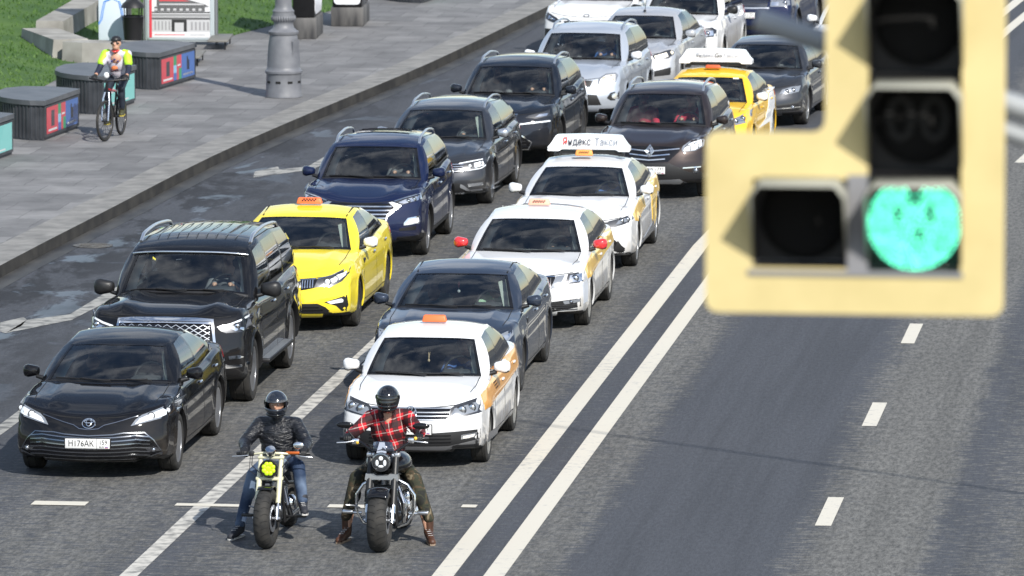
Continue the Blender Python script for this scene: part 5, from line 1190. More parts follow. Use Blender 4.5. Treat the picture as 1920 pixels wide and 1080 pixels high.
bars(sk, root, 'grille_frame', [[(0, .86), (.31, .855), (.22, .70), (.31, .58), (.56, .40), (.50, .28), (.2, .27)], [(0, .86), (-.31, .855), (-.22, .70), (-.31, .58), (-.56, .40), (-.50, .28), (-.2, .27)]], .02, CHR)
lamp(root, sk, [(.44, .80), (.50, .84), (.72, .885), (.88, .95), (.89, .90), (.84, .82), (.62, .79)], [(.60, .81), (.78, .83), (.80, .87), (.66, .855)], mats=(HLD, HLR))
bars(sk, root, 'daylight_strip', [[(.36, .70), (.50, .715), (.84, .745)], [(-.36, .70), (-.50, .715), (-.84, .745)]], .024, LIT, .014)
number_plate(root, sk, .50, 'T540YM', '197'); rails(root, S, SAT, .045, .62, 2.15, 3.95, .02)

# 7 silver crossover
F_ = FAS['rav']
root, S, sk, rk = car('silver_crossover', dict(SUV, L=4.4, W=1.815, H=1.68, fo=.87, wb=2.56, r=.345, paint=SILB, wz=1.56, rz=1.58, rwt=3.9, rwb=4.2, rw=.665, sill=.28, clad=0, fclad=1, mm=WHG, top=[(0, .87), (.12, .93), (.35, 1.0), (.7, 1.07), (1.1, 1.11), (1.4, 1.12), (2.2, 1.1), (3.2, 1.13), (4.1, 1.16), (4.4, 1.1)]), POS['rav'], 'pale silver-blue crossover with round fog lamps and roof rails, behind the black crossover', 'car', rz=-3.4)
lamp(root, sk, F_['headlight'], [(.53, .80), (.56, .88), (.64, .93), (.78, .94), (.79, .83), (.66, .78)], mats=(HLG, HLR), balls=[(.62, .85, .04), (.73, .88, .04)], lit=LITW)
P2(sk, root, 'fog_housing', F_['fogpod'], HLD, .003, True); lamp(root, sk, disc(.80, .57, .05), None, mats=(HLR, HLR), name='fog_lamp')
P2(sk, root, 'grille', sym([(0, .86), (.42, .84), (.38, .74), (0, .72)]), BLK, .004); P2(sk, root, 'lower_grille', sym([(0, .62), (.5, .60), (.58, .42), (0, .42)]), BLK, .004)
loops(sk, 'emblem', emb_rings('toyota', 0, .80, 1), .008, CHR, root, .02); number_plate(root, sk, .56, 'O291KX', '177'); rails(root, S, SAT, .05, .62, 2.05, 3.8, .02)

# 8 small silver saloon
SML = SP(L=4.40, W=1.74, H=1.51, fo=.83, wb=2.6, r=.305, wsb=1.10, wst=1.80, wz=1.40, rwt=3.15, rz=1.42, rwb=3.85, rw=.585, yB=2.28, top=scale_top(.80, 1.0, 1.1, 4.4, 1.06), spk=8, rr=.20, tw=.2, chr=False)
F_ = FAS['sil']
root, S, sk, rk = car('silver_saloon', dict(SML, paint=SILV, rim=DIRTA), POS['sil'], 'small silver saloon with lit headlights, behind the pale silver-blue crossover', 'car', rz=-4)
lamp(root, sk, F_['headlight'], [(.47, .77), (.68, .83), (.72, .76), (.52, .70)], mats=(HLD, LITW), balls=[(.77, .82, .035)], lit=LITW)
P2(sk, root, 'grille', sym([(0, .80), (.40, .77), (.36, .68), (0, .67)]), BLK, .004); P2(sk, root, 'bumper_vent', F_['low'], BLK, .004, True)
P2(sk, root, 'lower_grille', sym([(0, .52), (.42, .52), (.45, .38), (0, .38)]), BLK, .004); number_plate(root, sk, .45, 'E617BA', '750')
b = MB(); b.tube([(0, 1.9, 1.45), (0, 2.1, 1.66)], .006, 6); b.ell((0, 1.9, 1.455), (.03, .05, .02), 10, 6); b.build('aerial', BLK, root)

# 9 white crossover behind it
root, S, sk, rk = car('white_hatchback', dict(SUV, L=4.2, W=1.76, H=1.60, fo=.85, wb=2.55, r=.32, paint=WHTP, rim=DIRTA, wsb=1.12, wst=1.78, rwt=3.75, rwb=4.05, rw=.62, sill=.22, clad=0, fclad=1, wz=1.49, rz=1.5, ms=1.1, mm=BLK, chr=False, top=scale_top(.86, 1.04, 1.1, 4.2, 1.1)), (POS['wpolo'][0], 127.4), 'white hatchback with black mirrors, left of the navy off-roader at the back of the queue', 'car', rz=-4)
F_ = FAS['wpolo']
lamp(root, sk, [(.50, .68), (.56, .86), (.74, .88), (.82, .83), (.82, .71)], [(.58, .72), (.62, .82), (.76, .82), (.78, .73)], mats=(HLD, HLR), balls=[(.66, .77, .04)])
P2(sk, root, 'grille', sym([(0, .86), (.50, .85), (.48, .72), (0, .71)]), BLK, .004); P2(sk, root, 'lower_grille', sym([(0, .5), (.6, .48), (.5, .34), (0, .34)]), BLK, .004); number_plate(root, sk, .58, 'M905HE', '777')

# 10 navy off-roader
F_ = FAS['rr']
root, S, sk, rk = car('navy_offroader', dict(Q, L=4.97, W=1.96, H=1.86, fo=.84, wb=2.88, paint=NAVY, mm=NAVY, rwt=4.6, rwb=4.85, spk=10, clad=1, c=.16, top=[(0, 1.04), (.12, 1.09), (.35, 1.13), (.7, 1.16), (1.4, 1.19), (2.4, 1.2), (4, 1.22), (4.97, 1.2)], ridge=[], dlo=[(1.72, 2.24, 'g1'), (2.6, 2.62, 'B'), (2.7, 2.72, 'g2'), (3.6, 3.6, 'B'), (3.7, 3.7, 'g3'), (4.6, 4.45, 'C')]), POS['rr'], 'navy blue off-roader with a wide barred grille at the far end of the queue', 'car', rz=-4)
P2(sk, root, 'grille', sym([(0, 1.05), (.50, 1.05), (.48, .92), (0, .92)]), BLK, .004); bars(sk, root, 'grille_bar', [[(-.48, z), (.48, z)] for z in (1.03, 1.0, .97, .94)], .012, DKCH); bars(sk, root, 'bumper_trim', [[(-.52, .90), (.52, .90)]], .03, SAT)
lamp(root, sk, [(.54, .93), (.54, 1.06), (.90, 1.05), (.92, .96), (.86, .93)], [(.56, .95), (.56, 1.02), (.70, 1.02), (.70, .95)], balls=[(.82, 1.0, .035)]); lamp(root, sk, disc(.66, .70, .05), None, mats=(HLD, HLR), name='fog_lamp', balls=[(.66, .70, .03)])
P2(sk, root, 'bumper_intake', sym([(0, .56), (.7, .56), (.62, .48), (0, .48)]), BLK, .004); number_plate(root, sk, .76, 'Y080PA', '77')

# 11 white car in the kerb lane, 12 white taxi on the right
root, S, sk, rk = car('white_crossover', dict(SUV, L=4.4, W=1.80, H=1.62, paint=WHTP, mm=WHG, rw=.63, clad=0, wsb=1.15, wst=1.82, top=scale_top(.88, 1.10, 1.15, 4.4, 1.14)), POS['wleft'], 'white car nearest the kerb at the back, cut by the top picture edge', 'car', rz=-4)
lamp(root, sk, [(.48, .76), (.60, .84), (.80, .93), (.86, .90), (.84, .80), (.66, .74)], [(.60, .79), (.76, .88), (.78, .81)], mats=(HLD, HLR), balls=[(.70, .81, .03)])
P2(sk, root, 'grille', sym([(0, .80), (.44, .78), (.40, .66), (0, .65)]), BLK, .004); P2(sk, root, 'bumper_vent', [(.66, .62), (.84, .62), (.84, .44), (.72, .46)], BLK, .004, True)
P2(sk, root, 'lower_grille', sym([(0, .50), (.55, .48), (.5, .34), (0, .34)]), BLK, .004); loops(sk, 'emblem', [(ellp(0, .885, .055, .02), True)], .008, DKCH, root, .015); number_plate(root, sk, .55, 'P355CT', '777')
root, S, sk, rk = car('white_taxi', dict(SML, paint=WHTP, mm=WHG, rim=DIRTA), POS['wright'], 'white taxi half hidden behind the hanging traffic signal, orange band on its wing', 'taxi', rz=-4)
lamp(root, sk, [(.44, .72), (.50, .80), (.74, .86), (.82, .85), (.80, .74), (.62, .68)], [(.52, .74), (.70, .80), (.74, .75)], mats=(HLD, HLR), balls=[(.66, .77, .035)])
P2(sk, root, 'grille', sym([(0, .74), (.42, .72), (.38, .62), (0, .61)]), BLK, .004); P2(sk, root, 'lower_grille', sym([(0, .46), (.55, .44), (.5, .32), (0, .32)]), BLK, .004); number_plate(root, sk, .5, 'A733KE', '799')
band(sk, root, [(.55, .74), (1.0, .86), (1.5, .93), (2.2, .95), (2.2, .75), (1.5, .70), (1.0, .66)], BAND)

# 13 white saloon taxi behind the red rider
PO = SP(L=4.39, W=1.70, H=1.462, fo=.85, wb=2.552, r=.302, c=.24, wsb=1.10, wst=1.78, wz=1.362, rwt=3.02, rz=1.385, rwb=3.78, rw=.575, yB=2.23, spk=7, rr=.205, tw=.2, chr=False, gap=.05,
        top=[(0, .745), (.12, .79), (.35, .84), (.7, .905), (1.1, .955), (1.4, .97), (2.2, .97), (3.2, 1.02), (3.9, 1.05), (4.25, 1.04), (4.39, .98)], rise=.09, crown=.045, ridge=[], fclad=4)
F_ = FAS['polo']
root, S, sk, rk = car('white_orange_taxi', dict(PO, paint=WHTP, mm=WHG, rim=DIRTA), POS['polo'], 'white taxi with plain orange roof lamp and orange band, behind the red plaid rider', 'taxi')
P2(sk, root, 'grille', sym([(0, .728), (.47, .73), (.455, .68), (.45, .63), (.41, .60), (0, .583)]), GBL, .003); bars(sk, root, 'grille_bar', [[(-x, z), (x, z)] for x, z in ((.465, .722), (.455, .675), (.445, .635), (.41, .595))], .012, SAT)
lamp(root, sk, F_['headlight'], F_['hl_lens'], mats=(HLD, HLG), balls=[(.59, .70, .045), (.70, .72, .04)])
loops(sk, 'emblem', emb_rings('vw', 0, .662, 1.05), .009, CHR, root, .02); number_plate(root, sk, .485, 'T164KO', '797')
P2(sk, root, 'lower_grille', F_['low'], BLK, .003); bars(sk, root, 'lower_bar', [[(-.48, z), (.48, z)] for z in (.415, .375, .335)], .012, GBL); lamp(root, sk, F_['foglamp'], [(.62, .40), (.75, .42), (.73, .39), (.62, .375)], mats=(HLR, LITW), name='fog_lamp')
P2(sk, root, 'bumper_lip', F_['chin'], pm('worn_grey_plastic', (.14, .14, .145), .6), .005)
taxi_light(root, 0, 2.28, 1.455, ORG, False, .30, .085, .11)
band(sk, root, [(.50, .66), (.46, .84), (.66, .865), (1.0, .89), (1.6, .93), (2.6, .955), (3.6, .985), (4.0, .99), (4.1, .80), (3.6, .76), (2.6, .72), (1.6, .69), (1.0, .665)], BAND)
b = MB()
for s in (1, -1):
    for r_ in range(3):
        for i in range(4):
            y = 1.32 + i * .07 + r_ * .035; z = .84 - r_ * .035; p, _ = sk.side(y, z, s); b.box(p.x - .005, p.x + .006, y, y + .035, z, z + .03)
b.build('check_marks', CHK, root)
m = MB(); m.tube([(-.03, 1.93, 1.25), (-.022, 1.9, 1.12), (-.02, 1.9, 1.05)], .004, 5); m.tube([(.01, 1.93, 1.25), (-.01, 1.9, 1.12), (-.02, 1.9, 1.05)], .004, 5); m.ell((-.02, 1.9, 1.04), (.015, .015, .02), 8, 6); m.build('mirror_pendant', pm('pendant_tan', (.6, .45, .3), .6), root)

# 14 slate blue saloon
F_ = FAS['optima']
root, S, sk, rk = car('slate_blue_saloon', dict(KIA, paint=SLAT, chr=True, rr=.245), POS['optima'], 'slate blue saloon with two people, right behind the orange-banded taxi', 'car')
kfull = FAS['kia']; F_ = kfull
P2(sk, root, 'grille', F_['grille'], GBL, .004); lamp(root, sk, F_['headlight'], F_['hl_lens'], mats=(HLG, HLR), balls=[(.60, .69, .04), (.70, .725, .035)])
P2(sk, root, 'lower_grille', F_['low'], BLK, .004); P2(sk, root, 'fog_housing', F_['fogpod'], BLK, .004, True); number_plate(root, sk, .49, 'B849AY', '777')
for s in (1, -1): patch(sk, 'fender_vent', [(1.48, .80), (1.66, .83), (1.64, .86), (1.48, .86)], GBL, root, 'side', .006, s)
m = MB(); m.tube([(-.02, 1.95, 1.27), (-.02, 1.93, 1.15)], .004, 5); m.ell((-.02, 1.93, 1.135), (.022, .02, .022), 10, 6); m.ell((-.02, 1.93, 1.22), (.015, .012, .04), 8, 6, 1); m.build('mirror_pendant', [WHG, REDM], root)
b = MB()
for s in (1, -1): b.tube([(s * .575, 2.15, interp(S['roof'], 2.15) - .047), (s * .585, 2.7, interp(S['roof'], 2.7) - .047), (s * .575, 3.2, interp(S['roof'], 3.2) - .050)], .010, 6)
b.build('roof_gutter', SEAM, root)

# 15 white liftback taxi with red mirrors
OC = SP(PO, L=4.67, W=1.814, H=1.455, fo=.90, wb=2.686, r=.315, wsb=1.12, wst=1.86, wz=1.358, rwt=3.35, rz=1.37, rwb=4.25, rw=.60, yB=2.35, top=[(0, .755), (.12, .79), (.35, .84), (.7, .895), (1.1, .94), (1.4, .965), (2.2, .97), (3.2, 1.0), (4.2, 1.03), (4.55, 1.02), (4.67, .95)], fclad=1, lseat=True)
F_ = FAS['octavia']
root, S, sk, rk = car('white_redmirror_taxi', dict(OC, paint=WHT2, mm=REDM, rim=DIRTA), POS['octavia'], 'dusty white taxi with red door mirrors, yellow side band and pale orange chequered roof lamp', 'taxi')
P2(sk, root, 'grille', F_['grille'], GBL, .003); bars(sk, root, 'grille_bar', [[(x, .56 + abs(x) * .05), (x, .725)] for x in [i * .04 for i in range(-11, 12)]], .010, HLD)
bars(sk, root, 'grille_rim', [[(-.50, .742), (0, .735), (.50, .742)]], .012, CHR)
lamp(root, sk, F_['hl_in'], None, mats=(HLG, HLG)); lamp(root, sk, F_['headlight'], [(.68, .66), (.69, .75), (.84, .77), (.85, .67)], mats=(HLD, HLR), balls=[(.76, .71, .04)])
P2(sk, root, 'lower_grille', F_['low'], BLK, .003); bars(sk, root, 'lower_mesh', [[(-.8 + .05 * abs(z - .33) * 0, z), (.8, z)] for z in (.30, .33, .36)], .008, HLD); lamp(root, sk, F_['foglamp'], None, mats=(HLG, HLR), balls=[(.72, .405, .02)], name='fog_lamp')
number_plate(root, sk, .50, 'X260TM', '799'); taxi_light(root, .02, 2.45, 1.448, SALM, True, .31, .09, .11)
band(sk, root, [(.60, .67), (.56, .80), (.75, .85), (1.1, .885), (1.8, .93), (2.8, .965), (3.9, .98), (4.0, .80), (2.8, .77), (1.8, .73), (1.1, .68)], BANDY)
o = patch(sk, 'repaired_corner', [(.30, .36), (.28, .64), (.55, .655), (.60, .60), (.56, .36)], pm('patch_grey_paint', (.50, .53, .58), .5), root, 'side', .003, 1)

# 16 white saloon taxi with the long roof board
F_ = FAS['camtaxi']
root, S, sk, rk = car('white_board_taxi', SP(paint=WHTP, mm=WHG, rr=.235, chr=False), POS['camtaxi'], 'white saloon taxi carrying a long white roof board lettered Яндекс Такси', 'taxi')
P2(sk, root, 'grille', sym([(0, .53), (.45, .54), (.60, .52), (.80, .34), (.78, .28), (.62, .24), (0, .235)]), GBL, .003)
bars(sk, root, 'grille_bar', [[(-.62, z), (.62, z)] for z in (.49, .44, .39, .34, .29)], .012, DKCH); P2(sk, root, 'upper_grille', sym([(0, .70), (.3, .70), (.55, .72), (.5, .66), (.2, .63), (0, .60)]), GBL, .003)
lamp(root, sk, [(.89, .82), (.895, .74), (.85, .705), (.66, .65), (.50, .66), (.557, .73), (.744, .775)], [(.66, .68), (.70, .74), (.86, .79), (.86, .73)], mats=(HLD, HLG), balls=[(.74, .73, .03), (.82, .75, .03)])
P2(sk, root, 'bumper_mesh', [(.70, .46), (.80, .31), (.74, .26), (.64, .32)], BLK, .008, True); P2(sk, root, 'bumper_lip', sym([(0, .235), (.62, .235), (.84, .28), (.84, .22), (0, .18)]), SAT, .008)
number_plate(root, sk, .42, 'C471BB', '799'); loops(sk, 'emblem', emb_rings('toyota', 0, .657, 1), .007, CHR, root, .02)
CYR = pm('letter_grey', (.06, .065, .08), .5); CYR2 = pm('letter_pale_grey', (.25, .27, .31), .5); CRED = pm('letter_red', (.7, .04, .03), .5)
roof_board(root, .02, 2.62, 1.50, [('Я', -.315, .155, CRED, .78), ('ндекс', -.250, .155, CYR, .78), ('Такси', .075, .155, CYR2, .78)], 1.22, .175); taxi_light(root, -.03, 2.36, 1.455, pm('taxi_light_amber', (.85, .33, .08), .5), True, .27, .085, .09)
band(sk, root, [(.62, .70), (.60, .80), (.8, .84), (1.3, .90), (2.0, .94), (2.0, .76), (1.3, .72), (.9, .66)], BANDY); band(sk, root, [(2.9, .98), (4.3, 1.02), (4.3, .72), (3.7, .80), (3.3, .30), (3.0, .45)], BANDY)
band(sk, root, [(1.6, .28), (3.2, .42), (3.4, .24), (1.6, .22)], pm('band_grey', (.16, .16, .17), .4, 0, 1), off=.005)

# 17 dark brown crossover
F_ = FAS['koleos']
root, S, sk, rk = car('brown_crossover', dict(SUV, L=4.52, W=1.855, H=1.67, fo=.93, wb=2.69, paint=BRWN, wz=1.56, rz=1.57, rw=.64, wsb=1.15, wst=1.90, top=[(0, .87), (.12, .91), (.35, .96), (.7, 1.03), (1.1, 1.085), (1.4, 1.10), (2.2, 1.09), (3.2, 1.13), (4.1, 1.16), (4.52, 1.1)], rise=.10), POS['koleos'], 'dark brown crossover with a diamond badge and two people in red, plate ending 777', 'car', rz=-1.8)
P2(sk, root, 'grille', sym([(0, .86), (.48, .85), (.47, .78), (.30, .627), (0, .606)]), GBL, .003); bars(sk, root, 'grille_bar', [[(-.47, .825), (0, .785), (.47, .825)][::1], [(-.32, .74), (0, .71), (.32, .74)], [(-.25, .668), (0, .648), (.25, .668)]], .016, CHR)
lamp(root, sk, F_['headlight'], [(.53, .79), (.56, .86), (.66, .92), (.79, .95), (.80, .86), (.70, .80)], mats=(HLG, HLR), balls=[(.60, .83, .04), (.72, .865, .04)], lit=LIT)
loops(sk, 'emblem', emb_rings('rhomb', 0, .784, 1.05), .013, CHR, root, .02); number_plate(root, sk, .491, 'K538OB', '777')
P2(sk, root, 'lower_grille', sym([(0, .60), (.32, .60), (.62, .46), (.86, .46), (.84, .34), (.5, .34), (0, .34)]), BLK, .004); P2(sk, root, 'fog_trim', F_['fogbar'], CHR, .01, True); lamp(root, sk, disc(.728, .482, .05), None, mats=(HLD, HLR), name='fog_lamp', balls=[(.728, .482, .032)])
P2(sk, root, 'skid_plate', F_['skid'], SAT, .012); rails(root, S, SAT, .055, .60, 2.10, 3.85, .02)

# 18 amber saloon taxi with board
F_ = FAS['sol']
root, S, sk, rk = car('amber_board_taxi', dict(PO, W=1.72, H=1.47, paint=YELO, mm=WHG, rim=ALU, fclad=1, top=[(0, .73), (.12, .79), (.35, .86), (.7, .935), (1.1, .98), (1.4, .99), (2.2, .98), (3.2, 1.02), (3.9, 1.06), (4.25, 1.05), (4.39, .98)]), POS['sol'], 'amber yellow taxi with white mirrors and a long white roof board lettered Яндекс Go Такси', 'taxi', rz=-3)
lamp(root, sk, [(.46, .69), (.52, .75), (.70, .83), (.84, .91), (.85, .80), (.80, .72), (.60, .68)], [(.58, .73), (.70, .79), (.80, .84), (.79, .76)], mats=(HLG, HLR), balls=[(.64, .75, .035), (.75, .79, .035)])
P2(sk, root, 'grille', sym([(0, .70), (.42, .70), (.30, .58), (0, .57)]), BLK, .004); P2(sk, root, 'lower_grille', sym([(0, .50), (.50, .48), (.60, .34), (0, .30)]), BLK, .004); number_plate(root, sk, .48, 'H912EP', '777')
roof_board(root, .02, 2.35, 1.52, [('Яндекс', -.27, .095, CYR2, .95), ('Go', -.01, .105, INK, 1), ('Такси', .105, .095, pm('letter_faint', (.42, .44, .48), .5), .95)], 1.24, .175)
taxi_light(root, 0, 2.10, 1.455, pm('taxi_light_red', (.55, .10, .03), .5), False, .27, .06, .09)
band(sk, root, [(1.55, .52), (2.4, .60), (3.2, 1.0), (3.6, 1.02), (3.4, .40), (3.0, .22), (2.9, .5)], WHG)
m = MB(); m.box(.40, .50, 1.66, 1.665, 1.32, 1.345); m.build('screen_sticker', WHG, root)

# 19 dark grey hatchback, partly behind the signal arm
F_ = FAS['audi']
root, S, sk, rk = car('grey_hatchback', dict(SUV, L=4.29, W=1.775, H=1.43, fo=.87, wb=2.578, r=.317, paint=DGRY, rw=.58, rwr=.54, wsb=1.12, wst=1.82, wz=1.34, rz=1.33, rwt=3.6, rwb=4.1, clad=0, fclad=1, sill=.2, edge=.05, spk=10, rr=.215, top=[(0, .70), (.12, .75), (.35, .82), (.7, .88), (1.1, .93), (1.4, .95), (2.2, .96), (3.2, 1.0), (4.0, 1.03), (4.29, .95)], chr=False), POS['audi'], 'dark grey hatchback with single-frame grille, right of the amber taxi and under the signal arm', 'car', rz=-3.8)
P2(sk, root, 'grille', sym([(0, .71), (.36, .70), (.33, .55), (.24, .30), (0, .30)]), GBL, .003); bars(sk, root, 'grille_frame', [[(0, .72), (.37, .71), (.34, .55), (.25, .29), (0, .285)], [(0, .72), (-.37, .71), (-.34, .55), (-.25, .29), (0, .285)]], .02, CHR)
lamp(root, sk, F_['headlight'], [(.52, .61), (.56, .66), (.70, .69), (.78, .65)], mats=(HLG, HLR), balls=[(.60, .64, .03), (.70, .66, .03)])
P2(sk, root, 'bumper_vent', [(.42, .39), (.84, .42), (.84, .31), (.44, .30)], BLK, .004, True); P2(sk, root, 'fog_trim', F_['fogbar'], CHR, .012, True); lamp(root, sk, disc(.70, .36, .045), None, mats=(HLD, HLR), name='fog_lamp', balls=[(.70, .36, .03)]); number_plate(root, sk, .47, 'M150MX', '77')
# ------------------------------------------------------------- people
SKIN = pm('skin', (.52, .29, .20), .55); SKIND = pm('skin_shaded', (.42, .24, .17), .6); HAIR = pm('hair_dark', (.03, .02, .014), .7); HAIR2 = pm('hair_brown', (.10, .06, .035), .7)
def head_prims(c, tilt=0, s=1.0):
    x, y, z = c
    return [('e', (x, y, z + .02 * s), (.074 * s, .094 * s, .098 * s)), ('e', (x, y - .03 * s, z - .055 * s), (.058 * s, .062 * s, .055 * s)), ('e', (x, y - .098 * s, z - .012 * s), (.014 * s, .022 * s, .022 * s)),
            ('e', (x, y - .082 * s, z - .065 * s), (.024 * s, .014 * s, .008 * s)), ('e', (x - .076 * s, y + .005, z - .005), (.012 * s, .02 * s, .03 * s)), ('e', (x + .076 * s, y + .005, z - .005), (.012 * s, .02 * s, .03 * s)),
            ('e', (x, y - .078 * s, z + .03 * s), (.05 * s, .018 * s, .012 * s))]
def face_bits(root, c, s=1.0, parent=None):
    x, y, z = c; b = MB()
    for q in (-1, 1): b.ell((x + q * .030 * s, y - .086 * s, z + .012 * s), (.012 * s, .008 * s, .007 * s), 10, 6, 0); b.ell((x + q * .030 * s, y - .0925 * s, z + .012 * s), (.006 * s, .004 * s, .006 * s), 8, 6, 1)
    b.build('eyes', [pm('eye_white', (.7, .68, .65), .3), INK], parent or root, 60)
    b = MB()
    for q in (-1, 1): b.tube([(x + q * .016 * s, y - .092 * s, z + .030 * s), (x + q * .032 * s, y - .093 * s, z + .036 * s), (x + q * .046 * s, y - .084 * s, z + .030 * s)], .0045 * s, 5)
    b.build('eyebrows', HAIR, parent or root, 60)
def hand_prims(w, d, side, grip=True, s=1.0, fwd=(0, -1, 0)):
    """palm + four unequal fingers curled round a bar lying along X + thumb closing from below; w = grip centre"""
    P = []; x, y, z = w
    P.append(('e', (x, y + .030 * s, z + .028 * s), (.044 * s, .036 * s, .020 * s), R(35)))
    P.append(('c', d, (x, y + .045 * s, z + .030 * s), .030 * s, .026 * s))
    for i, (ln, r_) in enumerate(((.90, .0105), (1.0, .011), (.95, .0105), (.8, .0092))):
        fx = x + side * (-.033 + .022 * i) * s; a = (fx, y + .002 * s, z + .036 * s); b_ = (fx, y - .034 * s * ln, z + .020 * s); c_ = (fx, y - .038 * s * ln, z - .010 * s); e_ = (fx, y - .018 * s, z - .026 * s * ln)
        P += [('c', a, b_, r_ * 1.1 * s, r_ * s), ('c', b_, c_, r_ * s, r_ * .95 * s), ('c', c_, e_, r_ * .95 * s, r_ * .8 * s)]
    tx = x - side * .040 * s
    P += [('c', (tx, y + .035 * s, z + .014 * s), (tx - side * .006 * s, y + .016 * s, z - .018 * s), .014 * s, .012 * s), ('c', (tx - side * .006 * s, y + .016 * s, z - .018 * s), (tx + side * .010 * s, y - .014 * s, z - .030 * s), .012 * s, .010 * s)]
    return P
def helmet(root, c, mat, visor_open, s=1.0):
    x, y, z = c; h = empty('helmet', (x, y, z), 0, root); h.rotation_euler = (R(6), 0, 0)
    b = MB(); n, k = 32, 22; V = []; F = []
    for i in range(k + 1):
        p = math.pi * i / k
        for j in range(n):
            a = 2 * math.pi * j / n; dx, dy, dz = math.sin(p) * math.cos(a), math.sin(p) * math.sin(a), math.cos(p)
            rx, ry, rz = .130, .155, .148
            if dz < 0: rz = .168; rx *= 1 - .12 * dz * dz
            q = Vector((rx * dx, ry * dy, rz * dz))
            if dy < 0 and dz < -.05: q.y -= .018 * min(1, -dz * 3) * (-dy)
            V.append(q * s)
    def win(i, j):
        p = math.pi * (i + .5) / k; a = 2 * math.pi * (j + .5) / n; dy = math.sin(p) * math.sin(a); dz = math.cos(p); return dy < -.42 and (-.16 if visor_open else -.30) < dz < .30
    for i in range(k):
        for j in range(n):
            if i > k * .86: continue
            if win(i, j): continue
            F.append((i * n + j, (i + 1) * n + j, (i + 1) * n + (j + 1) % n, i * n + (j + 1) % n))
    b.add(V, F); o = b.build('shell', mat, h, 60); md = o.modifiers.new('s', 'SOLIDIFY'); md.thickness = .012 * s; md.offset = -1
    b = MB(); V = []; F = []; th0, th1 = (.32, .88) if visor_open else (-.34, .34); m_, q_ = 20, 8
    for i in range(q_ + 1):
        dz = th0 + (th1 - th0) * i / q_; r_ = math.sqrt(max(0, 1 - dz * dz))
        for j in range(m_ + 1): a = R(205 + 130 * j / m_) if not visor_open else R(200 + 140 * j / m_); V.append(Vector((.131 * r_ * math.cos(a), .156 * r_ * math.sin(a) - (.008 if dz < 0 else 0), .142 * dz)) * s)
    for i in range(q_):
        for j in range(m_): F.append((i * (m_ + 1) + j, i * (m_ + 1) + j + 1, (i + 1) * (m_ + 1) + j + 1, (i + 1) * (m_ + 1) + j))
    b.add(V, F); b.build('visor', glass_mat('visor_clear', (.35, .38, .42), .05, 1, .30) if visor_open else pm('visor_smoke', (.008, .008, .009), .08, 0, 1), h, 60)
    b = MB(); b.tube([Vector((.10 * math.cos(a), -.02 + .125 * math.sin(a), -.098)) * s for a in [R(200 + 140 * i / 10) for i in range(11)]], .016 * s, 8); 
    for q in (-1, 1): b.ell((q * .128 * s, -.01 * s, .02 * s), (.008 * s, .026 * s, .026 * s), 12, 8)
    b.build('chin_vent', GBL, h, 60); return h
def limb(a, b_, c, r): return [('c', a, b_, r[0], r[1]), ('c', b_, c, r[1], r[2])]
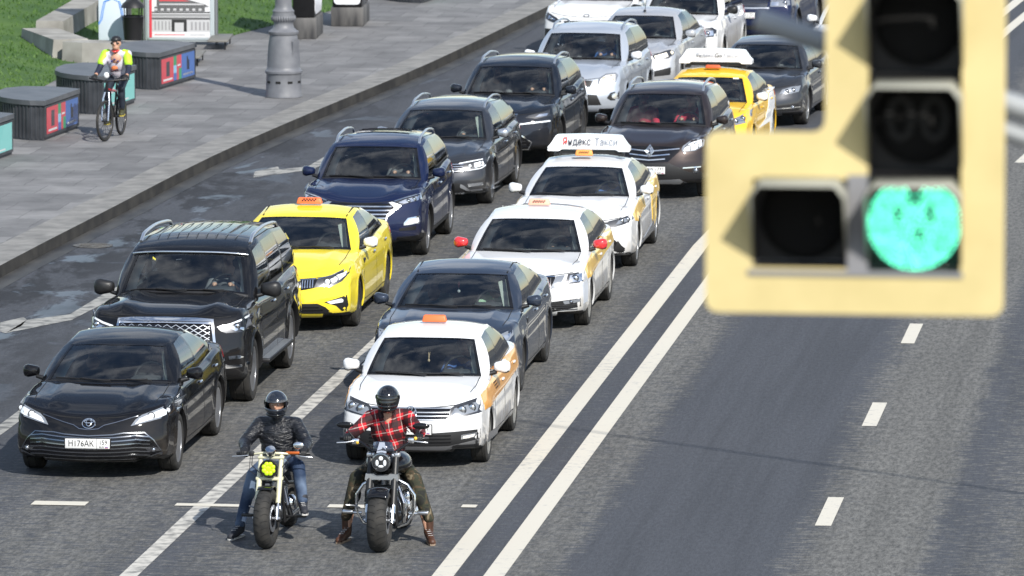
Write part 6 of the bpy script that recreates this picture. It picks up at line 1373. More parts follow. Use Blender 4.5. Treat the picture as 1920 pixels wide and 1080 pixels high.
def rider(name, pos, rz, D, label, cat='person'):
    root = empty(name, (pos[0], pos[1], 0), R(rz)); tag(root, label, cat); s = D.get('s', 1)
    H, SH, EL, HA, HP, KN, AN, TO = D['head'], D['sh'], D['el'], D['ha'], D['hip'], D['kn'], D['an'], D['toe']
    up = lambda p, d: (p[0] + d[0], p[1] + d[1], p[2] + d[2]); mid = lambda a, b_, t=.5: tuple(a[i] + (b_[i] - a[i]) * t for i in range(3))
    sc_ = mid(SH[0], SH[1]); hc = mid(HP[0], HP[1])
    # one continuous body under the clothes
    pr = head_prims(H, s=s) + [('c', up(H, (0, .03, -.08)), up(sc_, (0, 0, .02)), .055, .065), ('c', up(sc_, (0, 0, -.06)), up(hc, (0, 0, .05)), .12, .12)]
    for i in (0, 1): pr += limb(SH[i], EL[i], up(HA[i], (0, .06, .02)), (.05, .04, .03)) + limb(HP[i], KN[i], AN[i], (.075, .055, .04)) + [('c', SH[i], sc_, .05, .07), ('c', HP[i], hc, .08, .09)]
    body = blob('body', pr, SKIN, root, .014, 4); face_bits(root, H, s)
    # top
    T = D['top']; b_ = T.get('bulk', 1)
    tp = [('e', up(mid(sc_, hc, .28), (0, -.01, 0)), (.185 * b_, .13 * b_, .20)), ('e', mid(sc_, hc, .62), (.165 * b_, .13 * b_, .19)), ('e', mid(sc_, hc, .93), (.165 * b_, .135 * b_, .13))]
    for i in (0, 1):
        tp += [('c', SH[i], sc_, .075 * b_, .085 * b_)]
        if D.get('short'): tp += [('c', SH[i], mid(SH[i], EL[i], .55), .070 * b_, .068 * b_)]
        else: tp += limb(SH[i], EL[i], up(HA[i], (0, .085, .025)), (.074 * b_, .060 * b_, .045 * b_))
    if T.get('collar', 1): tp += [('c', up(sc_, (0, .0, .02)), up(H, (0, .05, -.145)), .085, .070)]
    blob(T['name'], tp, T['mat'], root, .013, 4)
    B = D['bottom']; bk = B.get('bulk', 1); bp = [('e', up(hc, (0, .02, -.01)), (.175, .16, .12))]
    for i in (0, 1): bp += limb(HP[i], KN[i], up(AN[i], (0, 0, B.get('cuff', .02))), (.098 * bk, .076 * bk, .058 * bk)) + [('e', mid(KN[i], AN[i], .3), (.072 * bk, .078 * bk, .12))]
    blob(B['name'], bp, B['mat'], root, .013, 3)
    for i in (0, 1):
        a = AN[i]; t = TO[i]; F = D['shoe']; sp = [('c', up(a, (0, .01, F.get('up', .06))), up(a, (0, .015, -.01)), .058, .054), ('c', up(a, (0, .03, -.040)), t, .048, .042), ('c', up(a, (0, .02, -.02)), mid(a, t, .7), .050, .042)]
        sh = blob(F['name'], sp, F['mat'], root, .009, 2)
        lo = up(a, (0, .05, -.082)); dv = Vector((t[0] - lo[0], t[1] - lo[1], 0)).normalized(); M = Matrix.Translation(((lo[0] + t[0]) / 2, (lo[1] + t[1]) / 2, 0)) @ Matrix.Rotation(math.atan2(dv.y, dv.x), 4, 'Z')
        zz = min(a[2] - .085, t[2] - .034); ln = (Vector(lo[:2]) - Vector(t[:2])).length / 2 + .03; b = MB()
        b.prism([(-ln, -.030), (-ln * .5, -.036), (ln * .2, -.036), (ln * .7, -.044), (ln, -.026), (ln * 1.05, 0), (ln, .026), (ln * .7, .044), (ln * .2, .036), (-ln * .5, .036), (-ln, .030)], zz, zz + .022, 0, M); b.build('sole', F['sole'], sh, 30)
        if F.get('lace'):
            b = MB()
            for q in range(4): c_ = Vector(mid(up(a, (0, -.035, .02)), up(t, (0, 0, .035)), q / 4.5)); b.tube([c_ + Vector((-.022, 0, .004)), c_ + Vector((.022, 0, .008))], .004, 5)
            b.build('laces', F['lace'], sh)
        g = blob('glove' if D.get('glove') else 'hand', hand_prims(HA[i], mid(EL[i], HA[i], .72), -1 if i == 0 else 1, s=1.05), D.get('glove', SKIN), root, .0065, 2)
    return root
PUFF = pm('jacket_black', (.010, .011, .015), .40, 0, .12, .5)
nt = PUFF.node_tree; tc = N(nt, 'ShaderNodeTexCoord'); wv = N(nt, 'ShaderNodeTexNoise'); wv.inputs['Scale'].default_value = 9; wv.inputs['Detail'].default_value = 4; wv.inputs['Distortion'].default_value = .6; bp = N(nt, 'ShaderNodeBump'); bp.inputs['Strength'].default_value = 1; bp.inputs['Distance'].default_value = .075
mq = N(nt, 'ShaderNodeMapping'); mq.inputs['Scale'].default_value = (.6, .8, 2.0); nt.links.new(tc.outputs['Object'], mq.inputs[0]); nt.links.new(mq.outputs[0], wv.inputs['Vector']); nt.links.new(wv.outputs['Fac'], bp.inputs['Height']); nt.links.new(bp.outputs[0], nt.nodes['Principled BSDF'].inputs['Normal'])
JEAN = noisy('denim', (.014, .032, .075), (.16, .22, .32), 3.5, .8, .42, .75, 8, .5)
LEA = pm('glove_black', (.012, .012, .013), .5)
def plaid():
    m = pm('plaid_red', (.6, .02, .03), .75); nt = m.node_tree; L = nt.links.new; b = nt.nodes['Principled BSDF']; tc = N(nt, 'ShaderNodeTexCoord'); mp = N(nt, 'ShaderNodeMapping'); mp.inputs['Rotation'].default_value = (.1, .25, .1); sp = N(nt, 'ShaderNodeSeparateXYZ')
    nn = N(nt, 'ShaderNodeTexNoise'); nn.inputs['Scale'].default_value = 4; md = N(nt, 'ShaderNodeMix', data_type='RGBA'); md.inputs[0].default_value = .045
    L(tc.outputs['Object'], md.inputs[6]); L(tc.outputs['Object'], nn.inputs['Vector']); L(nn.outputs['Color'], md.inputs[7]); L(md.outputs[2], mp.inputs[0]); L(mp.outputs[0], sp.inputs[0])
    def band(src, sc, off, lo, hi):
        a = N(nt, 'ShaderNodeMath', operation='MULTIPLY_ADD'); a.inputs[1].default_value = sc; a.inputs[2].default_value = off + 50; L(src, a.inputs[0]); f = N(nt, 'ShaderNodeMath', operation='FRACT'); L(a.outputs[0], f.inputs[0])
        g = N(nt, 'ShaderNodeMath', operation='GREATER_THAN'); g.inputs[1].default_value = lo; l = N(nt, 'ShaderNodeMath', operation='LESS_THAN'); l.inputs[1].default_value = hi; L(f.outputs[0], g.inputs[0]); L(f.outputs[0], l.inputs[0]); q = N(nt, 'ShaderNodeMath', operation='MULTIPLY'); L(g.outputs[0], q.inputs[0]); L(l.outputs[0], q.inputs[1]); return q.outputs[0]
    def mix(f, a, c, amt=1):
        n = N(nt, 'ShaderNodeMix', data_type='RGBA'); q = N(nt, 'ShaderNodeMath', operation='MULTIPLY'); q.inputs[1].default_value = amt; L(f, q.inputs[0]); L(q.outputs[0], n.inputs[0])
        if isinstance(a, tuple): n.inputs[6].default_value = (*a, 1)
        else: L(a, n.inputs[6])
        n.inputs[7].default_value = (*c, 1); return n.outputs[2]
    X, Z = sp.outputs[0], sp.outputs[2]
    c = mix(band(X, 8, 0, .0, .46), (.52, .010, .020), (.015, .003, .005), .88); c = mix(band(Z, 8, 0, .0, .46), c, (.015, .003, .005), .88)
    c = mix(band(X, 8, .3, .0, .06), c, (.6, .55, .5), .55); c = mix(band(Z, 8, .3, .0, .06), c, (.6, .55, .5), .55); L(c, b.inputs['Base Color'])
    bp = N(nt, 'ShaderNodeBump'); bp.inputs['Strength'].default_value = .8; bp.inputs['Distance'].default_value = .025; n2 = N(nt, 'ShaderNodeTexNoise'); n2.inputs['Scale'].default_value = 7; L(tc.outputs['Object'], n2.inputs['Vector']); L(n2.outputs['Fac'], bp.inputs['Height']); L(bp.outputs[0], b.inputs['Normal']); return m
def camo():
    m = pm('camouflage', (.05, .05, .03), .85); nt = m.node_tree; L = nt.links.new; b = nt.nodes['Principled BSDF']; tc = N(nt, 'ShaderNodeTexCoord'); n = N(nt, 'ShaderNodeTexNoise'); n.inputs['Scale'].default_value = 9; n.inputs['Detail'].default_value = 2.5; n.inputs['Distortion'].default_value = .8
    r = N(nt, 'ShaderNodeValToRGB'); r.color_ramp.interpolation = 'CONSTANT'; e = r.color_ramp.elements; e[0].color = (.012, .013, .010, 1); e[1].position = .45; e[1].color = (.028, .030, .016, 1); x = e.new(.55); x.color = (.06, .042, .022, 1); y = e.new(.62); y.color = (.17, .14, .09, 1)
    L(tc.outputs['Object'], n.inputs['Vector']); L(n.outputs['Fac'], r.inputs[0]); L(r.outputs[0], b.inputs['Base Color'])
    bp = N(nt, 'ShaderNodeBump'); bp.inputs['Strength'].default_value = .8; bp.inputs['Distance'].default_value = .02; n2 = N(nt, 'ShaderNodeTexNoise'); n2.inputs['Scale'].default_value = 8; L(tc.outputs['Object'], n2.inputs['Vector']); L(n2.outputs['Fac'], bp.inputs['Height']); L(bp.outputs[0], b.inputs['Normal']); return m
B1, B2 = (-11.1385, 70.834), (-9.8958, 70.757)
rider('person', B1, 0, dict(head=(-.035, 1.29, 1.43), sh=((-.225, 1.38, 1.20), (.165, 1.38, 1.20)), el=((-.37, 1.18, 1.02), (.315, 1.18, 1.03)), ha=((-.325, .84, .955), (.325, .84, .965)), hip=((-.13, 1.42, .78), (.07, 1.42, .78)), kn=((-.25, 1.02, .70), (.25, .99, .80)), an=((-.40, 1.02, .125), (.315, .86, .42)), toe=((-.47, .82, .036), (.36, .70, .345)),
      top=dict(name='jacket', mat=PUFF, bulk=1.2), bottom=dict(name='jeans', mat=JEAN, cuff=.03), shoe=dict(name='shoe', mat=pm('sneaker_dark', (.02, .022, .03), .7), sole=pm('sole_white', (.55, .54, .52), .6), lace=pm('lace_pale', (.45, .45, .45), .7)), glove=LEA),
      'rider in black puffer jacket and blue jeans, visor up, left foot on the road')
hr = [o for o in COL.objects if o.name == 'person'][0]
helmet(hr, (-.035, 1.29, 1.44), pm('helmet_black', (.010, .013, .020), .12, 0, 1), True)
rider('person', B2, 0, dict(head=(-.035, 1.26, 1.53), sh=((-.24, 1.38, 1.31), (.15, 1.38, 1.33)), el=((-.395, 1.14, 1.17), (.335, 1.14, 1.19)), ha=((-.415, .83, 1.15), (.365, .83, 1.16)), hip=((-.14, 1.42, .80), (.07, 1.42, .80)), kn=((-.335, .98, .70), (.29, .98, .70)), an=((-.45, .98, .125), (.445, .98, .125)), toe=((-.51, .80, .036), (.51, .80, .036)),
      top=dict(name='plaid_shirt', mat=plaid(), bulk=1.1, collar=0), bottom=dict(name='camouflage_trousers', mat=camo(), bulk=1.12, cuff=.15), shoe=dict(name='boot', mat=noisy('boot_leather', (.045, .018, .010), (.09, .038, .02), 12, .5), sole=pm('sole_tan', (.30, .22, .16), .7), lace=pm('lace_pale', (.45, .45, .45), .7), up=.15), glove=LEA),
      'rider in red plaid shirt and camouflage trousers with both boots on the road')
hr2 = [o for o in COL.objects if o.name == 'person.001'][0]
helmet(hr2, (-.035, 1.26, 1.535), pm('helmet_gloss_black', (.006, .006, .007), .10, 0, 1), False)
b = MB()
for s in (-1, 1): b.add([(-.04 + s * .005, 1.235, 1.16), (-.04 + s * .005, 1.245, 1.20), (-.04 + s * .085, 1.30, 1.40), (-.04 + s * .13, 1.315, 1.385), (-.04 + s * .05, 1.235, 1.24)], [(0, 1, 2, 3, 4)])
o = b.build('shirt_collar', MATS['plaid_red'], hr2, 0); md = o.modifiers.new('s', 'SOLIDIFY'); md.thickness = .008
blob('chest', [('c', (-.04, 1.275, 1.22), (-.04, 1.30, 1.36), .018, .05)], SKIN, hr2, .01, 2)
# ------------------------------------------------------------- motorcycles
def moto_wheel(root, y, r, wd, rr, rimm, steer=0, disc_=True, spk=9):
    RX = Matrix.Rotation(R(90), 4, 'Y'); h = wd / 2; e = empty('wheel', (0, y, r), steer, root)
    t = MB(); prof = [(rr, -h * .7)] + [(rr + (r - rr) * (.25 + .75 * math.cos(a) ** .8 if abs(math.cos(a)) > 1e-3 else .25), h * math.sin(a)) for a in [R(-88 + 176 * i / 14) for i in range(15)]] + [(rr, h * .7)]
    t.lathe(prof, 44, 0, RX, closed=True); ty = t.build('tyre', RUB, e, 45)
    g = MB()                                                     # curved tread cuts
    for i in range(26):
        a0 = 2 * math.pi * i / 26
        for s in (-1, 1):
            P = []
            for k in range(7):
                t_ = k / 6; th = R(6 + 58 * t_) * s; rad = rr + (r - rr) * (.25 + .75 * math.cos(th) ** .8) + .0005; a = a0 + .16 * t_ * (1.3 - t_) + (0.1 if s > 0 else 0); P.append(Vector((h * math.sin(th) * 1.003, rad * math.sin(a), rad * math.cos(a))))
            g.tube(P, .0032, 4, 0)
    g.build('tread_grooves', SEAM, ty, 0)
    m = MB(); m.lathe([(rr + .004, h * .66), (rr - .02, h * .6), (rr - .028, 0), (rr - .02, -h * .6), (rr + .004, -h * .66), (rr + .006, 0)], 36, 0, RX, closed=True); m.lathe([(1e-4, h * .8), (.03, h * .8), (.035, h * .3), (.035, -h * .3), (.03, -h * .8), (1e-4, -h * .8)], 16, 0, RX)
    for i in range(spk): M = Matrix.Rotation(2 * math.pi * i / spk, 4, 'X'); m.box(-.012, .012, -.013, .013, .03, rr - .015, 0, M, .004)
    m.build('rim', rimm, e, 40)
    if disc_:
        d = MB(); 
        for s in (-1, 1): d.lathe([(.10, s * (h * .78)), (.15, s * (h * .78)), (.15, s * (h * .78 + .006)), (.10, s * (h * .78 + .006))], 30, 0, RX, closed=True)
        d.build('brake_disc', SAT, e, 40)
    return e
CREAM = pm('fork_cream', (.62, .60, .42), .3, 0, 1)
def mot(name, pos, label): r_ = empty(name, (pos[0], pos[1], 0)); tag(r_, label, 'motorcycle'); return r_
m1 = mot('motorcycle', B1, 'custom motorcycle with cream fork and round yellow-green headlight, left of the two')
moto_wheel(m1, .33, .33, .175, .20, DKA, R(-5)); moto_wheel(m1, 1.88, .325, .20, .20, DKA, disc_=False)
def TB(root, name, segs, mat, n=10, sm_=50):
    b = MB()
    for s in segs: b.tube(s[0], s[1], n)
    return b.build(name, mat, root, sm_)
fk = lambda s, t: Vector((s * .112, .33 + .36 * t, .33 + .62 * t))
TB(m1, 'fork_leg', [([fk(-1, .24), fk(-1, .62), fk(-1, 1.02)], [.030, .030, .024])], CREAM); TB(m1, 'fork_leg', [([fk(1, .24), fk(1, .62), fk(1, 1.02)], [.030, .030, .024])], CREAM)
TB(m1, 'fork_slider', [([fk(s, -.03), fk(s, .26)], .021) for s in (-1, 1)], CHR); TB(m1, 'axle', [([(-.15, .33, .33), (.15, .33, .33)], .016)], SAT)
b = MB(); b.box(.10, .15, .36, .44, .28, .40, 0, None, .01); b.box(-.15, -.10, .36, .44, .28, .40, 0, None, .01); b.build('brake_caliper', BLK, m1)
b = MB(); b.box(-.15, .15, .53, .63, .71, .745, 0, None, .01); b.box(-.145, .145, .64, .73, .93, .955, 0, None, .01); b.build('fork_yoke', CREAM, m1)
b = MB(); V = []; F = []
for i in range(15):
    a = R(-20 + 130 * i / 14)
    for j in range(7): t = -1 + j / 3; V.append((t * .085, .33 - .352 * math.sin(a) * (1 - .03 * t * t) * -1 * (-1), .33 + .352 * math.cos(a) * (1 - .02 * t * t)))
for i in range(14):
    for j in range(6): F.append((i * 7 + j, i * 7 + j + 1, i * 7 + 8 + j, i * 7 + 7 + j))
V = [(x, .66 - y, z) for x, y, z in V]
b.add(V, F); o = b.build('front_mudguard', GBL, m1, 60); md = o.modifiers.new('s', 'SOLIDIFY'); md.thickness = .005
YG = pm('headlight_yellow_green', (.45, .62, .01), .35, 0, .6, .5, (.55, .85, .02), .28)
hl = empty('headlight', (0, .50, .845), 0, m1); b = MB(); b.lathe([(1e-4, -.10), (.07, -.09), (.098, -.03), (.100, .02), (.092, .028), (.088, .01), (1e-4, .01)], 30, 0, Matrix.Rotation(R(90), 4, 'X')); b.build('bowl', BLK, hl, 50)
b = MB()
for i in range(8): a = 2 * math.pi * (i + .5) / 8; b.ell((.052 * math.cos(a), -.016, .052 * math.sin(a)), (.027, .014, .027), 12, 8)
b.ell((0, -.014, 0), (.045, .012, .045), 14, 8); b.build('lens', YG, hl, 60)
TB(m1, 'handlebar', [([(-.40, .84, .955), (-.22, .78, .955), (-.10, .70, .985), (.10, .70, .985), (.22, .78, .965), (.40, .84, .965)], .013)], CREAM)
TB(m1, 'grip', [([(-.40, .845, .955), (-.27, .80, .955)], .019), ([(.27, .80, .965), (.40, .845, .965)], .019)], BLK)
TB(m1, 'lever', [([(-.24, .76, .95), (-.36, .74, .94), (-.44, .77, .93)], .006), ([(.24, .76, .955), (.36, .74, .945), (.44, .77, .935)], .006)], SAT); 
b = MB(); b.box(-.26, -.20, .74, .80, .94, .99, 0, None, .01); b.box(.20, .26, .74, .80, .95, 1.0, 0, None, .01); b.build('switch_block', BLK, m1); b = MB(); b.box(.15, .30, .735, .76, .97, 1.0, 0, None, .008); b.build('brake_reservoir', pm('anodised_orange', (.60, .14, .03), .3, .5), m1)
g = empty('gauge', (0, .64, 1.01), 0, m1); b = MB(); b.lathe([(1e-4, -.04), (.05, -.035), (.058, .03), (.052, .04), (1e-4, .036)], 24, 0, Matrix.Rotation(R(35), 4, 'X')); b.build('housing', CHR, g, 50)
TB(m1, 'mirror', [([(.27, .80, .97), (.25, .77, 1.04), (.26, .75, 1.06)], .007)], SAT); b = MB(); b.ell((.29, .75, 1.065), (.062, .018, .04), 16, 10); b.build('mirror', CHR, m1, 60)
TB(m1, 'cable', [([(-.22, .76, .95), (-.20, .60, .86), (-.12, .56, .80), (-.06, .62, .72)], .005), ([(-.24, .75, .94), (-.23, .62, .80), (-.16, .60, .76)], .004), ([(.22, .76, .95), (.17, .6, .9), (.06, .62, .75)], .005)], BLK, 6)
b = MB(); b.ell((0, 1.02, .80), (.135, .30, .115), 20, 14); b.build('tank', pm('tank_grey', (.20, .21, .22), .25, .2, 1), m1, 60); b = MB(); b.ell((0, 1.5, .72), (.15, .24, .06), 16, 10); b.build('seat', INT, m1, 60)
TB(m1, 'frame', [([(0, .66, .90), (-.13, 1.0, .62), (-.14, 1.5, .55), (-.12, 1.88, .33)], .02), ([(0, .66, .90), (.13, 1.0, .62), (.14, 1.5, .55), (.12, 1.88, .33)], .02), ([(-.10, .78, .70), (-.12, .85, .22), (-.12, 1.6, .20)], .018), ([(.10, .78, .70), (.12, .85, .22), (.12, 1.6, .20)], .018)], BLK)
def vtwin(root, x0, y0, z0, m_, s=1):
    b = MB(); b.ell((x0, y0 + .05, z0 - .10), (.15 * s, .22 * s, .12 * s), 18, 12)
    b.build('crankcase', m_, root, 60)
    for a, nm in ((-26, 'cylinder'), (26, 'cylinder')):
        M = Matrix.Translation((x0, y0, z0 - .04)) @ Matrix.Rotation(R(a), 4, 'X'); b = MB(); b.lathe([(.065 * s, .02), (.065 * s, .26 * s), (.05 * s, .30 * s), (1e-4, .30 * s)], 18, 0, M)
        for k in range(9): b.lathe([(.06 * s, .03 + k * .023), (.088 * s, .03 + k * .023), (.088 * s, .038 + k * .023), (.06 * s, .038 + k * .023)], 18, 0, M, closed=True)
        b.build(nm, m_, root, 40)
vtwin(m1, .02, 1.10, .42, SAT); b = MB(); b.lathe([(1e-4, 0), (.085, 0), (.085, .05), (.06, .075), (1e-4, .08)], 24, 0, Matrix.Translation((.14, 1.02, .40)) @ Matrix.Rotation(R(90), 4, 'Y')); b.ell((.19, 1.0, .40), (.02, .04, .04)); b.build('engine_cover', CHR, m1, 50)
TB(m1, 'exhaust_pipe', [([(.10, .95, .55), (.15, .85, .40), (.17, .95, .27), (.18, 1.7, .25)], .03)], DKCH)
TB(m1, 'footpeg', [([(-.14, .85, .27), (-.32, .85, .28)], .014), ([(.14, .86, .27), (.36, .82, .28)], .014)], BLK); b = MB()
for s in (-1, 1): b.box(s * .29 - .06, s * .29 + .06, .80, .86, .265, .295, 0, None, .006)
b.build('peg_rubber', BLK, m1); TB(m1, 'gear_lever', [([(-.14, .85, .30), (-.17, .72, .38), (-.25, .70, .40)], .008)], SAT)

m2 = mot('motorcycle', B2, 'black power cruiser with very wide front tyre and chrome engine guards')
moto_wheel(m2, .34, .34, .215, .215, DKA, 0, True, 10); moto_wheel(m2, 2.02, .335, .25, .215, DKA, disc_=False)
f2 = lambda s, t: Vector((s * .135, .34 + .34 * t, .34 + .70 * t))
for s in (-1, 1): TB(m2, 'fork_leg', [([f2(s, .22), f2(s, .6), f2(s, .98)], [.036, .038, .034])], BLK)
TB(m2, 'fork_slider', [([f2(s, -.04), f2(s, .24)], .026) for s in (-1, 1)], DKCH); b = MB()
for s in (-1, 1): b.tube([f2(s, .10), f2(s, .26)], .033, 12)
b.build('fork_collar', CHR, m2, 40)
b = MB(); P = [(-.185, .0), (-.175, .06), (-.09, .065), (-.06, .045), (.06, .045), (.09, .065), (.175, .06), (.185, 0), (.15, -.02), (.10, 0), (-.10, 0), (-.15, -.02)]
b.prism(P, 0, .10, 0, Matrix.Translation((0, .61, .755)) @ Matrix.Rotation(R(90), 4, 'X')); o = b.build('lower_yoke', SAT, m2, 20); b = MB()
for s in (-1, 1): b.box(s * .135 - .045, s * .135 + .045, .62, .72, .985, 1.03, 0, None, .01)
b.build('upper_clamp', SAT, m2); TB(m2, 'axle', [([(-.17, .34, .34), (.17, .34, .34)], .018)], SAT)
b = MB(); V = []; F = []
for i in range(15):
    a = R(-38 + 120 * i / 14)
    for j in range(9): t = -1 + j / 4; V.append((t * .118, .34 - .365 * math.sin(-a) * (1 - .05 * t * t), .34 + .365 * math.cos(a) * (1 - .05 * t * t)))
for i in range(14):
    for j in range(8): F.append((i * 9 + j, i * 9 + j + 1, i * 9 + 10 + j, i * 9 + 9 + j))
b.add(V, F); o = b.build('front_mudguard', GBL, m2, 60); md = o.modifiers.new('s', 'SOLIDIFY'); md.thickness = .005
hl = empty('headlight', (0, .47, .955), 0, m2); b = MB(); b.lathe([(1e-4, -.16), (.06, -.15), (.10, -.06), (.105, .01), (.100, .03), (.088, .032), (.084, .018), (1e-4, .018)], 30, 0, Matrix.Rotation(R(90), 4, 'X')); b.build('bowl', DKCH, hl, 50)
b = MB(); b.lathe([(1e-4, .022), (.082, .022), (.082, .018), (1e-4, .018)], 24, 0, Matrix.Rotation(R(90), 4, 'X')); b.build('reflector', HLD, hl, 50)
b = MB(); b.ell((0, -.026, .042), (.024, .012, .024), 12, 8); b.ell((-.042, -.026, -.008), (.018, .01, .034), 12, 8); b.ell((.042, -.026, -.008), (.018, .01, .034), 12, 8); b.ell((0, -.026, -.045), (.03, .008, .014), 12, 8); b.build('led', LIT, hl, 60)
b = MB(); V = [(-.14, .66, .97), (-.12, .56, 1.06), (-.10, .62, 1.15), (0, .50, 1.08), (0, .60, 1.165), (.10, .62, 1.15), (.12, .56, 1.06), (.14, .66, .97), (-.05, .50, 1.07), (.05, .50, 1.07), (-.03, .56, 1.165), (.03, .56, 1.165), (-.02, .49, 1.06), (.02, .49, 1.06)]
b.add(V, [(0, 1, 2), (1, 8, 10, 2), (8, 3, 4, 10), (3, 9, 11, 4), (9, 6, 5, 11), (6, 7, 5)]); o = b.build('cowl', pm('cowl_dark', (.03, .035, .055), .2, .3, 1), m2, 60); md = o.modifiers.new('s', 'SOLIDIFY'); md.thickness = .008
b = MB(); b.add([(-.055, .492, 1.05), (.055, .492, 1.05), (.028, .546, 1.16), (-.028, .546, 1.16)], [(0, 1, 2, 3)]); o = b.build('cowl_stripe', SAT, m2, 0); md = o.modifiers.new('s', 'SOLIDIFY'); md.thickness = .004
b = MB(); b.ell((0, 1.05, .86), (.255, .40, .15), 28, 18); b.build('tank', GBL, m2, 60); b = MB(); b.ell((0, 1.55, .72), (.18, .26, .07), 16, 10); b.build('seat', INT, m2, 60)
TB(m2, 'handlebar', [([(-.50, .86, 1.15), (-.36, .80, 1.155), (-.24, .76, 1.11), (-.12, .70, 1.03), (.12, .70, 1.03), (.24, .76, 1.11), (.33, .80, 1.165), (.46, .86, 1.16)], .017)], GBL)
TB(m2, 'grip', [([(-.50, .865, 1.15), (-.37, .81, 1.155)], .021), ([(.32, .80, 1.165), (.46, .865, 1.16)], .021)], BLK)
TB(m2, 'lever', [([(-.32, .76, 1.14), (-.42, .72, 1.125), (-.52, .72, 1.12)], .008), ([(.28, .76, 1.15), (.40, .73, 1.14), (.47, .76, 1.13)], .008)], SAT); b = MB(); b.box(-.36, -.28, .75, .80, 1.10, 1.16, 0, None, .012); b.box(.25, .32, .75, .80, 1.12, 1.18, 0, None, .012); b.build('switch_block', CHR, m2)
b = MB(); b.ell((.335, .76, 1.175), (.02, .015, .02), 10, 8); b.ell((-.30, .76, 1.12), (.02, .015, .02), 10, 8); b.build('indicator', pm('indicator_yellow', (.8, .5, .05), .3, 0, 1), m2, 60)
for s, x in ((-1, -.44), (1, .39)):
    TB(m2, 'mirror_stalk', [([(x + .10 * -s, .80, 1.16), (x + .04 * -s, .80, 1.23), (x + .02 * -s, .80, 1.28)], .008)], BLK); b = MB(); b.ell((x, .80, 1.305), (.095, .025, .036), 20, 10, 0, None); b.build('mirror', GBL, m2, 60)
G = lambda s: [(s * .12, .80, .72), (s * .24, .80, .66), (s * .315, .80, .55), (s * .32, .80, .38), (s * .24, .80, .24), (s * .13, .80, .20)]
TB(m2, 'engine_guard', [(G(-1), .018)], CHR, 12, 60); TB(m2, 'engine_guard', [(G(1), .018)], CHR, 12, 60)
vtwin(m2, .0, 1.12, .48, SAT, 1.25); b = MB(); b.lathe([(1e-4, 0), (.10, 0), (.105, .05), (.08, .09), (1e-4, .10)], 24, 0, Matrix.Translation((.16, 1.0, .42)) @ Matrix.Rotation(R(90), 4, 'Y')); b.ell((.22, .98, .50), (.05, .06, .09), 16, 10); b.build('engine_cover', CHR, m2, 50)
b = MB(); b.lathe([(1e-4, 0), (.09, 0), (.095, .05), (.07, .09), (1e-4, .10)], 24, 0, Matrix.Translation((-.16, 1.0, .42)) @ Matrix.Rotation(R(-90), 4, 'Y')); b.ell((-.20, .95, .52), (.05, .05, .10), 16, 10); b.build('engine_cover', CHR, m2, 50)
TB(m2, 'frame', [([(0, .70, .95), (-.15, 1.0, .66), (-.16, 1.6, .55), (-.14, 2.02, .335)], .024), ([(0, .70, .95), (.15, 1.0, .66), (.16, 1.6, .55), (.14, 2.02, .335)], .024), ([(-.10, .78, .80), (-.12, .82, .20), (-.12, 1.7, .18)], .022), ([(.10, .78, .80), (.12, .82, .20), (.12, 1.7, .18)], .022)], BLK)
b = MB(); b.box(-.10, .10, .74, .80, .32, .66, 0, None, .015); b.build('radiator', BLK, m2); TB(m2, 'exhaust_pipe', [([(.12, .95, .60), (.19, .86, .45), (.20, .92, .24), (.22, 1.9, .24)], .038)], CHR)
for s in (-1, 1): TB(m2, 'footpeg', [([(s * .26, .80, .345), (s * .46, .80, .35)], .016)], SAT); b = MB(); b.box(s * .41 - .06, s * .41 + .06, .76, .85, .345, .375, 0, None, .012); b.build('peg_pad', SAT, m2)
TB(m2, 'gear_lever', [([(-.28, .80, .40), (-.34, .70, .44), (-.42, .69, .445)], .010)], SAT)
# ------------------------------------------------------------- cyclist
CP = (-20.33, 111.87)
rider('person', CP, -4, dict(s=1.05, head=(.02, 1.08, 1.60), sh=((-.18, 1.17, 1.40), (.20, 1.17, 1.41)), el=((-.25, 1.0, 1.17), (.26, 1.02, 1.17)), ha=((-.275, .70, 1.035), (.275, .70, 1.035)), hip=((-.10, 1.36, 1.02), (.10, 1.36, 1.02)), kn=((-.11, .98, .80), (.14, .95, .86)), an=((-.12, 1.12, .33), (.14, 1.02, .50)), toe=((-.13, .93, .25), (.16, .86, .41)),
      short=True, top=dict(name='cycling_jersey', mat=pm('jersey_white', (.55, .53, .60), .7), collar=0), bottom=dict(name='cycling_tights', mat=pm('tights_black', (.012, .018, .03), .6), bulk=.88, cuff=.0), shoe=dict(name='shoe', mat=pm('shoe_olive', (.05, .05, .02), .6), sole=pm('sole_yellow', (.45, .36, .05), .6)), glove=LEA),
      'cyclist in white and lime jersey and black cap riding on the pavement')
cy = [o for o in COL.objects if o.name == 'person.002'][0]; cy.location.z = .155
LIME = pm('jersey_lime', (.42, .75, .03), .6)
for s in (-1, 1): blob('lime_sleeve', [('c', (s * .19, 1.17, 1.41), (s * .235, 1.075, 1.27), .078, .074), ('c', (s * .14, 1.16, 1.45), (s * .19, 1.17, 1.41), .05, .07)], LIME, cy, .012, 3)
for s in (-1, 1): blob('arm_warmer', [('c', (s * .232, 1.08, 1.265), (s * .255, 1.01, 1.17), .056, .052), ('c', (s * .255, 1.01, 1.17), (s * .268, .86, 1.10), .052, .044)], pm('warmer_navy', (.01, .014, .035), .7), cy, .01, 2)
b = MB(); 
for x, z, r_, m in ((.0, 1.18, .06, 0), (.03, 1.15, .04, 1), (-.04, 1.14, .035, 1), (-.05, 1.30, .02, 2), (.06, 1.30, .02, 2), (0, 1.33, .02, 2)): b.ell((x, 1.045 + .05 * (z - 1.18), z), (r_, .03, r_ * .7), 10, 8, m)
b.build('jersey_print', [pm('print_orange', (.55, .16, .05), .7), pm('print_dark', (.05, .02, .03), .7), pm('print_navy', (.04, .05, .2), .7)], cy, 60)
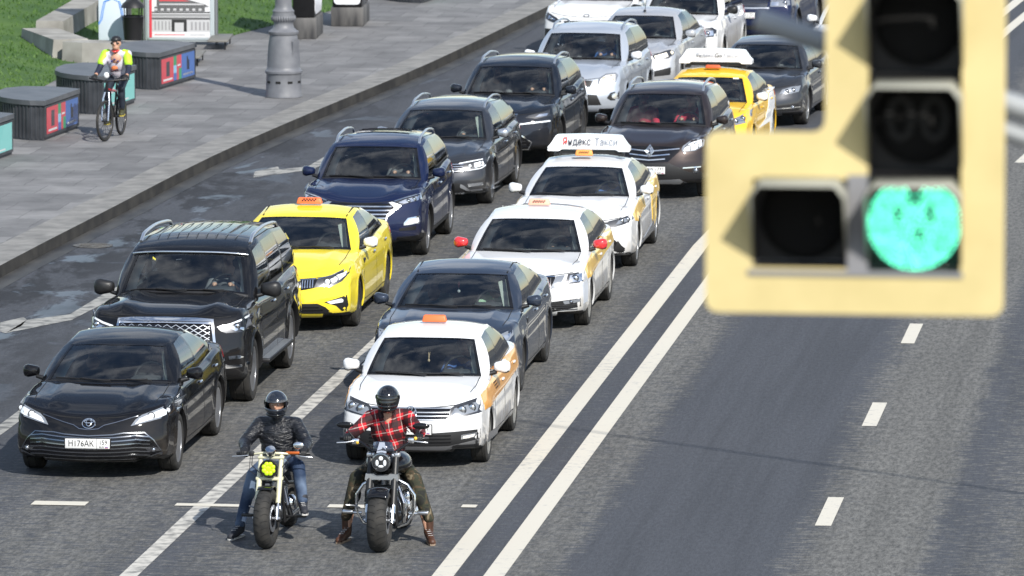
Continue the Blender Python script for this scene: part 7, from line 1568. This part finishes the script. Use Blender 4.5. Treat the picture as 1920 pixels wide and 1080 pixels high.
b = MB(); b.tube([(-.05, 1.06, 1.475), (0, 1.03, 1.46), (.05, 1.06, 1.475), (.06, 1.13, 1.49), (-.06, 1.13, 1.49)], .018, 8, 0, True); b.build('red_collar', REDM, cy, 60)
b = MB(); b.ell((.02, 1.09, 1.665), (.088, .108, .068), 18, 12); b.ell((.02, 1.0, 1.655), (.06, .05, .012), 14, 8); b.build('cap', BLK, cy, 60)
b = MB(); b.box(-.055, .095, .985, 1.0, 1.60, 1.625, 0, None, .008); b.build('dark_glasses', GBL, cy)
bk = empty('bicycle', (CP[0], CP[1], .155), R(-4)); tag(bk, 'black mountain bicycle with red frame accent under the cyclist', 'bicycle')
def cyc_wheel(y, st=0):
    e = empty('wheel', (0, y, .345), st, bk); b = MB(); b.tube([(0, .325 * math.cos(a), .325 * math.sin(a)) for a in [2 * math.pi * i / 40 for i in range(40)]], .024, 8, 0, True); b.build('tyre', RUB, e, 60)
    b = MB(); b.tube([(0, .295 * math.cos(a), .295 * math.sin(a)) for a in [2 * math.pi * i / 40 for i in range(40)]], .011, 6, 0, True)
    for i in range(24): a = 2 * math.pi * i / 24; b.tube([((-1) ** i * .025, .02 * math.cos(a + .5), .02 * math.sin(a + .5)), (0, .29 * math.cos(a), .29 * math.sin(a))], .0022, 4)
    b.tube([(-.05, 0, 0), (.05, 0, 0)], .02, 10); b.build('rim', DKA, e, 60)
cyc_wheel(.35, R(-9)); cyc_wheel(1.47)
TB(bk, 'fork', [([(s * .055, .35, .345), (s * .055, .45, .70), (s * .03, .50, .82)], .015) for s in (-1, 1)], CHR); TB(bk, 'frame', [([(0, .52, .86), (0, .60, .76), (0, 1.02, .36)], .028), ([(0, 1.02, .36), (0, 1.20, .92)], .018), ([(0, 1.02, .36), (.03, 1.47, .345)], .012), ([(0, 1.15, .78), (.03, 1.47, .345)], .011), ([(0, .50, .98), (0, .53, .80)], .024)], BLK)
TB(bk, 'red_tube', [([(0, .56, .86), (0, 1.14, .78)], .024)], REDM); TB(bk, 'handlebar', [([(-.35, .69, 1.035), (-.15, .58, 1.02), (0, .52, 1.0), (.15, .58, 1.02), (.35, .69, 1.035)], .014)], BLK)
b = MB(); b.ell((0, 1.26, .95), (.07, .13, .03), 14, 8); b.build('saddle', BLK, bk, 60); TB(bk, 'crank', [([(-.09, 1.02, .36), (.09, 1.02, .36)], .02), ([(.09, 1.02, .36), (.09, .95, .50)], .010), ([(-.09, 1.02, .36), (-.09, 1.09, .22)], .010)], DKA); b = MB(); b.box(.09, .19, .91, .99, .49, .51); b.box(-.19, -.09, 1.05, 1.13, .21, .23); b.build('pedal', BLK, bk)
b = MB(); b.ell((-.02, .56, 1.10), (.05, .04, .055), 12, 8); b.build('white_bar_bag', WHG, bk, 60)
# ------------------------------------------------------------- people inside the cars
OCC = {}
def occ_mesh(kind):
    if kind in OCC: return OCC[kind]
    drv = kind == 'driver'; e0 = (-.23, -.20, -.42) if drv else (-.22, -.08, -.46); h0 = (-.10, -.44, -.30) if drv else (-.08, -.22, -.50)
    sk_ = head_prims((0, 0, 0)) + [('c', (0, .03, -.08), (0, .04, -.17), .052, .055), ('c', (0, .04, -.2), (0, .05, -.62), .10, .11)]
    for s in (-1, 1): sk_ += [('c', (s * .23, e0[1], e0[2]), (s * .10, h0[1], h0[2]), .036, .028), ('e', (s * .10, h0[1] - .03, h0[2] + .01), (.035, .045, .03)), ('c', (s * .10, h0[1] - .04, h0[2]), (s * .07, h0[1] - .06, h0[2] + .03), .012, .009), ('c', (s * .10, h0[1] - .06, h0[2] + .03), (s * .10, h0[1] - .075, h0[2] - .01), .011, .009), ('c', (s * .115, h0[1] - .055, h0[2] + .03), (s * .118, h0[1] - .07, h0[2] - .01), .011, .009)]
    a = blob('body', sk_, SKIN, None, .014, 4)
    sh = [('e', (0, .05, -.32), (.185, .12, .17)), ('e', (0, .06, -.50), (.17, .12, .16))]
    for s in (-1, 1): sh += [('c', (0, .04, -.20), (s * .17, .05, -.235), .07, .07), ('c', (s * .17, .05, -.235), (s * .23, e0[1], e0[2]), .066, .055), ('c', (s * .23, e0[1], e0[2]), (s * .12, h0[1] + .08, h0[2]), .052, .042)]
    c = blob('shirt', sh, SKIN, None, .016, 4); h = blob('hair', [('e', (0, .02, .045), (.086, .095, .088)), ('e', (0, .055, -.02), (.078, .06, .08))], HAIR, None, .014, 2)
    OCC[kind] = (a.data, c.data, h.data)
    for o in (a, c, h): bpy.data.objects.remove(o)
    return OCC[kind]
def occupant(c, kind, shirt, label, dx=0, dz=0, hair=HAIR, turn=0):
    ob, S = CARS[c]; x = (1 if kind == 'driver' else -1) * S['W'] / 2 * .42 + dx; y = S['wst'] + .42; z = S['H'] - .235 + dz
    M = Matrix.Translation(ob.location) @ Matrix.Rotation(ob.rotation_euler.z, 4, 'Z'); p = M @ Vector((x, y, z)); r_ = empty('person', p, ob.rotation_euler.z + R(turn)); tag(r_, label, 'person')
    for nm, me, mt in zip(('body', 'shirt', 'hair'), occ_mesh(kind), (SKIN, shirt, hair)):
        k = (me.name, mt.name)
        if k not in OCC: q = me.copy(); q.materials.clear(); q.materials.append(mt); OCC[k] = q
        o = bpy.data.objects.new(nm, OCC[k]); COL.objects.link(o); o.parent = r_
c_ = lambda n, c: pm('cloth_' + n, c, .8)
BKC, WHC, GRC, REC, BLC, GYC = c_('black', (.02, .02, .022)), c_('white', (.55, .60, .60)), c_('green', (.35, .52, .36)), c_('red', (.62, .03, .07)), c_('blue', (.06, .14, .38)), c_('grey', (.16, .16, .17))
for a in [('camry', 'driver', BKC, 'driver with hand on the wheel of the front black saloon', 0, -.02, HAIR2), ('camry', 'passenger', GYC, 'front passenger of the black saloon with hand raised to the chin', 0, 0, HAIR2, 12), ('qx', 'driver', GYC, 'driver of the huge black off-roader behind its steering wheel', 0, -.05), ('kia', 'driver', BKC, 'driver of the bright yellow saloon taxi'),
          ('tucson', 'driver', GYC, 'driver of the navy crossover'), ('passat', 'driver', GYC, 'driver of the dark grey estate with silver mirrors', 0, 0, HAIR2), ('nx', 'driver', BKC, 'driver of the black crossover with slanting lamp strips'), ('nx', 'passenger', GYC, 'front passenger of the black crossover with slanting lamp strips'),
          ('rav', 'driver', BLC, 'driver of the pale silver-blue crossover'), ('rav', 'passenger', GYC, 'front passenger of the pale silver-blue crossover', 0, -.04), ('sil', 'driver', GYC, 'driver of the small silver saloon with lit headlights'), ('polo', 'driver', BLC, 'driver of the white taxi behind the red plaid rider', 0, 0, HAIR2),
          ('optima', 'driver', GRC, 'driver in pale green shirt inside the slate blue saloon'), ('optima', 'passenger', WHC, 'passenger in white shirt inside the slate blue saloon', -.02, -.04), ('octavia', 'driver', BKC, 'driver of the white taxi with red mirrors'), ('camtaxi', 'driver', BLC, 'driver of the white taxi carrying the long roof board'),
          ('koleos', 'driver', REC, 'driver in red inside the dark brown crossover', 0, -.02, HAIR2), ('koleos', 'passenger', REC, 'passenger in red with a pale seat belt in the dark brown crossover'), ('sol', 'driver', BKC, 'driver of the amber taxi with the roof board', 0, -.04), ('audi', 'driver', GYC, 'driver of the dark grey hatchback under the signal arm')]: occupant(*a)
# ------------------------------------------------------------- traffic signal hanging close to the camera
YEL = noisy('backboard_yellow', (.52, .425, .19), (.63, .52, .25), 3.5, .55, .25, .6, 9); SIGB = pm('signal_body_black', (.012, .012, .013), .55); HOOD = pm('hood_worn_grey', (.33, .33, .28), .6); SGR = noisy('arm_grey', (.30, .32, .33), (.38, .39, .40), 4, .5)
SY = 20.5
ts = empty('traffic_signal', (-1.2, SY, 9.134)); tag(ts, 'traffic signal on yellow L-shaped backboard, green lamp lit, hanging close to the camera', 'traffic signal')
def rc(P, rad=.045, n=6):     # round the corners of an outline
    out = []; m = len(P)
    for i in range(m):
        a, b, c = Vector(P[i - 1]), Vector(P[i]), Vector(P[(i + 1) % m]); p, q = b + (a - b).normalized() * rad, b + (c - b).normalized() * rad
        for k in range(n + 1): t = k / n; out.append(tuple((1 - t) ** 2 * p + 2 * t * (1 - t) * b + t * t * q))
    return out
out_ = rc([(-.64, 0), (.275, 0), (.275, 1.30), (-.275, 1.30), (-.275, .56), (-.64, .56)])
col_hole = [(-.142, .128), (.142, .128), (.142, 1.08), (-.142, 1.08)]; left_hole = [(-.495, .142), (-.205, .142), (-.205, .415), (-.495, .415)]
V2 = [Vector(p) for p in out_ + col_hole + left_hole]; n0 = len(out_); ed = [(i, (i + 1) % n0) for i in range(n0)] + [(n0 + i, n0 + (i + 1) % 4) for i in range(4)] + [(n0 + 4 + i, n0 + 4 + (i + 1) % 4) for i in range(4)]
r_ = geometry.delaunay_2d_cdt(V2, ed, [], 1, 1e-6)
def inhole(c): return (-.142 < c.x < .142 and .128 < c.y < 1.08) or (-.495 < c.x < -.205 and .142 < c.y < .415)
def inout(c):
    k = False; P = out_
    for i in range(n0):
        (x0, y0), (x1, y1) = P[i], P[i - 1]
        if (y0 > c.y) != (y1 > c.y) and c.x < (x1 - x0) * (c.y - y0) / (y1 - y0) + x0: k = not k
    return k
fs = [f for f in r_[2] if inout(sum((r_[0][i] for i in f), Vector((0, 0))) / len(f)) and not inhole(sum((r_[0][i] for i in f), Vector((0, 0))) / len(f))]
b = MB(); b.add([(v.x, 0, v.y) for v in r_[0]], fs); o = b.build('backboard', YEL, ts, 0); md = o.modifiers.new('s', 'SOLIDIFY'); md.thickness = .006; md.offset = 1
b = MB()
def cell(x0, x1, z0, z1):
    b.box(x0 - .004, x1 + .004, .17, .19, z0, z1); b.box(x0 - .01, x0 - .002, .008, .18, z0, z1); b.box(x1 + .002, x1 + .01, .008, .18, z0, z1); b.box(x0, x1, .008, .18, z0 - .01, z0 - .002); b.box(x0, x1, .008, .18, z1 + .002, z1 + .01)
cell(-.142, .142, .128, .42); cell(-.142, .142, .43, .723); cell(-.142, .142, .733, 1.03); cell(-.495, -.205, .142, .415); b.build('housing', SIGB, ts)
b = MB(); b.box(-.51, .15, -.012, .006, .118, .134, 0); b.box(-.205, -.142, -.010, .02, .134, .43, 0); b.build('frame_edge', pm('frame_grey', (.22, .22, .23), .5), ts)
def hood(cx, cz, w_, h, ln=.16):
    P = [(-w_, -h * .8), (-w_, h * .72), (-w_ * .80, h), (w_ * .80, h), (w_, h * .72), (w_, -h * .8)]; b = MB(); V = []; F = []
    for x, z in P: V += [(cx + x, 0, cz + z), (cx + x, -ln * (1 if z > 0 else .03), cz + z - .012)]
    for i in range(len(P) - 1): F.append((2 * i, 2 * i + 1, 2 * i + 3, 2 * i + 2))
    b.add(V, F); o = b.build('hood', [HOOD], ts, 20); md = o.modifiers.new('s', 'SOLIDIFY'); md.thickness = .004
for cz in (.281, .584, .887): hood(0, cz, .146, .142)
hood(-.35, .285, .146, .138)
LENSD = noisy('lens_dark', (.002, .002, .002), (.005, .005, .005), 8, .9)
def lens(cx, cz, name, mat=LENSD):
    b = MB(); b.lathe([(.138, .0), (.132, .012), (.10, .022), (1e-4, .03)], 40, 0, Matrix.Translation((cx, .165, cz)) @ Matrix.Rotation(R(90), 4, 'X')); return b.build(name, mat, ts, 60)
lens(0, .887, 'lens'); l2 = lens(0, .584, 'lens'); lens(-.35, .285, 'lens'); lens(0, .281, 'lens')
lettering('00', .21, Matrix.Translation((0, .128, .584)) @ FRONT, pm('unlit_digits', (.03, .03, .03), .8), l2, .002, 'unlit_digits')
GRN = pm('signal_green', (.05, .5, .3), .4, 0, 0, .5, (.15, 1.0, .60), 2.9); b = MB(); k = 0
for q in range(11):                                          # concentric rings of lamps, a notch left open at the top
    rad = .0135 * q + .002; cnt = max(1, int(2 * math.pi * rad / .0150))
    for i in range(cnt):
        a = 2 * math.pi * (i + .5 * (q % 2)) / cnt; x, z = rad * math.sin(a), rad * math.cos(a)
        if z > .095 and abs(x) < .020: continue
        if z > .045 and .007 < abs(x) < .010 + .22 * (z - .04): continue
        if (abs(x + .054) < .009 and abs(z - .020) < .020) or (abs(x - .050 - (z - .03) * -.4) < .009 and abs(z - .030) < .024) or math.hypot(x - .018, z + .030) < .010: continue
        g_ = random.uniform(.0040, .0060); b.ell((x, .008, z + .281), (g_, .004, g_), 8, 5)
o = b.build('lit_green_lamps', GRN, ts, 60)
o.data.transform(Matrix.Translation((0, .0, 0)))
b = MB(); b.tube([(-.52, .42, .87), (-.1, .40, .735), (.5, .37, .54), (1.4, .33, .26)], [.036, .037, .038, .04], 20); b.build('arm', SGR, ts, 60); b = MB(); b.tube([(.05, .40, .60), (.5, .37, .45), (1.4, .33, .16)], .028, 16); b.build('brace', SGR, ts, 60)
b = MB()
for x, z in ((.245, .06), (.245, .62), (.245, 1.2), (-.245, .65), (-.245, 1.2), (-.60, .06), (-.60, .50), (-.17, .06)): b.lathe([(.009, -.008), (.009, 0), (.016, .002)], 8, 0, Matrix.Translation((x, -.002, z)) @ Matrix.Rotation(R(90), 4, 'X'))
b.build('bolt', SGR, ts)
b = MB(); b.box(-.03, .03, .19, .42, .60, .66); b.box(-.03, .03, .19, .42, .70, .76); b.build('bracket', SGR, ts)
b = MB(); b.tube([(1.4, .33, -9.134), (1.4, .33, 1.2)], [.11, .08], 20); b.build('mast', SGR, ts, 60)

# ------------------------------------------------------------- pairs: each side its own part
def split_parts(names, each=False):
    for o in [o for o in COL.objects if o.type == 'MESH' and o.name.split('.')[0] in names]:
        me = o.data; n = len(me.vertices); par = list(range(n))
        def find(a):
            while par[a] != a: par[a] = par[par[a]]; a = par[a]
            return a
        for e in me.edges:
            a, b = find(e.vertices[0]), find(e.vertices[1])
            if a != b: par[a] = b
        isl = {}
        for i in range(n): isl.setdefault(find(i), []).append(i)
        key = {}
        for r_, vs_ in isl.items():
            c = sum((me.vertices[i].co for i in vs_), Vector((0, 0, 0))) / len(vs_)
            key[r_] = (c.x > 0, round(c.y / .8) if each else 0)
        groups = sorted(set(key.values()))
        if len(groups) < 2: continue
        for g in groups[1:] + groups[:1]:
            bm = bmesh.new(); bm.from_mesh(me); bm.verts.ensure_lookup_table()
            bmesh.ops.delete(bm, geom=[bm.verts[i] for i in range(n) if key[find(i)] != g], context='VERTS')
            q = bpy.data.meshes.new(o.name.split('.')[0]); bm.to_mesh(q); bm.free()
            for m in me.materials: q.materials.append(m)
            if g == groups[0]: o.data = q
            else:
                c = bpy.data.objects.new(o.name.split('.')[0], q); COL.objects.link(c); c.parent = o.parent; c.location = o.location
split_parts({'roof_rail', 'side_panel', 'pillar_trim', 'running_board', 'roof_gutter', 'fork_slider', 'fork_collar', 'grip', 'lever', 'switch_block', 'upper_clamp', 'peg_rubber', 'indicator', 'brake_caliper', 'panel_gap', 'wiper', 'daylight_strip', 'pedal'})
split_parts({'door_handle', 'seats', 'pillar_trim'}, True)
